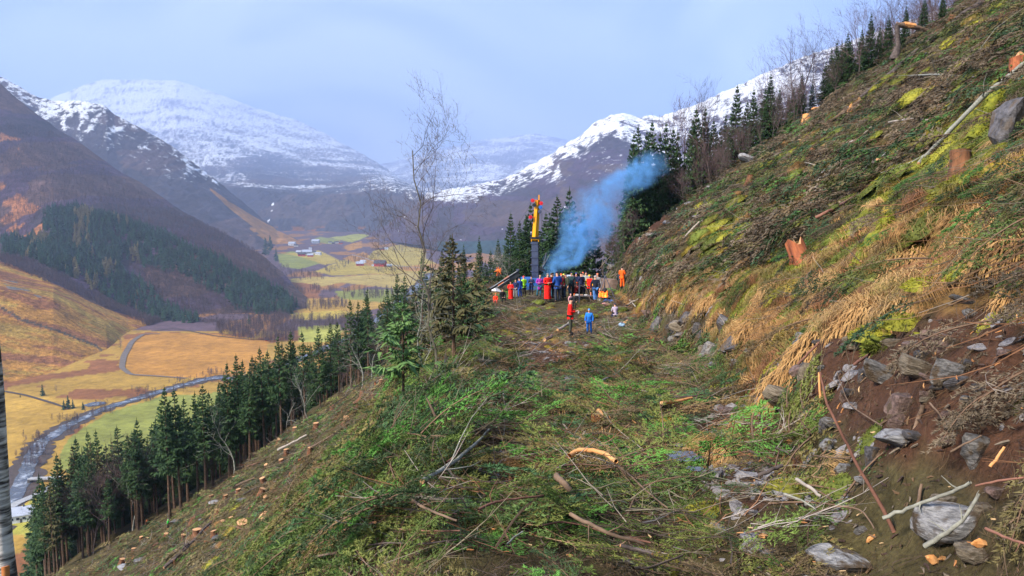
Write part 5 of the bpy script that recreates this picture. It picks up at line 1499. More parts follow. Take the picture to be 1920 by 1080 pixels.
def rock(px, py, w, h, c, label, seed=None, lean=0.0, depth=.8, group=None):
    p = hit(px, py + h * .35)
    if p is None: return
    s = p.y / F; sd = int(px * 3 + py) if seed is None else seed
    KEEP.append((p.x, p.y - w * .25 * s, min(w * .6 * s + .04, .32 + p.y * .01))); KEEP.append((p.x, p.y - w * .5 * s - .12, min(w * .45 * s + .04, .28 + p.y * .01)))
    me = rock_mesh('rock', sd, RM[c][0], 1.0, 3 if w > 20 else 2, layers=.6 if c in 'ts' else 0)
    o = link('rock', me, loc=(p.x, p.y + .05, p.z + h * s * (.10 if w < 50 else .25)), scale=(w / 2 * s * 1.3, w / 2 * s * depth * 1.1, h / 2 * s * 1.5))
    o.rotation_euler = (random.gauss(0, .08), lean, random.uniform(-.4, .4))
    return tag(o, label, 'rock', group)
ROCKS = [(1365, 772, 40, 24, 'r', 'pinkish-grey boulder at the foot of the bank beside the track'), (1695, 762, 62, 50, 'r', 'rust-stained square boulder beside the brown leaning pole'), (1692, 822, 84, 34, 'w', 'bluish white slab crossed by the brown pole'),
 (1640, 855, 38, 50, 'd', 'dark upright block below the bluish white slab'), (1553, 795, 26, 44, 'd', 'dark narrow block behind the tall reddish pole'), (1785, 990, 132, 66, 'w', 'big pale grey slab in the lower corner'), (1578, 1062, 100, 40, 'w', 'flat grey slab at the bottom edge'),
 (1832, 1060, 76, 40, 't', 'tan slab at the bottom edge below the torn wood'), (1785, 945, 56, 30, 't', 'brownish rock behind the big grey slab'), (1835, 862, 60, 74, 's', 'blue-grey slab tilted in the red soil'), (1728, 692, 76, 44, 't', 'tan-grey block in the upper soil bank'),
 (1790, 707, 66, 58, 's', 'grey slab next to the tan-grey block'), (1662, 702, 74, 34, 's', 'long low slate left of the tan-grey block'), (1522, 692, 34, 42, 't', 'tan layered stone under the hanging grass'), (1548, 690, 28, 22, 's', 'small bluish stone under the hanging grass'),
 (1612, 642, 48, 40, 't', 'layered rock under the green moss cushion'), (1512, 632, 34, 24, 's', 'grey stone peeping out of the orange grass'), (1562, 832, 38, 26, 'w', 'pale stone behind the tall reddish pole'), (1588, 882, 30, 26, 'w', 'whitish stone between the poles'),
 (1230, 815, 40, 15, 's', 'flat purple-grey slab on the track'), (1815, 572, 50, 14, 's', 'pale slate ledge on the bank edge'), (1828, 590, 38, 22, 'w', 'light grey slate below the pale ledge'), (1760, 640, 84, 44, 'r', 'broad reddish rock at the top of the soil'),
 (1236, 600, 34, 34, 'd', 'dark upright rock of the ledge beside the track'), (1264, 606, 36, 34, 'd', 'grey upright rock of the ledge beside the track'), (1290, 592, 36, 34, 'd', 'blackish rock in the middle of the ledge'), (1332, 650, 46, 52, 's', 'blue-grey cliff rock at the near end of the ledge'),
 (1362, 600, 44, 34, 'd', 'grey rock under the hanging moss'), (1345, 684, 46, 22, 's', 'flat slate at the foot of the near ledge'), (1385, 680, 32, 16, 's', 'small slate beside the flat one'), (1432, 784, 28, 10, 'w', 'white flat stone in the green boughs under the bank'),
 (1375, 640, 34, 40, 'd', 'dark cliff rock above the flat slate'), (1310, 612, 20, 28, 'd', 'dark split rock in the ledge'), (1475, 745, 70, 36, 't', 'yellowish overhanging rock under the big orange grass tuft'), (1405, 290, 34, 15, 'w', 'lichen-grey rock on the skyline'),
 (1293, 352, 20, 9, 's', 'small grey rock low on the skyline'), (1333, 352, 22, 10, 's', 'small lilac rock on the skyline ridge'), (1900, 225, 70, 110, 'd', 'huge dark boulder draped with moss at the picture edge'), (1890, 690, 30, 22, 'r', 'small reddish stone near the picture edge'),
 (1780, 790, 30, 18, 'r', 'low reddish stone on the bare soil'), (1620, 905, 26, 16, 'w', 'pale flat stone below the crossing poles'), (1625, 1000, 34, 16, 's', 'grey stone in front of the tall reddish pole'), (1880, 930, 40, 22, 'r', 'brown stone above the slab corner'), (1855, 965, 46, 22, 't', 'tan stone beside the big grey slab'),
 (1150, 450, 22, 14, 's', 'pale rock on the brown bank behind the fire'), (1250, 415, 20, 10, 'w', 'white rock on the brown bank'), (1225, 440, 24, 12, 's', 'grey rock on the brown bank'), (1310, 405, 26, 12, 's', 'grey rock beside the pale branch'),
 (405, 940, 26, 8, 'w', 'pale flat rock beside the small stump low on the valley-side slope'), (330, 977, 28, 8, 's', 'long grey rock low on the valley-side slope'), (456, 936, 24, 8, 's', 'grey slab halfway down the valley-side slope'), (262, 1050, 28, 12, 's', 'grey rock at the foot of the valley-side slope'),
 (233, 1062, 28, 7, 'w', 'thin pale slab at the foot of the valley-side slope'), (522, 901, 16, 6, 's', 'small slab on the upper valley-side slope'), (546, 935, 14, 8, 's', 'small blue-grey rock near the yellow moss'), (752, 705, 26, 9, 'w', 'white rocks patch by the orange stumps'),
 (761, 722, 12, 8, 'w', 'small white rock under the thin young spruce'), (776, 800, 13, 14, 'w', 'white rock at the shoulder foot'), (695, 832, 16, 17, 'w', 'pale square rock below the young spruce'), (407, 1006, 18, 10, 'd', 'dark wet rock low on the slope'), (405, 1022, 26, 9, 's', 'grey rock below the dark wet one'),
 (690, 790, 20, 8, 's', 'grey slab on the steep part below the spruces'), (727, 777, 16, 7, 's', 'small grey slab below the young spruce'), (858, 640, 14, 8, 'w', 'white stone on the ledge shoulder'), (507, 990, 12, 24, 's', 'blue-grey rock beside the large stump')]
for q in ROCKS:
    c = q[4]; rock(*q[:6], depth=.9, lean=random.uniform(-.1, .1) + (.35 if q[0] > 1150 and q[2] > 30 and q[1] < 760 else 0))

for i in range(46):
    zx, zy = (random.uniform(1440, 1900), 0) if i < 34 else (random.uniform(1215, 1420), 1)
    py_ = random.uniform(640, 900) if zy == 0 else 590 + (zx - 1215) * .45 + random.uniform(-14, 24)
    if zy == 0 and not inpoly(np.array([zx]), np.array([py_]), SOIL_POLYS[0])[0]: continue
    rock(zx, py_, random.uniform(18, 48), random.uniform(12, 30), random.choice('srdtd'), 'broken rock lying in the red-brown soil of the bank' if zy == 0 else 'dark broken rock in the ledge along the track', group='rocks in the red-brown soil' if zy == 0 else 'rocks of the ledge', lean=random.uniform(-.3, .4))
# moss blanket and dangling grass over the huge boulder, and the moss-covered snag
def moss_blob(name, px, py, w, h, label, cat='moss', lean=0, col=None, seed=1):
    p = hit(px, py + h * .4); s = p.y / F
    m_ = mat(name + '_green', (0.075, 0.095, 0.012), scale=9, rough=.95, col2=(0.23, 0.235, 0.022), bump=1.0) if col is None else col
    r = np.random.default_rng(seed); b = Buf()
    n = 14; t = np.linspace(0, 1, n)
    for q_ in range(4): KEEP.append((p.x - q_ * .15, p.y - .1 - q_ * .35, w * .5 * s + .15))
    path = np.column_stack([t * lean * h * s, -.2 * t * 0, t * h * s - .1])
    rad = w / 2 * s * (1 + .9 * (noise(t * 6, t * 0 + seed, 3) - .5)) * np.interp(t, [0, .1, .8, .95, 1], [1.5, 1.15, .9, .7, .2])
    path[:, 0] += (noise(t * 5, t * 0 + seed * 3, 8) - .5) * w * .5 * s
    b.tube(path, rad, 16, jit=.22, rg=r)
    m = 2200; k = r.uniform(0, 1, m); a = r.uniform(0, 6.28, m)
    c = np.stack([np.interp(k, t, path[:, q]) for q in range(3)], 1); R = np.interp(k, t, rad)
    nr = np.column_stack([np.cos(a), np.sin(a), np.zeros(m)])
    b.blades(c + nr * R[:, None] * .96, (nr * .5 + r.normal(0, .35, (m, 3)) + [0, 0, -.3]) * .07 * (1 + s * 10), unit(r.normal(0, 1, (m, 3))) * .016)
    return tag(link(name, b.mesh(name, [m_], True), loc=(p.x, p.y, p.z)), label, cat)
moss_blob('mossy_snag', 1612, 455, 30, 100, 'tall moss-covered snag standing on the bank', 'mossy stump', lean=.55, seed=3)
moss_blob('mossy_lump', 1720, 465, 26, 30, 'olive moss lump below the mossy snag', lean=.1, seed=4)
moss_blob('moss_blanket', 1822, 225, 24, 95, 'bright yellow-green moss sheet hanging beside the huge boulder', lean=.5, seed=5)
moss_blob('mossy_lump', 1660, 640, 60, 26, 'dark green moss lump above the layered rocks', lean=0, seed=6, col=mat('dark_moss', (0.06, 0.085, 0.012), scale=8, rough=.95, col2=(0.16, 0.18, 0.02), bump=1.0))
moss_blob('mossy_lump', 1735, 615, 22, 16, 'small bright moss lump beside the dark one', lean=.2, seed=7)
def grass_mop(px, py, w, h, label, seed):
    """a big overhanging tussock: long blades combed downhill over a hump"""
    p = hit(px, py + h * .5); s = p.y / F; r = np.random.default_rng(seed); b = Buf(); n = 1300; KEEP.append((p.x, p.y - w * .2 * s, w * .35 * s))
    a = r.uniform(0, 6.28, n); q = np.sqrt(r.uniform(0, 1, n))
    bx, by = np.cos(a) * q, np.sin(a) * q
    lump = .6 * (1 - q ** 2) + .5 * (noise(bx * 2 + seed, by * 2, 4) - .3)
    hump = np.column_stack([bx * w * .42 * s + .18 * h * s, by * w * .32 * s, h * s * (.15 + .75 * lump) + bx * w * .25 * s])
    L = r.uniform(.25, .8, n) * min(h, w * .6) * s
    out = unit(np.column_stack([-.75 + r.normal(0, .35, n), -.5 + r.normal(0, .35, n), r.normal(.0, .25, n)]))
    dn = np.column_stack([np.zeros(n), np.zeros(n), L])
    p1 = hump + out * (L * .4)[:, None] + dn * .10; p2 = p1 + out * (L * .35)[:, None] - dn * .25; p3 = p2 + out * (L * .15)[:, None] - dn * .45
    wv = np.column_stack([-out[:, 1], out[:, 0], np.zeros(n)]) * (.0035 + .0006 * p.y)
    V = np.stack([hump - wv, hump + wv, p1 + wv, p1 - wv, p2 + wv * .8, p2 - wv * .8, p3], 1).reshape(-1, 3); k = np.arange(n)[:, None] * 7
    b.add(V, np.concatenate([k + [0, 1, 2, 3], k + [3, 2, 4, 5]])); b.add(V, k + [5, 4, 6])
    b.n = b.n
    tag(link('grass_tussock', b.mesh('tussock', [mat('tussock_straw', (0.20, 0.10, 0.035), scale=5, rough=.85, col2=(0.44, 0.27, 0.11), stretch=(3, 3, .6))]), loc=(p.x, p.y, p.z - .05)), label, 'grass tussock')
for i, q in enumerate([(1470, 705, 110, 80, 'largest orange grass tussock hanging over the yellowish rock'), (1515, 640, 90, 50, 'orange tussock above the yellowish rock'), (1345, 855, 52, 44, 'lone orange tussock beside the puddle'), (1600, 590, 110, 50, 'tan tussock in the middle of the bank'), (1690, 480, 90, 50, 'tan tussock behind the mossy snag'),
                       (1860, 470, 110, 70, 'broad orange tussock on the bank near the picture edge'), (1400, 610, 50, 40, 'small tussock over the dark cliff rock'), (1530, 560, 50, 50, 'ringed straw tussock below the moss'), (1330, 560, 44, 30, 'orange tussock on top of the rock ledge'), (1900, 540, 80, 60, 'drooping tussock over the bare soil edge'),
                       (1440, 540, 60, 34, 'low tussock under the bright moss'), (1270, 560, 36, 26, 'small orange tussock above the far rock ledge')]):
    grass_mop(*q, 200 + i)
# ---------------------------------------------------------------- people
from mathutils.bvhtree import BVHTree
def skin(name, joints, bones, radii, mats_, root=0, sub=1, faceband=None):
    me = bpy.data.meshes.new(name)
    keys = list(joints); idx = {k: i for i, k in enumerate(keys)}
    me.from_pydata([joints[k] for k in keys], [(idx[a], idx[b]) for a, b in bones], [])
    o = bpy.data.objects.new(name, me); ROOT.objects.link(o)
    md = o.modifiers.new('s', 'SKIN'); md.use_smooth_shade = True
    sv = me.skin_vertices[0].data
    for k in keys:
        r = radii[k]; sv[idx[k]].radius = r if hasattr(r, '__len__') else (r, r)
        sv[idx[k]].use_root = (idx[k] == root)
    sb = o.modifiers.new('d', 'SUBSURF'); sb.levels = sub; sb.render_levels = sub
    dg = bpy.context.evaluated_depsgraph_get()
    m2 = bpy.data.meshes.new_from_object(o.evaluated_get(dg))
    bpy.data.objects.remove(o)
    for m_ in mats_: m2.materials.append(m_)
    if faceband:
        for p in m2.polygons: p.material_index = faceband(p.center)
    m2.polygons.foreach_set('use_smooth', [True] * len(m2.polygons))
    return m2
_mc = {}
def cloth(rgb):
    k = tuple(rgb)
    if k not in _mc: _mc[k] = mat('cloth', rgb, scale=9, rough=.85, var=.22, bump=.3)
    return _mc[k]
M_skin = mat('skin', (0.55, 0.30, 0.22), var=.08, rough=.6)
RED, NAVY, BLUE, BRIGHT, GREENY, PURP, BLACK, JEANS, OLIVE, ORANGE, PINK, YEL, TEAL, GREYC, LILAC, MAROON, WHITE_ = ((0.75, 0.012, 0.008), (0.012, 0.02, 0.07), (0.015, 0.07, 0.33), (0.02, 0.20, 0.75), (0.35, 0.80, 0.02), (0.30, 0.03, 0.33), (0.012, 0.012, 0.016),
    (0.06, 0.16, 0.42), (0.035, 0.045, 0.03), (0.85, 0.12, 0.01), (0.75, 0.20, 0.28), (0.85, 0.55, 0.01), (0.02, 0.15, 0.25), (0.20, 0.20, 0.22), (0.42, 0.36, 0.50), (0.20, 0.01, 0.02), (0.7, 0.7, 0.72))
def person(px, feet, hpx, face, jacket, trousers, hat, label, pose='stand', long=0.0, belt=False, hair=None, seat=None, y=None, height=None, boots=BLACK, extra=None, sleeves=None):
    """face: heading in degrees, 0 looks away from the camera, 180 looks at it"""
    if y is None: p = hit(px, feet, 4, 75)
    else:
        u, v = ray(px, feet); p = Vector((u * y, y, v * y))
    h = hpx * p.y / F * (1.35 if pose in ('sit', 'kneel') else 1.0)
    J = {'pel': (0, 0, .95), 'sp': (0, .0, 1.15), 'ch': (0, .0, 1.35), 'nk': (0, .0, 1.49), 'hb': (0, .02, 1.57), 'hm': (0, .03, 1.65), 'ht': (0, .02, 1.73)}
    for s, S in ((-1, 'l'), (1, 'r')):
        J['sh' + S] = (s * .18, 0, 1.42); J['hp' + S] = (s * .09, 0, .90); J['kn' + S] = (s * .11, .02, .50); J['an' + S] = (s * .12, -.01, .09); J['to' + S] = (s * .14, .15, .04)
        a = dict(stand=((s * .25, -.02, 1.14), (s * .24, .06, .90), (s * .22, .09, .82)), hold=((s * .25, .02, 1.15), (s * .12, .24, 1.14), (s * .07, .30, 1.17)),
                 walk=((s * .25, -.10 * s, 1.14), (s * .24, .10 * -s, .92), (s * .23, .14 * -s, .84)), pocket=((s * .28, -.05, 1.14), (s * .19, .08, .96), (s * .14, .12, .93)),
                 sit=((s * .24, .08, 1.15), (s * .15, .30, 1.00), (s * .10, .36, 1.00)), kneel=((s * .24, .12, 1.12), (s * .12, .34, 1.02), (s * .08, .40, 1.0)), lean=((s * .24, .16, 1.12), (s * .14, .38, 1.02), (s * .10, .44, 1.0)))[pose]
        J['el' + S], J['wr' + S], J['ha' + S] = a
        if pose == 'walk':
            J['kn' + S] = (s * .10, .14 * s, .52); J['an' + S] = (s * .10, .22 * s - (.06 if s < 0 else 0), .10 if s > 0 else .16); J['to' + S] = (s * .11, .22 * s + .12, .04 if s > 0 else .09)
        # five fingers per hand
        hx, hy, hz = J['ha' + S]; wx, wy, wz = J['wr' + S]
        d = unit(np.array([hx - wx, hy - wy, hz - wz]) + 1e-6)
    if pose in ('sit', 'kneel', 'lean'):
        low = .50 if pose != 'lean' else .08
        lean = .12 if pose == 'sit' else .22
        for k in list(J):
            if k[:2] in ('hp', 'kn', 'an', 'to'): continue
            x_, y_, z_ = J[k]; J[k] = (x_, y_ + (z_ - .95) * lean if z_ > .95 else y_, z_ - low)
        for s, S in ((-1, 'l'), (1, 'r')):
            if pose == 'lean': continue
            J['hp' + S] = (s * .10, .03, .43); J['kn' + S] = (s * .15, .42, .47 if pose == 'sit' else .2); J['an' + S] = (s * .14, .46 if pose == 'sit' else .0, .09); J['to' + S] = (s * .15, .60 if pose == 'sit' else -.12, .04)
    k_ = h / 1.75 if height is None else height / 1.75
    e_mat = cloth(jacket)
    R_ = {'pel': (.13, .10), 'sp': (.125, .095), 'ch': (.145, .10), 'nk': .055, 'hb': .07, 'hm': (.075, .09), 'ht': .045}
    for S in 'lr': R_.update({'sh' + S: .06, 'el' + S: .042, 'wr' + S: .030, 'ha' + S: .036, 'hp' + S: .085, 'kn' + S: .058, 'an' + S: .042, 'to' + S: .035})
    bones = [('pel', 'sp'), ('sp', 'ch'), ('ch', 'nk'), ('nk', 'hb'), ('hb', 'hm'), ('hm', 'ht')]
    for S in 'lr': bones += [('ch', 'sh' + S), ('sh' + S, 'el' + S), ('el' + S, 'wr' + S), ('wr' + S, 'ha' + S), ('pel', 'hp' + S), ('hp' + S, 'kn' + S), ('kn' + S, 'an' + S), ('an' + S, 'to' + S)]
    Jb = dict(J); Rb = dict(R_)
    for s, S in ((-1, 'l'), (1, 'r')):
        hp_, wp = np.array(J['ha' + S]), np.array(J['wr' + S]); d = unit(hp_ - wp); q = unit(np.cross(d, [0, 0, 1.0]) + 1e-3)
        for f_ in range(4):
            off = q * (f_ - 1.5) * .02; a_ = hp_ + d * .035 + off; b_ = a_ + d * (.045 - .008 * abs(f_ - 1.3)) + np.array([0, 0, -.015])
            Jb[f'fa{f_}{S}'] = tuple(a_); Jb[f'fb{f_}{S}'] = tuple(b_); Rb[f'fa{f_}{S}'] = .009; Rb[f'fb{f_}{S}'] = .008; bones += [('ha' + S, f'fa{f_}{S}'), (f'fa{f_}{S}', f'fb{f_}{S}')]
        t_ = wp + d * .03 + q * -.035 * s + np.array([0, 0, .01]); Jb['th' + S] = tuple(t_); Rb['th' + S] = .010; bones += [('ha' + S, 'th' + S)]
    Jb['no'] = (0, J['hm'][1] + .10, J['hm'][2] - .02); Rb['no'] = .013; bones.append(('hm', 'no'))
    ztr = J['pel'][2] + .05
    body = skin('person_body', Jb, bones, Rb, [M_skin, cloth(trousers), cloth(boots)], faceband=lambda c: 2 if c.z < .10 else (1 if c.z < ztr and c.y < .30 and abs(c.x) < .2 and pose == 'stand' else 0))
    up_ = .10 if p.y > 25 else .03
    e = link('person', body, loc=(p.x, p.y, p.z + up_), scale=(k_ * 1.14, k_ * 1.10, k_ * 1.04), rot=(random.gauss(0, .04), random.gauss(0, .04), math.radians(face + random.gauss(0, 18))))
    tag(e, label, 'person', 'people on the ledge' if 800 < px < 1200 else None)
    # jacket
    ks = ['pel', 'sp', 'ch', 'nk'] + [a + S for S in 'lr' for a in ('sh', 'el', 'wr')]
    Jj = {k: J[k] for k in ks}; z0 = J['pel'][2]; Jj['hem'] = (0, J['pel'][1], z0 - .12 - long * .35)
    Rj = {'pel': (.175, .14), 'sp': (.16, .13), 'ch': (.185, .14), 'nk': .085, 'hem': (.18 + .04 * long, .145 + .04 * long)}
    for S in 'lr': Rj.update({'sh' + S: .085, 'el' + S: .066, 'wr' + S: .052})
    bj = [('hem', 'pel'), ('pel', 'sp'), ('sp', 'ch'), ('ch', 'nk')] + [b_ for S in 'lr' for b_ in (('ch', 'sh' + S), ('sh' + S, 'el' + S), ('el' + S, 'wr' + S))]
    mats_ = [e_mat, cloth(sleeves)] if sleeves else [e_mat]
    link('jacket', skin('jacket', Jj, bj, Rj, mats_, faceband=(lambda c: 1 if abs(c.x) > .19 else 0) if sleeves else None), e)
    # trousers
    ks = ['pel'] + [a + S for S in 'lr' for a in ('hp', 'kn', 'an')]
    Jt = {k: J[k] for k in ks}; Rt = {'pel': (.15, .12)}
    for S in 'lr': Rt.update({'hp' + S: .105, 'kn' + S: .08, 'an' + S: .068})
    link('trousers', skin('trousers', Jt, [b_ for S in 'lr' for b_ in (('pel', 'hp' + S), ('hp' + S, 'kn' + S), ('kn' + S, 'an' + S))], Rt, [cloth(trousers)]), e)
    for S in 'lr':
        link('boot', skin('boot', {'a': J['an' + S], 'm': tuple((np.array(J['an' + S]) + np.array(J['to' + S])) / 2 + [0, 0, .0]), 't': J['to' + S]}, [('a', 'm'), ('m', 't')], {'a': .062, 'm': .058, 't': .048}, [cloth(boots)]), e)
    # hat or hair
    hm = np.array(J['hm']); hc = hat if hat else (hair or (0.06, 0.035, 0.02))
    if hat: Jh = {'a': tuple(hm + [0, -.01, .015]), 'b': tuple(hm + [0, -.015, .10]), 'c': tuple(hm + [0, -.02, .135])}; Rh = {'a': (.108, .118), 'b': (.09, .10), 'c': .035}
    else: Jh = {'a': tuple(hm + [0, -.045, -.03]), 'b': tuple(hm + [0, -.03, .06]), 'c': tuple(hm + [0, -.01, .10])}; Rh = {'a': (.09, .075), 'b': (.095, .10), 'c': .05}
    link('hat' if hat else 'hair', skin('hat', Jh, [('a', 'b'), ('b', 'c')], Rh, [cloth(hc)]), e)
    if belt:
        b = Buf(); a = np.linspace(0, 2 * np.pi, 20); b.tube(np.column_stack([np.cos(a) * .20, np.sin(a) * .165, np.full(20, J['pel'][2] + .10)]), .028, 6, cap=False)
        link('belt', b.mesh('belt', [cloth(BLACK)]), e)
        b = Buf(); b.tube([(.03, .19, J['pel'][2] + .10), (.09, .185, J['pel'][2] + .10)], .03, 4); b.tube([(.03, -.19, J['pel'][2] + .10), (.09, -.185, J['pel'][2] + .10)], .03, 4); link('buckle', b.mesh('buckle', [cloth(YEL)]), e)
    if long >= 1.5:   # wrapped from the waist to the shins
        b = Buf(); zz = np.linspace(J['pel'][2] + .06, .12, 7); b.tube(np.column_stack([0 * zz, 0 * zz, zz]), [.185, .20, .205, .20, .20, .205, .22], 18, jit=.05, rg=np.random.default_rng(2), cap=False)
        link('skirt', b.mesh('skirt', [cloth(jacket)], True), e)
    for q_ in range(5 if 1060 < px < 1110 and feet > 620 else 2): KEEP.append((p.x * (1 - (.2 + q_ * .7) / p.y), p.y - .2 - q_ * .7, .48))
    return e
PEOPLE = [
 (958, 565, 33, 200, RED, ORANGE, (0.10, 0.02, 0.02), 'short person wrapped in red at the crane end of the crowd', 'hold', 1.6, True),
 (966, 562, 34, 150, NAVY, GREYC, None, 'person in a navy jacket and grey trousers beside the short red-wrapped one', 'pocket'),
 (975, 561, 36, 20, BLUE, BLUE, NAVY, 'person in a plain blue overall seen from behind', 'stand'),
 (983, 559, 37, 30, GREENY, BLACK, (0.9, 0.08, 0.08), 'worker in a lime green jacket with a pinkish red helmet', 'hold'),
 (996, 556, 34, 180, NAVY, NAVY, BLACK, 'person in dark navy overalls between the lime jacket and the purple coat', 'hold'),
 (1010, 559, 39, 170, PURP, TEAL, (0.45, 0.30, 0.22), 'woman in a knee-long purple coat', 'hold', .9),
 (1027, 566, 49, 190, RED, RED, GREYC, 'tall person wrapped in bright red from shoulders to shins', 'hold', 1.7, True),
 (1033, 562, 46, 0, BLACK, BLACK, None, 'person in black close behind the tall red-wrapped one', 'stand'),
 (1038, 562, 46, 160, TEAL, TEAL, BLACK, 'person in a teal jacket with a black beanie', 'stand'),
 (1046, 569, 55, 30, BLUE, (0.03, 0.04, 0.07), (0.01, 0.015, 0.05), 'tall person in a royal blue jacket with dark cap', 'hold'),
 (1052, 563, 45, 200, MAROON, BLACK, ORANGE, 'person in a dark red vest with an orange hood', 'pocket'),
 (1057, 561, 43, 0, GREENY, GREYC, (0.5, 0.6, 0.1), 'person in a yellow-green jacket half hidden behind the dark red vest', 'stand'),
 (1064, 563, 45, 140, OLIVE, (0.03, 0.06, 0.12), OLIVE, 'person in an olive hooded jacket striding with a cup', 'walk'),
 (1071, 560, 45, 180, (0.02, 0.05, 0.06), BLACK, NAVY, 'person in a dark teal hooded jacket behind the striding one', 'stand'),
 (1075, 558, 37, 200, MAROON, BLACK, MAROON, 'person in maroon glimpsed behind the dark hoods', 'stand'),
 (1082, 558, 42, 180, NAVY, BLACK, (0.03, 0.05, 0.3), 'person with a blue cap and reddish scarf', 'pocket'),
 (1088, 562, 46, 20, NAVY, BLACK, BLACK, 'broad person in a navy jacket with black cap bending to the table', 'hold'),
 (1079, 562, 30, 300, (0.35, 0.02, 0.02), BLACK, ORANGE, 'seated person in an orange hat at the table', 'sit'),
 (1093, 556, 41, 180, BLACK, BLACK, (0.8, 0.15, 0.08), 'person in black with a red-orange beanie at the back', 'stand'),
 (1099, 560, 46, 200, (0.30, 0.35, 0.35), NAVY, (0.01, 0.01, 0.04), 'person in a pale vest with a dark blue beanie', 'hold'),
 (1106, 563, 43, 170, RED, BLACK, YEL, 'person in a red vest with yellow sleeves and yellow hood', 'pocket'),
 (1116, 569, 48, 15, (0.012, 0.016, 0.035), JEANS, None, 'grey-haired person in a black jacket and blue jeans walking to the fire', 'walk'),
 (1119, 560, 43, 180, GREYC, BLACK, (0.75, 0.20, 0.08), 'person with an orange cap behind the black jacket', 'stand'),
 (1162, 548, 34, 340, (0.02, 0.03, 0.045), OLIVE, BLACK, 'person in a dark jacket standing against the bank', 'pocket'),
 (1167, 543, 38, 330, ORANGE, ORANGE, BLACK, 'person in a bright orange jacket standing up the bank', 'hold'),
 (929, 573, 20, 180, (0.75, 0.06, 0.02), (0.45, 0.04, 0.03), ORANGE, 'crouching child in orange-red with an orange helmet by the wheel', 'sit'),
 (942, 570, 26, 210, BLACK, BLACK, BLACK, 'person in black seated under the white tarp', 'sit'),
 (1069, 581, 26, 190, (0.65, 0.35, 0.40), GREYC, (0.85, 0.50, 0.50), 'child with a pink and white hat behind the table', 'stand'),
 (1077, 583, 28, 170, BLACK, BLACK, ORANGE, 'child in black with an orange helmet next to the pink hat', 'stand'),
 (1069, 632, 67, 250, RED, (0.05, 0.055, 0.045), (0.008, 0.01, 0.02), 'adult in a red jacket and dark trousers holding a white cup before the crowd', 'hold'),
 (1105, 630, 46, 170, BRIGHT, BRIGHT, (0.10, 0.32, 0.85), 'child in a bright blue snowsuit and blue knitted hat', 'stand'),
 (1153, 600, 27, 20, LILAC, NAVY, NAVY, 'person in a lilac quilted jacket sitting bent over on the bank', 'kneel'),
 (315, 950, 17, 40, (0.05, 0.75, 0.08), BLACK, (0.10, 0.85, 0.15), 'lone worker in a fluorescent green jacket down on the felled slope', 'stand'),
]
for q in PEOPLE:
    q = list(q); kw = {}
    kw['pose'] = q[8]; kw['long'] = q[9] if len(q) > 9 else 0; kw['belt'] = q[10] if len(q) > 10 else False
    if q[7].startswith('grey-haired'): kw['hair'] = (0.4, 0.38, 0.38)
    if 'yellow sleeves' in q[7]: kw['sleeves'] = YEL
    if 'snowsuit' in q[7]: kw['boots'] = NAVY
    person(*q[:8], **kw)

# ---------------------------------------------------------------- machine, camp gear
def vbox(b, c, s, rot=None, mi=0):
    c = np.array(c, float); s = np.array(s, float) / 2
    V = np.array([[x, y, z] for z in (-1, 1) for y in (-1, 1) for x in (-1, 1)], float) * s
    if rot is not None: V = V @ np.array(Euler(rot).to_matrix()).T
    b.add(V + c, [[0, 2, 3, 1], [4, 5, 7, 6], [0, 1, 5, 4], [2, 6, 7, 3], [0, 4, 6, 2], [1, 3, 7, 5]], mi)
def part(name, parent, fn, m_, smooth=False):
    b = Buf(); fn(b); return link(name, b.mesh(name, [m_], smooth), parent)
M_yel = mat('yellow_paint', (0.75, 0.32, 0.005), scale=2, rough=.4, var=.12); M_steel = mat('dark_blue_steel', (0.035, 0.045, 0.09), scale=2, rough=.5, col2=(0.08, 0.10, 0.17))
M_blk = mat('black_steel', (0.012, 0.014, 0.022), scale=3, rough=.5, col2=(0.035, 0.04, 0.05)); M_root = mat('pale_roots', (0.13, 0.10, 0.085), rough=.9, col2=(0.30, 0.25, 0.22)); M_redp = mat('red_paint', (0.55, 0.02, 0.03), rough=.4, var=.2); M_bluep = mat('blue_paint', (0.03, 0.13, 0.45), rough=.4, var=.2)
M_wire = mat('wire', (0.06, 0.06, 0.065), rough=.5, var=.1, metallic=.6); M_white = mat('white_sheet', (0.65, 0.66, 0.72), rough=.7, var=.1); M_orp = mat('orange_paint', (0.80, 0.16, 0.02), rough=.5, var=.15); M_rub = mat('rubber', (0.015, 0.015, 0.017), rough=.8, var=.2)
YM = 59.0; sm = YM / F
base = at(1003, 533, YM)
e = empty('yarder', base, label='cable yarder with tall yellow and black mast rising beside the smoke', cat='forestry machine')
o0 = np.array(base)
def W(px, py, dy=0): return np.array(at(px, py, YM + dy)) - o0
b = Buf(); vbox(b, (W(1002, 540) + W(1004, 450)) / 2, (.50, .50, abs(W(0, 450)[2] - W(0, 540)[2])), (0, -.012, 0))
for k in range(7): z = W(0, 535 - 13 * k)[2]; vbox(b, (W(1003, 0)[0] * 1, 0, z), (.56, .56, .06))
link('lower_mast', b.mesh('lower_mast', [M_steel]), e)
b = Buf(); A, B2 = W(1003, 452), W(1008, 375)
ym = np.array([A, A * .5 + B2 * .5, B2]); b.tube(ym, [.26, .23, .21], 4)
vbox(b, W(1003, 450), (.62, .5, .25)); vbox(b, W(1010.5, 372), (.10, .10, .55)); link('upper_mast', b.mesh('upper_mast', [M_yel]), e)
part('mast_collar', e, lambda b: (vbox(b, W(1004, 446), (.7, .6, .16)), vbox(b, W(1013, 452), (.55, .12, .08)), vbox(b, W(1009, 488), (.4, .1, .06)), vbox(b, W(1011, 400), (.08, .08, .1))), M_blk)
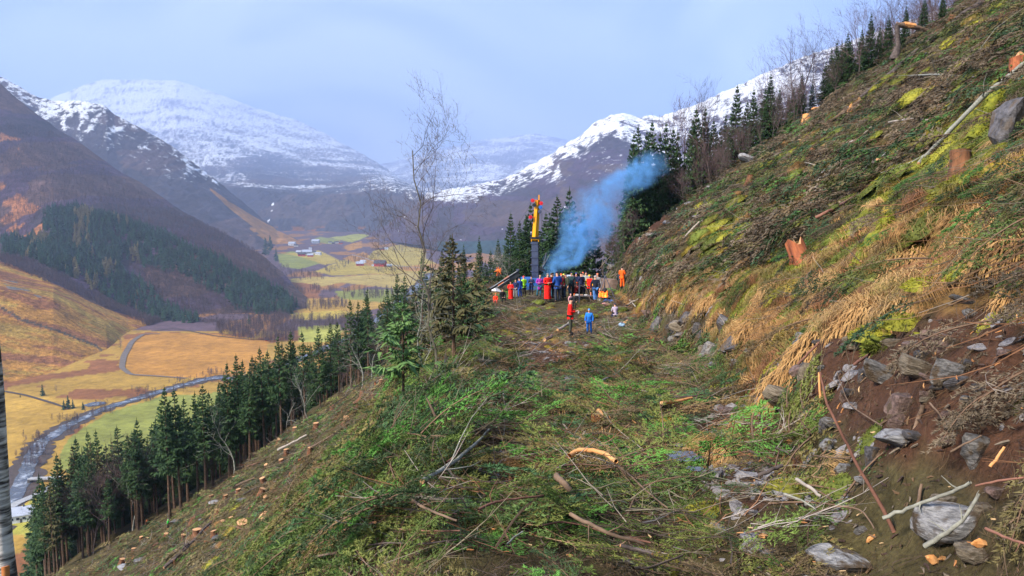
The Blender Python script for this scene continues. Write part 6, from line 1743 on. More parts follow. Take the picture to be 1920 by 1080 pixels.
for px, py, m_ in ((999, 376, M_redp), (1015, 381, M_redp), (1002, 384.5, M_blk), (1014, 388.5, M_bluep), (1012.5, 397, M_steel), (995, 407, M_redp)):
    b = Buf(); c = W(px, py, -.25)
    b.tube([c + [-.02, -.07, 0], c + [0, .07, 0]], .15, 12); b.tube([c + [-.01, -.10, 0], c + [0, .10, 0]], .05, 8); vbox(b, (c + W(1007, py)) / 2, (abs(c[0] - W(1007, py)[0]), .05, .05))
    link('pulley', b.mesh('pulley', [m_]), e)
part('hose', e, lambda b: (b.tube([W(1010, 460, -.2), W(1010.5, 490, -.2), W(1010, 520, -.2)], .035, 5), b.tube([W(998, 400), W(997, 460), W(996, 520)], .02, 4), b.tube([W(1016, 400), W(1016.5, 480), W(1017, 520)], .015, 4)), M_blk)
part('winch_arm', e, lambda b: (b.tube([W(1013, 512), W(1021, 492), W(1025, 474)], [.13, .12, .10], 6), vbox(b, W(1016, 505), (.5, .4, .3), (0, .4, 0)), b.tube([W(1018, 500, -.2), W(1031, 478, -.2)], .05, 5)), M_blk)
part('cab', e, lambda b: (vbox(b, W(994, 535), (1.5, 2.0, 1.2)), vbox(b, W(994, 523), (1.2, 1.6, .18))), M_bluep)
part('chassis', e, lambda b: (vbox(b, W(1003, 553), (3.4, 2.3, .8)), vbox(b, W(1010, 540), (1.6, 1.8, .6))), M_blk)
for k in (-1, 1):
    part('crawler_track', e, lambda b: b.tube([W(988, 562) + [0, k * 1.1, 0], W(1018, 562) + [0, k * 1.1, 0]], .38, 10), M_rub)
def cable(name, pts, r, label, y=None):
    b = Buf(); P = [np.array(at(px, py, yy)) for px, py, yy in pts]
    n = 14; A_, B_ = P[0], P[-1]; Q = np.array([A_ + (B_ - A_) * t - np.array([0, 0, .02 * np.linalg.norm(B_ - A_) * 4 * t * (1 - t)]) for t in np.linspace(0, 1, n)])
    b.tube(Q - Q[0], r, 4); tag(link(name, b.mesh(name, [M_wire]), loc=tuple(Q[0])), label, 'cable')
cable('steel_cable', [(998, 377, 59), (896, 532, 52)], .012, 'upper steel cable running down from the mast')
cable('steel_cable', [(998, 385, 59), (931, 512, 55)], .012, 'steel cable holding the orange carriage')
cable('steel_cable', [(933, 512, 55), (897, 546, 51)], .014, 'steel cable running down from the orange carriage')
cable('steel_cable', [(1013, 388, 59), (1190, 480, 66)], .010, 'steel guy cable going from the mast to the bank')
cable('steel_cable', [(597, 781, 60), (703, 694, 58)], .02, 'thin cable stretched low along the forest edge')
# carriage
p = at(934, 508, 55); r_ = np.random.default_rng(4)
b = Buf(); b.tube([(-.16, 0, 0), (0, 0, .05), (.16, 0, 0)], [.07, .10, .07], 8)
for _ in range(13):
    d = unit(r_.normal(0, 1, 3)); b.tube([d * .1, d * .3, d * .36 + [0, 0, -.05]], [.02, .018, .010], 4)
tag(link('cable_carriage', b.mesh('carriage', [M_orp]), loc=p), 'orange spiky grapple hanging on the steel cable', 'grapple')
# crane boom with tarp
yb_ = 56.0; o0 = np.array(at(920, 548, yb_)); e = empty('crane_boom', tuple(o0), label='black hydraulic crane boom slanting up at the end of the ledge', cat='crane')
def W2(px, py, dy=0): return np.array(at(px, py, yb_ + dy)) - o0
d = W2(971, 512) - W2(919, 545); L = np.linalg.norm(d); ang = -math.atan2(d[2], d[0])
part('boom', e, lambda b: (vbox(b, (W2(971, 514) + W2(922, 543)) / 2, (L, .35, .42), (0, ang, 0)), vbox(b, W2(921, 545), (.6, .5, .5), (0, ang, 0))), M_blk)
part('boom_rail', e, lambda b: (b.tube([W2(919, 541, -.25), W2(970, 508, -.25)], .03, 5), b.tube([W2(925, 543, -.28), W2(955, 523, -.28)], .025, 5)), mat('bright_steel', (0.22, 0.24, 0.28), rough=.5))
part('boom_sign', e, lambda b: (vbox(b, W2(950, 521, -.2), (.45, .03, .12), (0, ang, 0)), vbox(b, W2(939, 532, -.2), (.5, .03, .07), (0, ang, 0))), M_orp)
part('boom_tip', e, lambda b: (vbox(b, W2(970.5, 506), (.22, .2, .12)), b.tube([W2(970.5, 508), W2(971, 532)], [.09, .05], 6)), M_steel)
part('stand', e, lambda b: b.tube([W2(918, 546), W2(913, 572)], .05, 5), M_blk)
b = Buf(); V = [W2(916, 546), W2(928, 541, -.6), W2(934, 540), W2(943, 549, -.5), W2(930, 546, -1.0)]; b.add(V, [[0, 1, 4], [1, 2, 4], [2, 3, 4]]); b.add(np.array(V) + [0, 0, .02], [[0, 4, 1], [1, 4, 2], [2, 4, 3]])
tag(link('white_tarp', b.mesh('tarp', [M_white]), loc=tuple(o0)), 'white tarp hanging under the black boom', 'tarp')
# spoked wheel, bags, tripod, fire, table
p = hit(919, 566); e = empty('spoked_wheel', (p.x, p.y, p.z + .28), label='dark spoked wheel leaning beside the crouching child', cat='wheel')
a = np.linspace(0, 2 * np.pi, 25); b = Buf(); b.tube(np.column_stack([np.cos(a) * .26, 0 * a, np.sin(a) * .26]), .022, 6, cap=False); link('tyre', b.mesh('tyre', [M_rub]), e)
b = Buf(); [b.tube([(0, 0, 0), (math.cos(t) * .25, 0, math.sin(t) * .25)], .004, 3) for t in np.linspace(0, 6.28, 13)[:-1]]; link('rim', b.mesh('spokes', [M_wire]), e)
def bag(name, px, py, w, h, c, label, seed=1):
    p = hit(px, py); s = p.y / F; r = np.random.default_rng(seed); b = Buf(); t = np.linspace(0, 1, 9)
    b.tube(np.column_stack([(t - .5) * w * s, .06 * np.sin(t * 5), h * s * .35 * np.ones(9)]), h * s * .5 * np.array([.3, .8, 1, .95, 1.05, .9, 1, .8, .3]), 12, jit=.10, rg=r)
    e = empty(name, p, label=label, cat='bag'); link('bag_body', b.mesh('bag', [cloth(c)], True), e)
    b = Buf(); b.tube([(-.15 * w * s, -.1, h * s * .7), (0, -.12, h * s * 1.05), (.15 * w * s, -.1, h * s * .7)], .018, 5); link('handle', b.mesh('bag_handle', [cloth(BLACK)]), e)
    KEEP.append((p.x, p.y - .3, w * s * .6))
bag('backpack', 914, 574, 9, 10, BLACK, 'small black bag on the ground under the wheel', 2)
bag('blue_bag', 1141, 568, 20, 8, (0.03, 0.22, 0.75), 'bright blue bag lying by the fire', 3)
bag('pink_bag', 1136, 573, 14, 6, (0.75, 0.25, 0.35), 'pink bag lying in front of the blue one', 4)
bag('backpack', 1166, 612, 11, 8, (0.25, 0.4, 0.6), 'small blue and white bag below the seated lilac person', 5)
bag('pink_bag', 1127, 536, 3, 6, (0.8, 0.25, 0.5), 'pink bag carried by the person in blue jeans', 6)
bag('backpack', 1123, 565, 6, 6, (0.5, 0.5, 0.5), 'white and red kit bag beside the jeans', 7)
yf = 51.5; o0 = np.array(at(1134, 566, yf)); o0[2] = H(o0[0], o0[1]) 
e = empty('cooking_tripod', tuple(o0), label='dark metal tripod standing over the fire', cat='tripod')
top = np.array([0, 0, 1.75])
for k, f_ in enumerate([(.75, -.2, 0), (-.62, -.3, 0), (0, .7, 0)]): part('leg', e, lambda b: b.tube([top, f_], .028, 6), M_steel)
part('chain', e, lambda b: b.tube([top, (0, 0, .9)], .010, 4), M_wire)
part('kettle', e, lambda b: b.tube([(0, 0, .62), (0, 0, .66), (0, 0, .82), (0, 0, .90)], [.14, .17, .16, .05], 12), M_blk)
e = empty('fire_bowl', (o0[0] - .12, o0[1] - .1, o0[2]), label='burning fire bowl under the tripod', cat='fire')
part('bowl', e, lambda b: b.tube([(0, 0, .02), (0, 0, .12), (0, 0, .26), (0, 0, .28)], [.25, .5, .62, .60], 18), M_blk)
m_fl, nt, bb, out = nodes_of('flame'); bb.inputs['Base Color'].default_value = (0.9, 0.2, 0.02, 1); bb.inputs['Emission Color'].default_value = (1.0, 0.13, 0.01, 1); bb.inputs['Emission Strength'].default_value = 1.1
m_fy, nt, bb, out = nodes_of('flame_core'); bb.inputs['Base Color'].default_value = (0.9, 0.5, 0.05, 1); bb.inputs['Emission Color'].default_value = (1.0, 0.32, 0.03, 1); bb.inputs['Emission Strength'].default_value = 1.5
def flames(b, n, hh, seed):
    r = np.random.default_rng(seed)
    for _ in range(n):
        x_, y_ = r.uniform(-.42, .42), r.uniform(-.3, .3); h_ = hh * r.uniform(.5, 1.1)
        x_ *= .75; b.tube([(x_, y_, .2), (x_ + r.normal(0, .03), y_, .2 + h_ * .4), (x_ + r.normal(0, .05), y_, .2 + h_ * .75), (x_ + r.normal(0, .07), y_, .2 + h_)], [.06, .075, .04, .004], 6)
part('flame', e, lambda b: flames(b, 13, .50, 3), m_fl, True); part('flame_core', e, lambda b: flames(b, 5, .30, 5), m_fy, True)
b = Buf(); r_ = np.random.default_rng(9)
for _ in range(7): a_ = r_.uniform(0, 3.1); d = np.array([math.cos(a_), math.sin(a_), .05]) * .38; b.tube([-d + [0, 0, .22], d + [0, 0, .26]], .045, 6)
link('firewood', b.mesh('firewood', [M_darkb]), e)
yt = 50.5; o0 = np.array(at(1094, 566, yt)); o0[2] = H(o0[0], o0[1]); e = empty('trestle_table', tuple(o0), label='low dark table laid with food in front of the crowd', cat='table')
part('table_top', e, lambda b: vbox(b, (0, 0, .40), (1.35, .6, .05)), mat('table_grey', (0.12, 0.115, 0.13), rough=.6))
for sx, sy in ((-.6, -.25), (.6, -.25), (-.6, .25), (.6, .25)): part('leg', e, lambda b: b.tube([(sx, sy, 0), (sx * .9, sy, .39)], .02, 5), M_blk)
for i, (dx, c, sh, nm, lb) in enumerate([(-.45, WHITE_, .07, 'food_box', 'white food box on the low table'), (-.15, (0.5, 0.3, 0.2), .05, 'food_tray', 'brown tray on the low table'), (.15, WHITE_, .05, 'paper_plate', 'white plate on the low table'), (.5, (0.7, 0.25, 0.15), .16, 'thermos', 'orange-pink flask on the low table')]):
    b = Buf()
    if nm == 'thermos': b.tube([(0, 0, 0), (0, 0, .16), (0, 0, .22)], [.045, .045, .02], 10)
    else: vbox(b, (0, 0, sh / 2), (.2, .16, sh)); vbox(b, (0, 0, sh + .004), (.22, .18, .012))
    tag(link(nm, b.mesh(nm, [cloth(c)]), loc=(o0[0] + dx, o0[1], o0[2] + .427)), lb, nm.replace('_', ' '))
o0 = np.array(at(1086, 570, 49.5)); o0[2] = H(o0[0], o0[1]); b = Buf(); b.tube([(0, 0, -.1), (0, 0, 1.5)], .03, 8); vbox(b, (0, 0, 1.5), (.1, .1, .04)); tag(link('steel_post', b.mesh('post', [M_steel]), loc=tuple(o0)), 'thin grey upright post at the end of the table', 'post')
b = Buf(); b.tube([(0, 0, 1.2), (.25, 0, 1.1), (.45, 0, .85), (.6, 0, .45), (.7, 0, .1)], .013, 5); tag(link('bent_branch', b.mesh('bent', [M_root]), loc=tuple(o0 + [.1, .3, 0])), 'pale bent branch arching beside the grey post', 'branch')
# dark machine behind the crowd with a pale roof lamp
o0 = np.array(at(1068, 545, 60)); e = empty('forwarder', tuple(o0), label='dark forest machine with pale roof behind the crowd', cat='forestry machine')
part('cab', e, lambda b: (vbox(b, (0, 0, .45), (.9, 1.2, 1.3)), vbox(b, (.9, 0, .1), (1.0, 1.4, .6))), M_blk)
part('cab_window', e, lambda b: vbox(b, (0, -.62, .65), (.7, .02, .6)), M_steel); part('roof', e, lambda b: (vbox(b, (-.1, 0, 1.22), (.75, 1.2, .07)),), M_white); part('beacon', e, lambda b: b.tube([(.2, 0, 1.25), (.2, 0, 1.42)], .05, 8), cloth(GREENY))
for k in (-.7, .9): part('wheel', e, lambda b: b.tube([(k, -1.0, -.3), (k, -.7, -.3)], .5, 16), M_rub)
# uprooted root plate behind the fire
p = Vector(at(1132, 530, 57)); s = 57 / F; me = rock_mesh('root_plate', 51, mat('root_soil', (0.10, 0.065, 0.05), scale=2.5, rough=.95, col2=(0.28, 0.20, 0.17), bump=1.0, detail=8), 1.0, 3)
e = empty('root_plate', (p.x, p.y, p.z), label='uprooted stump mound with pale roots behind the fire', cat='root plate')
link('soil_mass', me, e, loc=(0, 0, -.35), scale=(1.5, .9, 1.35))
b = Buf(); r_ = np.random.default_rng(6)
for _ in range(26):
    a_ = r_.uniform(-.4, 3.5); d = np.array([math.cos(a_), -.35, math.sin(a_)]); l = r_.uniform(.7, 2.0); q = d * .9 + [0, -.2, -.3]
    pts = [q, q + d * l * .4 + r_.normal(0, .1, 3), q + d * l * .8 + r_.normal(0, .2, 3), q + d * l + r_.normal(0, .3, 3) + [0, 0, -.2]]
    b.tube(pts, [.03, .02, .012, .004], 4, cap=False)
link('roots', b.mesh('roots', [M_root]), e)
# the cup in the red adult's hands
p = hit(1069, 632, 4, 75); b = Buf(); b.tube([(0, 0, 0), (0, 0, .10)], [.035, .045], 10); b.tube([(.05, 0, .08), (.075, 0, .05), (.05, 0, .02)], .008, 5)
tag(link('white_cup', b.mesh('cup', [M_white], True), loc=(p.x + .36, p.y - .12, p.z + 1.12)), 'white cup held by the adult in the red jacket', 'cup')

# ---------------------------------------------------------------- smoke
YS = 57.5
ct = np.array([0, .1, .25, .4, .55, .7, .85, 1.0]); cpy = 520 - 234 * ct
cpx = np.array([1028, 1050, 1084, 1100, 1114, 1146, 1194, 1214]); crad = np.array([20, 40, 54, 58, 64, 72, 64, 40])
C3 = np.array([np.array(at(a_, b_, YS)) for a_, b_ in zip(cpx, cpy)]); R3 = crad * YS / F
z0_, z1_ = C3[0, 2], C3[-1, 2]; x0_, x1_ = C3[:, 0].min() - 1, C3[:, 0].max() + 1
so = np.array([C3[0, 0], YS, z0_])
b = Buf(); tt = np.linspace(0, 1, 26)
zz = z0_ + (z1_ - z0_) * tt; xx = np.interp(zz, C3[:, 2], C3[:, 0]); rr = np.interp(zz, C3[:, 2], R3)
n = 28; th = np.arange(n) * 2 * np.pi / n
wob = 1 + .25 * (noise(np.cos(th)[None] * 1.5 + zz[:, None] * .5, np.sin(th)[None] * 1.5 + zz[:, None] * .7, 3) - .5)
rr2 = rr.copy(); 
V = np.stack([xx[:, None] + np.cos(th) * rr2[:, None] * wob * 1.12, YS + np.sin(th) * rr2[:, None] * wob * 1.05, np.broadcast_to(zz[:, None], (26, n))], -1).reshape(-1, 3)
i = np.arange(25)[:, None] * n; j = np.arange(n)[None]; k = (j + 1) % n
b.add(V - so, np.stack([i + j, i + k, i + n + k, i + n + j], -1).reshape(-1, 4))
for lvl, sg, dz in ((0, -1, -.4), (25, 1, .9)):
    idx = np.arange(n) + lvl * n; c = np.array([xx[lvl], YS, zz[lvl] + dz]); W_ = np.concatenate([V[idx], [c]]) - so
    b.add(W_, [[(q_ + 1) % n, q_, n] if sg < 0 else [q_, (q_ + 1) % n, n] for q_ in range(n)])
m_sm = bpy.data.materials.new('wood_smoke'); m_sm.use_nodes = True; nt = m_sm.node_tree; nt.nodes.clear(); L = nt.links
out = N(nt, 'ShaderNodeOutputMaterial'); pv = N(nt, 'ShaderNodeVolumePrincipled'); pv.inputs['Color'].default_value = (0.22, 0.54, 1.0, 1)
tc = N(nt, 'ShaderNodeTexCoord'); sep = N(nt, 'ShaderNodeSeparateXYZ')
dn = N(nt, 'ShaderNodeTexNoise'); dn.inputs['Scale'].default_value = .55; dn.inputs['Detail'].default_value = 3
L.new(tc.outputs['Object'], dn.inputs['Vector'])
sub = N(nt, 'ShaderNodeVectorMath'); sub.operation = 'SUBTRACT'; sub.inputs[1].default_value = (.5, .5, .5); L.new(dn.outputs['Color'], sub.inputs[0])
sc_ = N(nt, 'ShaderNodeVectorMath'); sc_.operation = 'SCALE'; sc_.inputs['Scale'].default_value = 2.6; L.new(sub.outputs[0], sc_.inputs[0])
av = N(nt, 'ShaderNodeVectorMath'); av.operation = 'ADD'; L.new(tc.outputs['Object'], av.inputs[0]); L.new(sc_.outputs[0], av.inputs[1]); L.new(av.outputs[0], sep.inputs[0])
mz = N(nt, 'ShaderNodeMapRange'); mz.inputs[1].default_value = 0; mz.inputs[2].default_value = float(z1_ - z0_); L.new(sep.outputs['Z'], mz.inputs[0])
def fcurve(vals, lo, hi):
    q = N(nt, 'ShaderNodeFloatCurve'); cv = q.mapping.curves[0]
    tn = (C3[:, 2] - z0_) / (z1_ - z0_); v = (np.array(vals) - lo) / (hi - lo)
    cv.points[0].location = (tn[0], v[0]); cv.points[-1].location = (tn[-1], v[-1])
    for a_, b_ in zip(tn[1:-1], v[1:-1]): cv.points.new(float(a_), float(b_))
    q.mapping.update(); L.new(mz.outputs[0], q.inputs['Value'])
    m = N(nt, 'ShaderNodeMapRange'); m.inputs[3].default_value = float(lo); m.inputs[4].default_value = float(hi); L.new(q.outputs[0], m.inputs[0]); return m.outputs[0]
cx = fcurve(C3[:, 0] - so[0], -1, 12); rd = fcurve(R3, 0, 5)
dk = fcurve([1.0, 1.0, .95, .75, .45, .28, .5, .1], 0, 1.2)
def M2(op, a_, b_=None):
    q = N(nt, 'ShaderNodeMath'); q.operation = op
    for i_, s_ in enumerate((a_, b_)):
        if s_ is None: continue
        if isinstance(s_, (int, float)): q.inputs[i_].default_value = s_
        else: L.new(s_, q.inputs[i_])
    return q.outputs[0]
dx = M2('SUBTRACT', sep.outputs['X'], cx); rr_ = M2('SQRT', M2('ADD', M2('MULTIPLY', dx, dx), M2('MULTIPLY', sep.outputs['Y'], sep.outputs['Y'])))
fall = N(nt, 'ShaderNodeMapRange'); fall.interpolation_type = 'SMOOTHSTEP'; fall.inputs[1].default_value = 1.0; fall.inputs[2].default_value = .25; fall.inputs[3].default_value = 0; fall.inputs[4].default_value = 1
L.new(M2('DIVIDE', rr_, rd), fall.inputs[0])
n2 = N(nt, 'ShaderNodeTexNoise'); n2.inputs['Scale'].default_value = .75; n2.inputs['Detail'].default_value = 8; n2.inputs['Roughness'].default_value = .68; n2.inputs['Distortion'].default_value = 1.2; L.new(tc.outputs['Object'], n2.inputs['Vector'])
nr = N(nt, 'ShaderNodeMapRange'); nr.inputs[1].default_value = .42; nr.inputs[2].default_value = .72; nr.inputs[3].default_value = .0; nr.inputs[4].default_value = 1; L.new(n2.outputs['Fac'], nr.inputs[0])
zb = N(nt, 'ShaderNodeMapRange'); zb.interpolation_type = 'SMOOTHSTEP'; zb.inputs[1].default_value = 1.0; zb.inputs[2].default_value = .86; L.new(mz.outputs[0], zb.inputs[0])
den = M2('MULTIPLY', M2('MULTIPLY', M2('MULTIPLY', M2('MULTIPLY', fall.outputs[0], nr.outputs[0]), dk), zb.outputs[0]), 3.0)
L.new(den, pv.inputs['Density']); L.new(pv.outputs[0], out.inputs['Volume'])
tag(link('smoke', b.mesh('smoke', [m_sm], True), loc=tuple(so)), 'blue wood smoke drifting up from the fire across the dark spruces', 'smoke', kind='stuff')

# ---------------------------------------------------------------- farms in the valley
def bvh(name):
    me = bpy.data.objects[name].data
    return BVHTree.FromPolygons([v.co[:] for v in me.vertices], [p.vertices[:] for p in me.polygons])
BV = [bvh('valley_ground'), bvh('rocky_shoulder_hill'), bvh('valley_side_hill'), bvh('snowy_ridge_mountain')]
def far_hit(px, py):
    u, v = ray(px, py); d = Vector((u, 1, v)).normalized(); best = None
    for t in BV:
        h_ = t.ray_cast(Vector((0, 0, 0)), d)
        if h_[0] is not None and (best is None or h_[3] < best[1]): best = (h_[0], h_[3])
    return best[0] if best else None
HW = dict(w=(0.75, 0.76, 0.78), r=(0.40, 0.03, 0.03), g=(0.25, 0.27, 0.32), b=(0.35, 0.42, 0.55), d=(0.05, 0.05, 0.07)); M_pane = mat('dark_pane', (0.03, 0.035, 0.05), rough=.2, var=.1)
hm_ = {k: mat('house_paint_' + k, v, scale=.5, rough=.7, var=.08) for k, v in HW.items()}
M_roofd = mat('dark_roof', (0.06, 0.06, 0.075), scale=.4, rough=.6, var=.2); M_roofp = mat('pale_roof', (0.38, 0.42, 0.52), scale=.4, rough=.5, var=.1)
def house(px, py, wpx, c, roof, label, ratio=.6, hh=.5, rz=None, wins=2):
    p = far_hit(px, py)
    if p is None: return
    s = p.y / F; w = wpx * s; d = w * ratio; h = w * hh * .62; rh = w * hh * .45
    e = empty('farmhouse' if c != 'r' else 'barn', (p.x, p.y, p.z - .8), random.uniform(-.35, .35) if rz is None else rz, label=label, cat='house' if c != 'r' else 'barn')
    h += .8
    b = Buf(); vbox(b, (0, 0, h / 2), (w, d, h)); b.add([(-w / 2, -d / 2, h), (-w / 2, d / 2, h), (-w / 2, 0, h + rh), (w / 2, -d / 2, h), (w / 2, d / 2, h), (w / 2, 0, h + rh)], [[0, 2, 1], [3, 4, 5]]); link('wall', b.mesh('wall', [hm_[c]]), e)
    b = Buf(); o_ = .06 * w; q = .035 * w
    for sg in (-1, 1):
        V = [(-w / 2 - o_, sg * (d / 2 + o_), h - o_ * rh / d * 2), (w / 2 + o_, sg * (d / 2 + o_), h - o_ * rh / d * 2), (w / 2 + o_, 0, h + rh), (-w / 2 - o_, 0, h + rh)]
        V = V + [(x_, y_, z_ + q) for x_, y_, z_ in V]
        b.add(V, [[0, 1, 2, 3], [4, 7, 6, 5], [0, 4, 5, 1], [1, 5, 6, 2], [2, 6, 7, 3], [3, 7, 4, 0]])
    link('roof', b.mesh('roof', [M_roofd if roof == 'd' else M_roofp]), e)
    for i in range(wins):
        b = Buf(); vbox(b, ((i + .5) / wins * w - w / 2, -d / 2 - .05, h * .62), (w * .13, .08, h * .25)); link('window', b.mesh('window', [M_pane]), e)
    b = Buf(); vbox(b, (w * .5 / max(wins, 1) * .0, -d / 2 - .05, h * .38), (w * .09, .09, h * .45)); link('door', b.mesh('door', [M_roofd]), e)
    if c == 'w': b = Buf(); vbox(b, (w * .1, 0, h + rh + .3), (w * .07, w * .07, rh * .5)); link('chimney', b.mesh('chimney', [M_roofd]), e)
for q in [(681, 493, 10, 'w', 'p', 'white farmhouse at the edge of the middle yellow field'), (675, 498, 14, 'r', 'p', 'red shed with pale roof in front of the white farmhouse'), (700, 499, 6, 'w', 'p', 'narrow white hut between the two red buildings'), (713, 499, 20, 'r', 'd', 'large red barn on the middle yellow field'),
          (730, 500, 9, 'g', 'p', 'low grey shed beside the large red barn'), (566, 480, 13, 'r', 'd', 'red barn of the farm below the orange ridge'), (576, 477, 16, 'b', 'p', 'long blue-grey building of the farm below the ridge'), (582, 481, 10, 'r', 'p', 'second smaller red barn of the farm below the ridge'),
          (597, 478, 10, 'w', 'p', 'white farmhouse at the end of the farm below the ridge'), (588, 475, 9, 'w', 'd', 'white house behind the red barns below the ridge'), (561, 475, 10, 'g', 'p', 'grey shed at the uphill end of the farm below the ridge'), (548, 460, 12, 'w', 'p', 'white house alone on the orange slope'),
          (555, 462, 7, 'w', 'd', 'small white hut beside the lone slope house'), (582, 467, 5, 'w', 'p', 'tiny white cabin above the farm'), (592, 456, 13, 'b', 'p', 'blue-grey long barn at the far green field'), (619, 456, 6, 'w', 'd', 'first white house of the far hamlet'), (625, 457, 5, 'd', 'd', 'dark shed in the far hamlet'),
          (631, 456, 7, 'w', 'd', 'second white house of the far hamlet'), (639, 457, 6, 'r', 'd', 'red shed at the end of the far hamlet'), (717, 469, 7, 'r', 'd', 'small red barn on the far sloping field'), (724, 468, 7, 'w', 'p', 'small white house beside the far red barn'), (501, 639, 6, 'r', 'd', 'little red hut at the corner of the big tan field')]:
    house(*q)
p = floor_at(42, 975)
house(42, 975, 40, 'w', 'p', 'white house with pale blue roof by the river, seen past the birch trunk', ratio=.7, hh=.62, rz=.45, wins=4)
p = floor_at(84, 903); e = empty('bridge', (p.x, p.y, p.z), .12, label='flat grey bridge over the river beyond the white house', cat='bridge')
part('deck', e, lambda b: vbox(b, (0, 0, 2.0), (16, 4, .5)), m_asph); part('abutment', e, lambda b: (vbox(b, (-7.5, 0, .8), (1.2, 4.2, 2.4)), vbox(b, (7.5, 0, .8), (1.2, 4.2, 2.4))), M_dark)
part('railing', e, lambda b: (vbox(b, (0, -1.9, 2.9), (16, .1, .12)), [vbox(b, (x_, -1.9, 2.5), (.12, .12, .9)) for x_ in range(-8, 9, 2)]), M_white)
# one real specimen of each lies on the ground as a thing (these double as the scatter's sources)
def specimen(name, me, px, py, sc, label, cat, mat0, **kw):
    p = hit(px, py)
    c = me.copy(); 
    o = link(name, me, loc=p, scale=sc); o.rotation_euler = (0, 0, random.uniform(0, 6)); tag(o, label, cat, **kw)
    return o
class _S: pass
def source(name, me, px, py, sc, label, cat):
    """the object keeps its own untinted material on the object slot; the shared mesh carries the tinted one"""
    p = hit(px, py)
    o = link(name, me, loc=(p.x, p.y, p.z + .03), scale=sc); o.rotation_euler = (0, 0, random.uniform(0, 6))
    o['tint'] = tint_ if (tint_ := dict(spruce_bough=(0.075, 0.13, 0.035), twig_bundle=(0.13, 0.075, 0.05), grass_tuft=(0.32, 0.18, 0.07), moss_cushion=(0.22, 0.22, 0.02), wood_chip=(0.5, 0.25, 0.09)).get(name)) else (1.0, 1.0, 1.0)
    return tag(o, label, cat)
spots = [(1170, 940, 'fresh green spruce bough in front of the arched peeled log'), (930, 1040, 'flattened green spruce bough low in front on the track'), (1440, 960, 'pale green bough between the puddle and the grey slab'), (720, 880, 'dark green bough hanging over the edge of the track'),
         (1190, 760, 'bough lying in the middle of the track'), (870, 700, 'bough on the mound beside the track'), (1080, 700, 'bough at the small far puddle')]
BOBJ = [source('spruce_bough', me, px, py, .9, l_, 'spruce bough') for me, (px, py, l_) in zip(BOUGH, spots)]
TOBJ = [source('twig_bundle', me, px, py, .9, l_, 'twigs') for me, (px, py, l_) in zip(TW, [(1000, 900, 'reddish twigs beside the arched peeled log'), (1250, 980, 'thin twigs between the track and the grey slab'), (760, 960, 'brown twigs at the foot of the pale log'), (1480, 880, 'fine dark twigs on the bank foot')])]
UOBJ = [source('grass_tuft', me, px, py, 1.0, l_, 'grass tuft') for me, (px, py, l_) in zip(TU, [(1345, 850, 'orange tuft of dry grass beside the puddle'), (1440, 700, 'dry orange grass tuft hanging over the rock ledge'), (1560, 560, 'tan grass tuft on the mossy bank')])]
COBJ = [source('moss_cushion', me, px, py, 1.2, l_, 'moss') for me, (px, py, l_) in zip(CU, [(1640, 640, 'green moss cushion above the bare soil'), (1745, 550, 'round yellow-green moss cushion on the bank'), (1700, 618, 'bright yellow moss cushion above the slate blocks')])]
HOBJ = [source('wood_chip', CH[0], 1010, 850, 1.0, 'orange wood chip beside the arched peeled log', 'wood chip')]
KOBJ = [source('stone', me, px, py, .10, l_, 'stone') for me, (px, py, l_) in zip(RK, [(1420, 830, 'small grey stone at the bank foot'), (1600, 770, 'small stone in the red soil'), (1400, 900, 'small flat stone beside the puddle')])]

GREENS = np.array([[0.095, 0.145, 0.030], [0.145, 0.170, 0.040], [0.040, 0.075, 0.026], [0.165, 0.140, 0.048], [0.075, 0.200, 0.034], [0.185, 0.130, 0.055], [0.060, 0.135, 0.055]])
def tintpick(x, y, r, pal, wts, sc=.35):
    n_ = (noise(x * sc + 3, y * sc, 99) + noise(x * sc * 3.1, y * sc * 3, 98)) / 2 + r.normal(0, .16, len(x))
    c = np.cumsum(wts) / np.sum(wts); q = np.clip((n_ - .12) / .76, 0, .999)
    return pal[np.searchsorted(c, q)] * r.uniform(.75, 1.3, (len(x), 1))

# green slash
x, y, d = sample_ground(70000, 51)
z = H(x, y)
soilz = view_zone(x, y, z, SOIL_POLYS, 25); mossz = view_zone(x, y, z, MOSS_POLYS, 25); grz = view_zone(x, y, z, GRASS_POLYS, 30)
trk = (x > xL(y) + .5) & (x < xR(y) - .5) & (y > 24)
clump = noise(x * .55, y * .55, 71) * .6 + noise(x * 1.7, y * 1.7, 72) * .4
p_ = np.where(clump > .42, 1.0, .35)
p_ = p_ * np.where(soilz, .045, np.where(mossz, .05, np.where(grz, .15, 1.0)))
p_ = p_ * np.where((d > 14) & (x < xL(y) - 3), .55, 1) * np.where((np.abs(x - (xL(y) + xR(y)) / 2) < 2.4) & (y > 24), .5, 1)
tr0 = (x > xL(y) + .3) & (x < xR(y))
p_ = p_ * np.where(tr0, np.where(y < 26, 1.0, .95), 1) * np.where((x > xR(y)) & (d < 7), .4, 1)
k = (rng.uniform(0, 1, len(x)) < p_) & cleared(x, y) & clear_of(x, y)
x, y, z, d = x[k], y[k], z[k], d[k]; n = len(x); tr0 = tr0[k]
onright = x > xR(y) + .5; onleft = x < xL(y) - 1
yaw = rng.uniform(0, 6.283, n)
yaw = np.where(onright, math.pi + rng.normal(0, .7, n), yaw); yaw = np.where(onleft & (rng.uniform(0, 1, n) < .6), math.pi + rng.normal(0, .6, n), yaw)
eul, _g = frame_eul(x, y, .22, 3, yaw)
far = d > 22
kd = np.where(far, 4 + rng.integers(0, 3, n), rng.integers(0, 4, n))
sc = (.35 + .85 * rng.uniform(0, 1, n) ** 1.3) * np.interp(d, [2, 4, 7, 30, 90], [.40, .55, .92, 1.15, 1.45])
trk = (x > xL(y) + .5) & (x < xR(y) - .5) & (y > 24); sc = np.where(trk, sc * .62, sc)
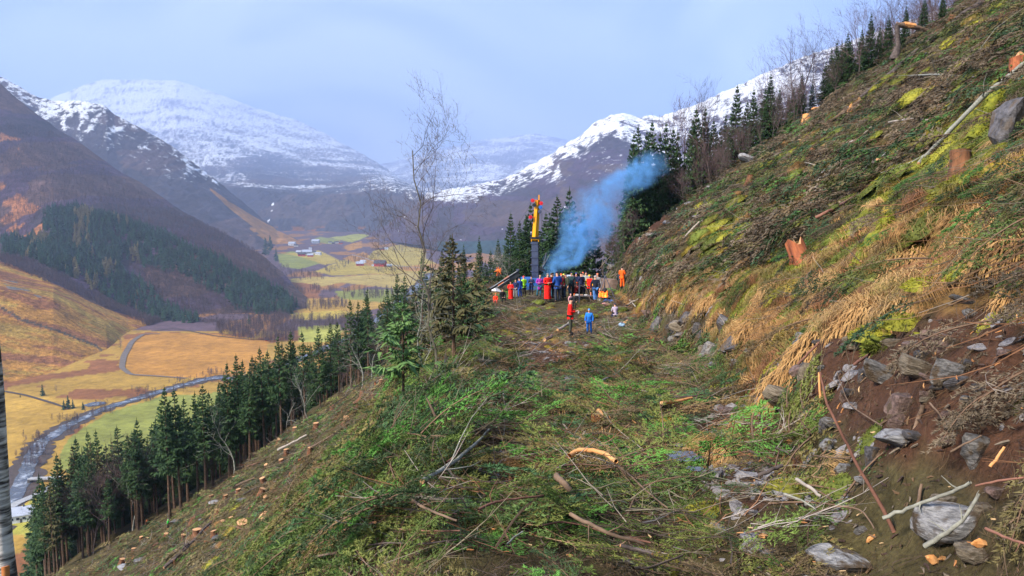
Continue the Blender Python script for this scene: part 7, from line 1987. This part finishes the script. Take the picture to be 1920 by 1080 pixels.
tint = tintpick(x, y, rng, GREENS, [2.6, 2.3, 2.2, 1.3, 2.2, 1.0, 1.8])
tint = np.where((tr0 & (y < 30))[:, None], tint * 1.15, tint)
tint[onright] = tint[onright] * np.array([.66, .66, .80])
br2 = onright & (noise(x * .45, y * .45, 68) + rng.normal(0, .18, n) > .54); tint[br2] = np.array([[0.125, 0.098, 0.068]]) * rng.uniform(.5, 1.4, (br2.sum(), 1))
br_ = onleft & (d > 14) & (rng.uniform(0, 1, n) < .45); tint[br_] = np.array([0.15, 0.12, 0.055]) * rng.uniform(.6, 1.3, (br_.sum(), 1))
heap = np.maximum(0, noise(x * .8, y * .8, 33) - .5) * 1.3 + np.maximum(0, noise(x * 2.1, y * 2.1, 34) - .55) * .5
lift = rng.uniform(-.05, .07, n) * sc + heap * rng.uniform(0, 1, n) * np.where(onleft & (d > 20), .3, np.where(onright & (d > 7), 1.7, 1)) * np.where((np.abs(x - (xL(y) + xR(y)) / 2) < 3.2) & (y > 15), .15, 1)
lift = np.where(tr0, lift * .4, lift)
b3 = tr0 & (noise(x * .7, y * .7, 66) + rng.normal(0, .15, n) > np.where(y < 24, .76, .62)); tint[b3] = np.array([[0.115, 0.085, 0.045]]) * rng.uniform(.6, 1.4, (b3.sum(), 1))
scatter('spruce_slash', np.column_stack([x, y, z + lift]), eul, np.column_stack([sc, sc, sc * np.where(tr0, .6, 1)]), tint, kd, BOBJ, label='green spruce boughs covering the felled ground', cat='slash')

# dead twigs and sticks
x, y, d = sample_ground(12500, 52)
z = H(x, y)
soilz = view_zone(x, y, z, SOIL_POLYS, 25); mossz = view_zone(x, y, z, MOSS_POLYS, 25); grz = view_zone(x, y, z, GRASS_POLYS, 30)
p_ = np.where(soilz, .15, np.where(mossz, .25, np.where(grz, .35, .8))) * np.where(noise(x * .5, y * .5, 17) > .45, 1, .45)
k = (rng.uniform(0, 1, len(x)) < p_) & cleared(x, y) & clear_of(x, y)
x, y, z, d = x[k], y[k], z[k], d[k]; n = len(x)
side = (x > xR(y) + .5) | (x < xL(y) - 1)
yaw = np.where(side, math.pi + rng.normal(0, .35, n), rng.uniform(0, 6.283, n))
eul, _g = frame_eul(x, y, .12, 4, yaw)
sc = rng.uniform(.5, 1.3, n) * np.interp(d, [2, 6, 30, 90], [.30, .8, 1.3, 2.0])
TWC = np.array([[0.10, 0.055, 0.035], [0.16, 0.10, 0.06], [0.055, 0.04, 0.033], [0.24, 0.21, 0.19], [0.13, 0.11, 0.075], [0.20, 0.10, 0.055]])
tint = TWC[rng.integers(0, 6, n)] * rng.uniform(.7, 1.3, (n, 1))
zl = z + .05 + rng.uniform(0, .12, n)
x2, y2, d2 = sample_ground(9000, 152, dmin=1.8, dmax=14); n2_ = len(x2); e2, _g = frame_eul(x2, y2, .15, 44); s2 = rng.uniform(.10, .32, n2_)
x, y, zl, eul, sc = np.concatenate([x, x2]), np.concatenate([y, y2]), np.concatenate([zl, H(x2, y2) + .01]), np.concatenate([eul, e2]), np.concatenate([sc, s2]); n = len(x)
tint = np.concatenate([tint, np.array([[0.07, 0.045, 0.03], [0.10, 0.065, 0.035], [0.05, 0.032, 0.025]])[rng.integers(0, 3, n2_)]])
scatter('brushwood', np.column_stack([x, y, zl]), eul, np.column_stack([sc, sc, sc]), tint, rng.integers(0, 4, n), TOBJ, label='dead twigs and sticks strewn over the felled ground', cat='brushwood')

# dry grass on the bank
x, y, d = sample_ground(40000, 53, dmin=6, dmax=60)
z = H(x, y)
grz = view_zone(x, y, z, GRASS_POLYS, 30); mossz = view_zone(x, y, z, MOSS_POLYS, 25); soilz = view_zone(x, y, z, SOIL_POLYS, 25)
p_ = np.where(grz & ~soilz, .95, np.where(mossz, .16, np.where((x > xR(y)) & ~soilz, .10, .03))) * np.where(noise(x * 1.1, y * 1.1, 55) > .38, 1, .3)
k = (rng.uniform(0, 1, len(x)) < p_) & cleared(x, y) & clear_of(x, y)
x, y, z, d = x[k], y[k], z[k], d[k]; n = len(x)
yaw = np.where(x > 0, math.pi + rng.normal(0, .45, n), rng.uniform(0, 6.28, n))
eul, _g = frame_eul(x, y, .15, 5, yaw, follow=.8)
sc = rng.uniform(.6, 1.25, n) * np.interp(d, [3, 10, 30, 60], [.7, 1.0, 1.3, 1.6])
STR = np.array([[0.34, 0.19, 0.07], [0.27, 0.14, 0.05], [0.38, 0.24, 0.10], [0.20, 0.15, 0.045], [0.22, 0.10, 0.045]])
tint = tintpick(x, y, rng, STR, [1, 1, 1, 1.1, .8], 1.2)
scatter('dry_grass', np.column_stack([x, y, z]), eul, np.column_stack([sc, sc, sc]), tint, rng.integers(0, 3, n), UOBJ, label='orange dry grass hanging over the bank', cat='dry grass')

# moss
x, y, d = sample_ground(46000, 54, dmin=3, dmax=60)
z = H(x, y)
mossz = view_zone(x, y, z, MOSS_POLYS, 25); grz = view_zone(x, y, z, GRASS_POLYS, 30)
p_ = np.where(mossz, .95, np.where(grz, .16, np.where(x > xR(y) + 1, .07, .012))) * np.where(noise(x * .9, y * .9, 57) > .30, 1, .35)
k = (rng.uniform(0, 1, len(x)) < p_) & cleared(x, y) & clear_of(x, y)
x, y, z, d = x[k], y[k], z[k], d[k]; n = len(x)
eul, _g = frame_eul(x, y, .1, 6)
sc = rng.uniform(.5, 1.5, n) * np.interp(d, [3, 10, 30, 60], [.6, 1.0, 1.5, 2.0])
MSC = np.array([[0.15, 0.16, 0.018], [0.215, 0.21, 0.022], [0.10, 0.125, 0.018], [0.075, 0.09, 0.015], [0.20, 0.15, 0.02]])
tint = tintpick(x, y, rng, MSC, [1.2, 1, 1, 1, .7], .9)
scatter('moss', np.column_stack([x, y, z - .02]), eul, np.column_stack([sc * 1.3, sc * 1.3, sc]), tint, rng.integers(0, 3, n), COBJ, label='yellow-green moss covering the bank', cat='moss')

# chips and stones
x, y, d = sample_ground(9000, 55, dmax=88)
z = H(x, y); k = (noise(x * .3, y * .3, 58) > .45) & cleared(x, y) & (x < xR(y) + 14); x, y, z, d = x[k], y[k], z[k], d[k]; n = len(x)
eul, _g = frame_eul(x, y, .2, 7); sc = rng.uniform(.5, 1.3, n) * np.interp(d, [2, 6, 12, 90], [.22, .45, .9, 2.6])
tint = np.array([[0.42, 0.22, 0.09], [0.36, 0.16, 0.06], [0.48, 0.33, 0.18]])[rng.integers(0, 3, n)]
x2, y2, d2 = sample_ground(12000, 155, dmin=1.8, dmax=15); n2_ = len(x2); e2, _g = frame_eul(x2, y2, .35, 47)
x, y, z = np.concatenate([x, x2]), np.concatenate([y, y2]), np.concatenate([z, H(x2, y2) - .07]); eul = np.concatenate([eul, e2]); sc = np.concatenate([sc, rng.uniform(.2, .8, n2_)]); n = len(x)
tint = np.concatenate([tint, np.array([[0.08, 0.05, 0.03], [0.13, 0.08, 0.045], [0.05, 0.03, 0.025], [0.16, 0.13, 0.10]])[rng.integers(0, 4, n2_)]])
scatter('splinters', np.column_stack([x, y, z + .08]), eul, np.column_stack([sc] * 3), tint, np.zeros(n), HOBJ, label='wood chips, bark bits and splinters on the felled ground', cat='wood chips')
x, y, d = sample_ground(26000, 56, dmax=85)
x2, y2, d2 = sample_ground(9000, 156, dmin=2, dmax=11); x, y, d = np.concatenate([x, x2]), np.concatenate([y, y2]), np.concatenate([d, d2])
z = H(x, y); soilz = view_zone(x, y, z, SOIL_POLYS, 25)
p_ = np.where(soilz | ((x > xR(y) - .5) & (d < 7)), .95, .06); p_ = np.where((x > xR(y) - .4) & (x < xR(y) + 3) & (y > 15), .35, p_)
k = (rng.uniform(0, 1, len(x)) < p_) & cleared(x, y) & clear_of(x, y); x, y, z, d = x[k], y[k], z[k], d[k]; n = len(x)
eul, _g = frame_eul(x, y, .4, 8); sc = .012 + (.014 + .10 * rng.uniform(0, 1, n) ** 4) * np.interp(d, [2, 10, 90], [.45, 1.2, 2.0])
scatter('rubble', np.column_stack([x, y, z]), eul, np.column_stack([sc * 1.3, sc, sc * .9]), np.ones((n, 3)), rng.integers(0, 3, n), KOBJ, label='loose stones and rubble in the bare soil', cat='rubble')
tag(link('haze', box_mesh('haze', HAZE_LO, HAZE_HI, m_haze)), kind='stuff')
_b = [1e9, -1e9, 1e9, -1e9, 1e9, -1e9]
for _o in SC.objects:
    if _o.type == 'MESH' and _o.get('kind') == 'structure':
        c = np.empty(len(_o.data.vertices) * 3, np.float32); _o.data.vertices.foreach_get('co', c); c = c.reshape(-1, 3)
        print(_o.name, c.min(0).round(), c.max(0).round())
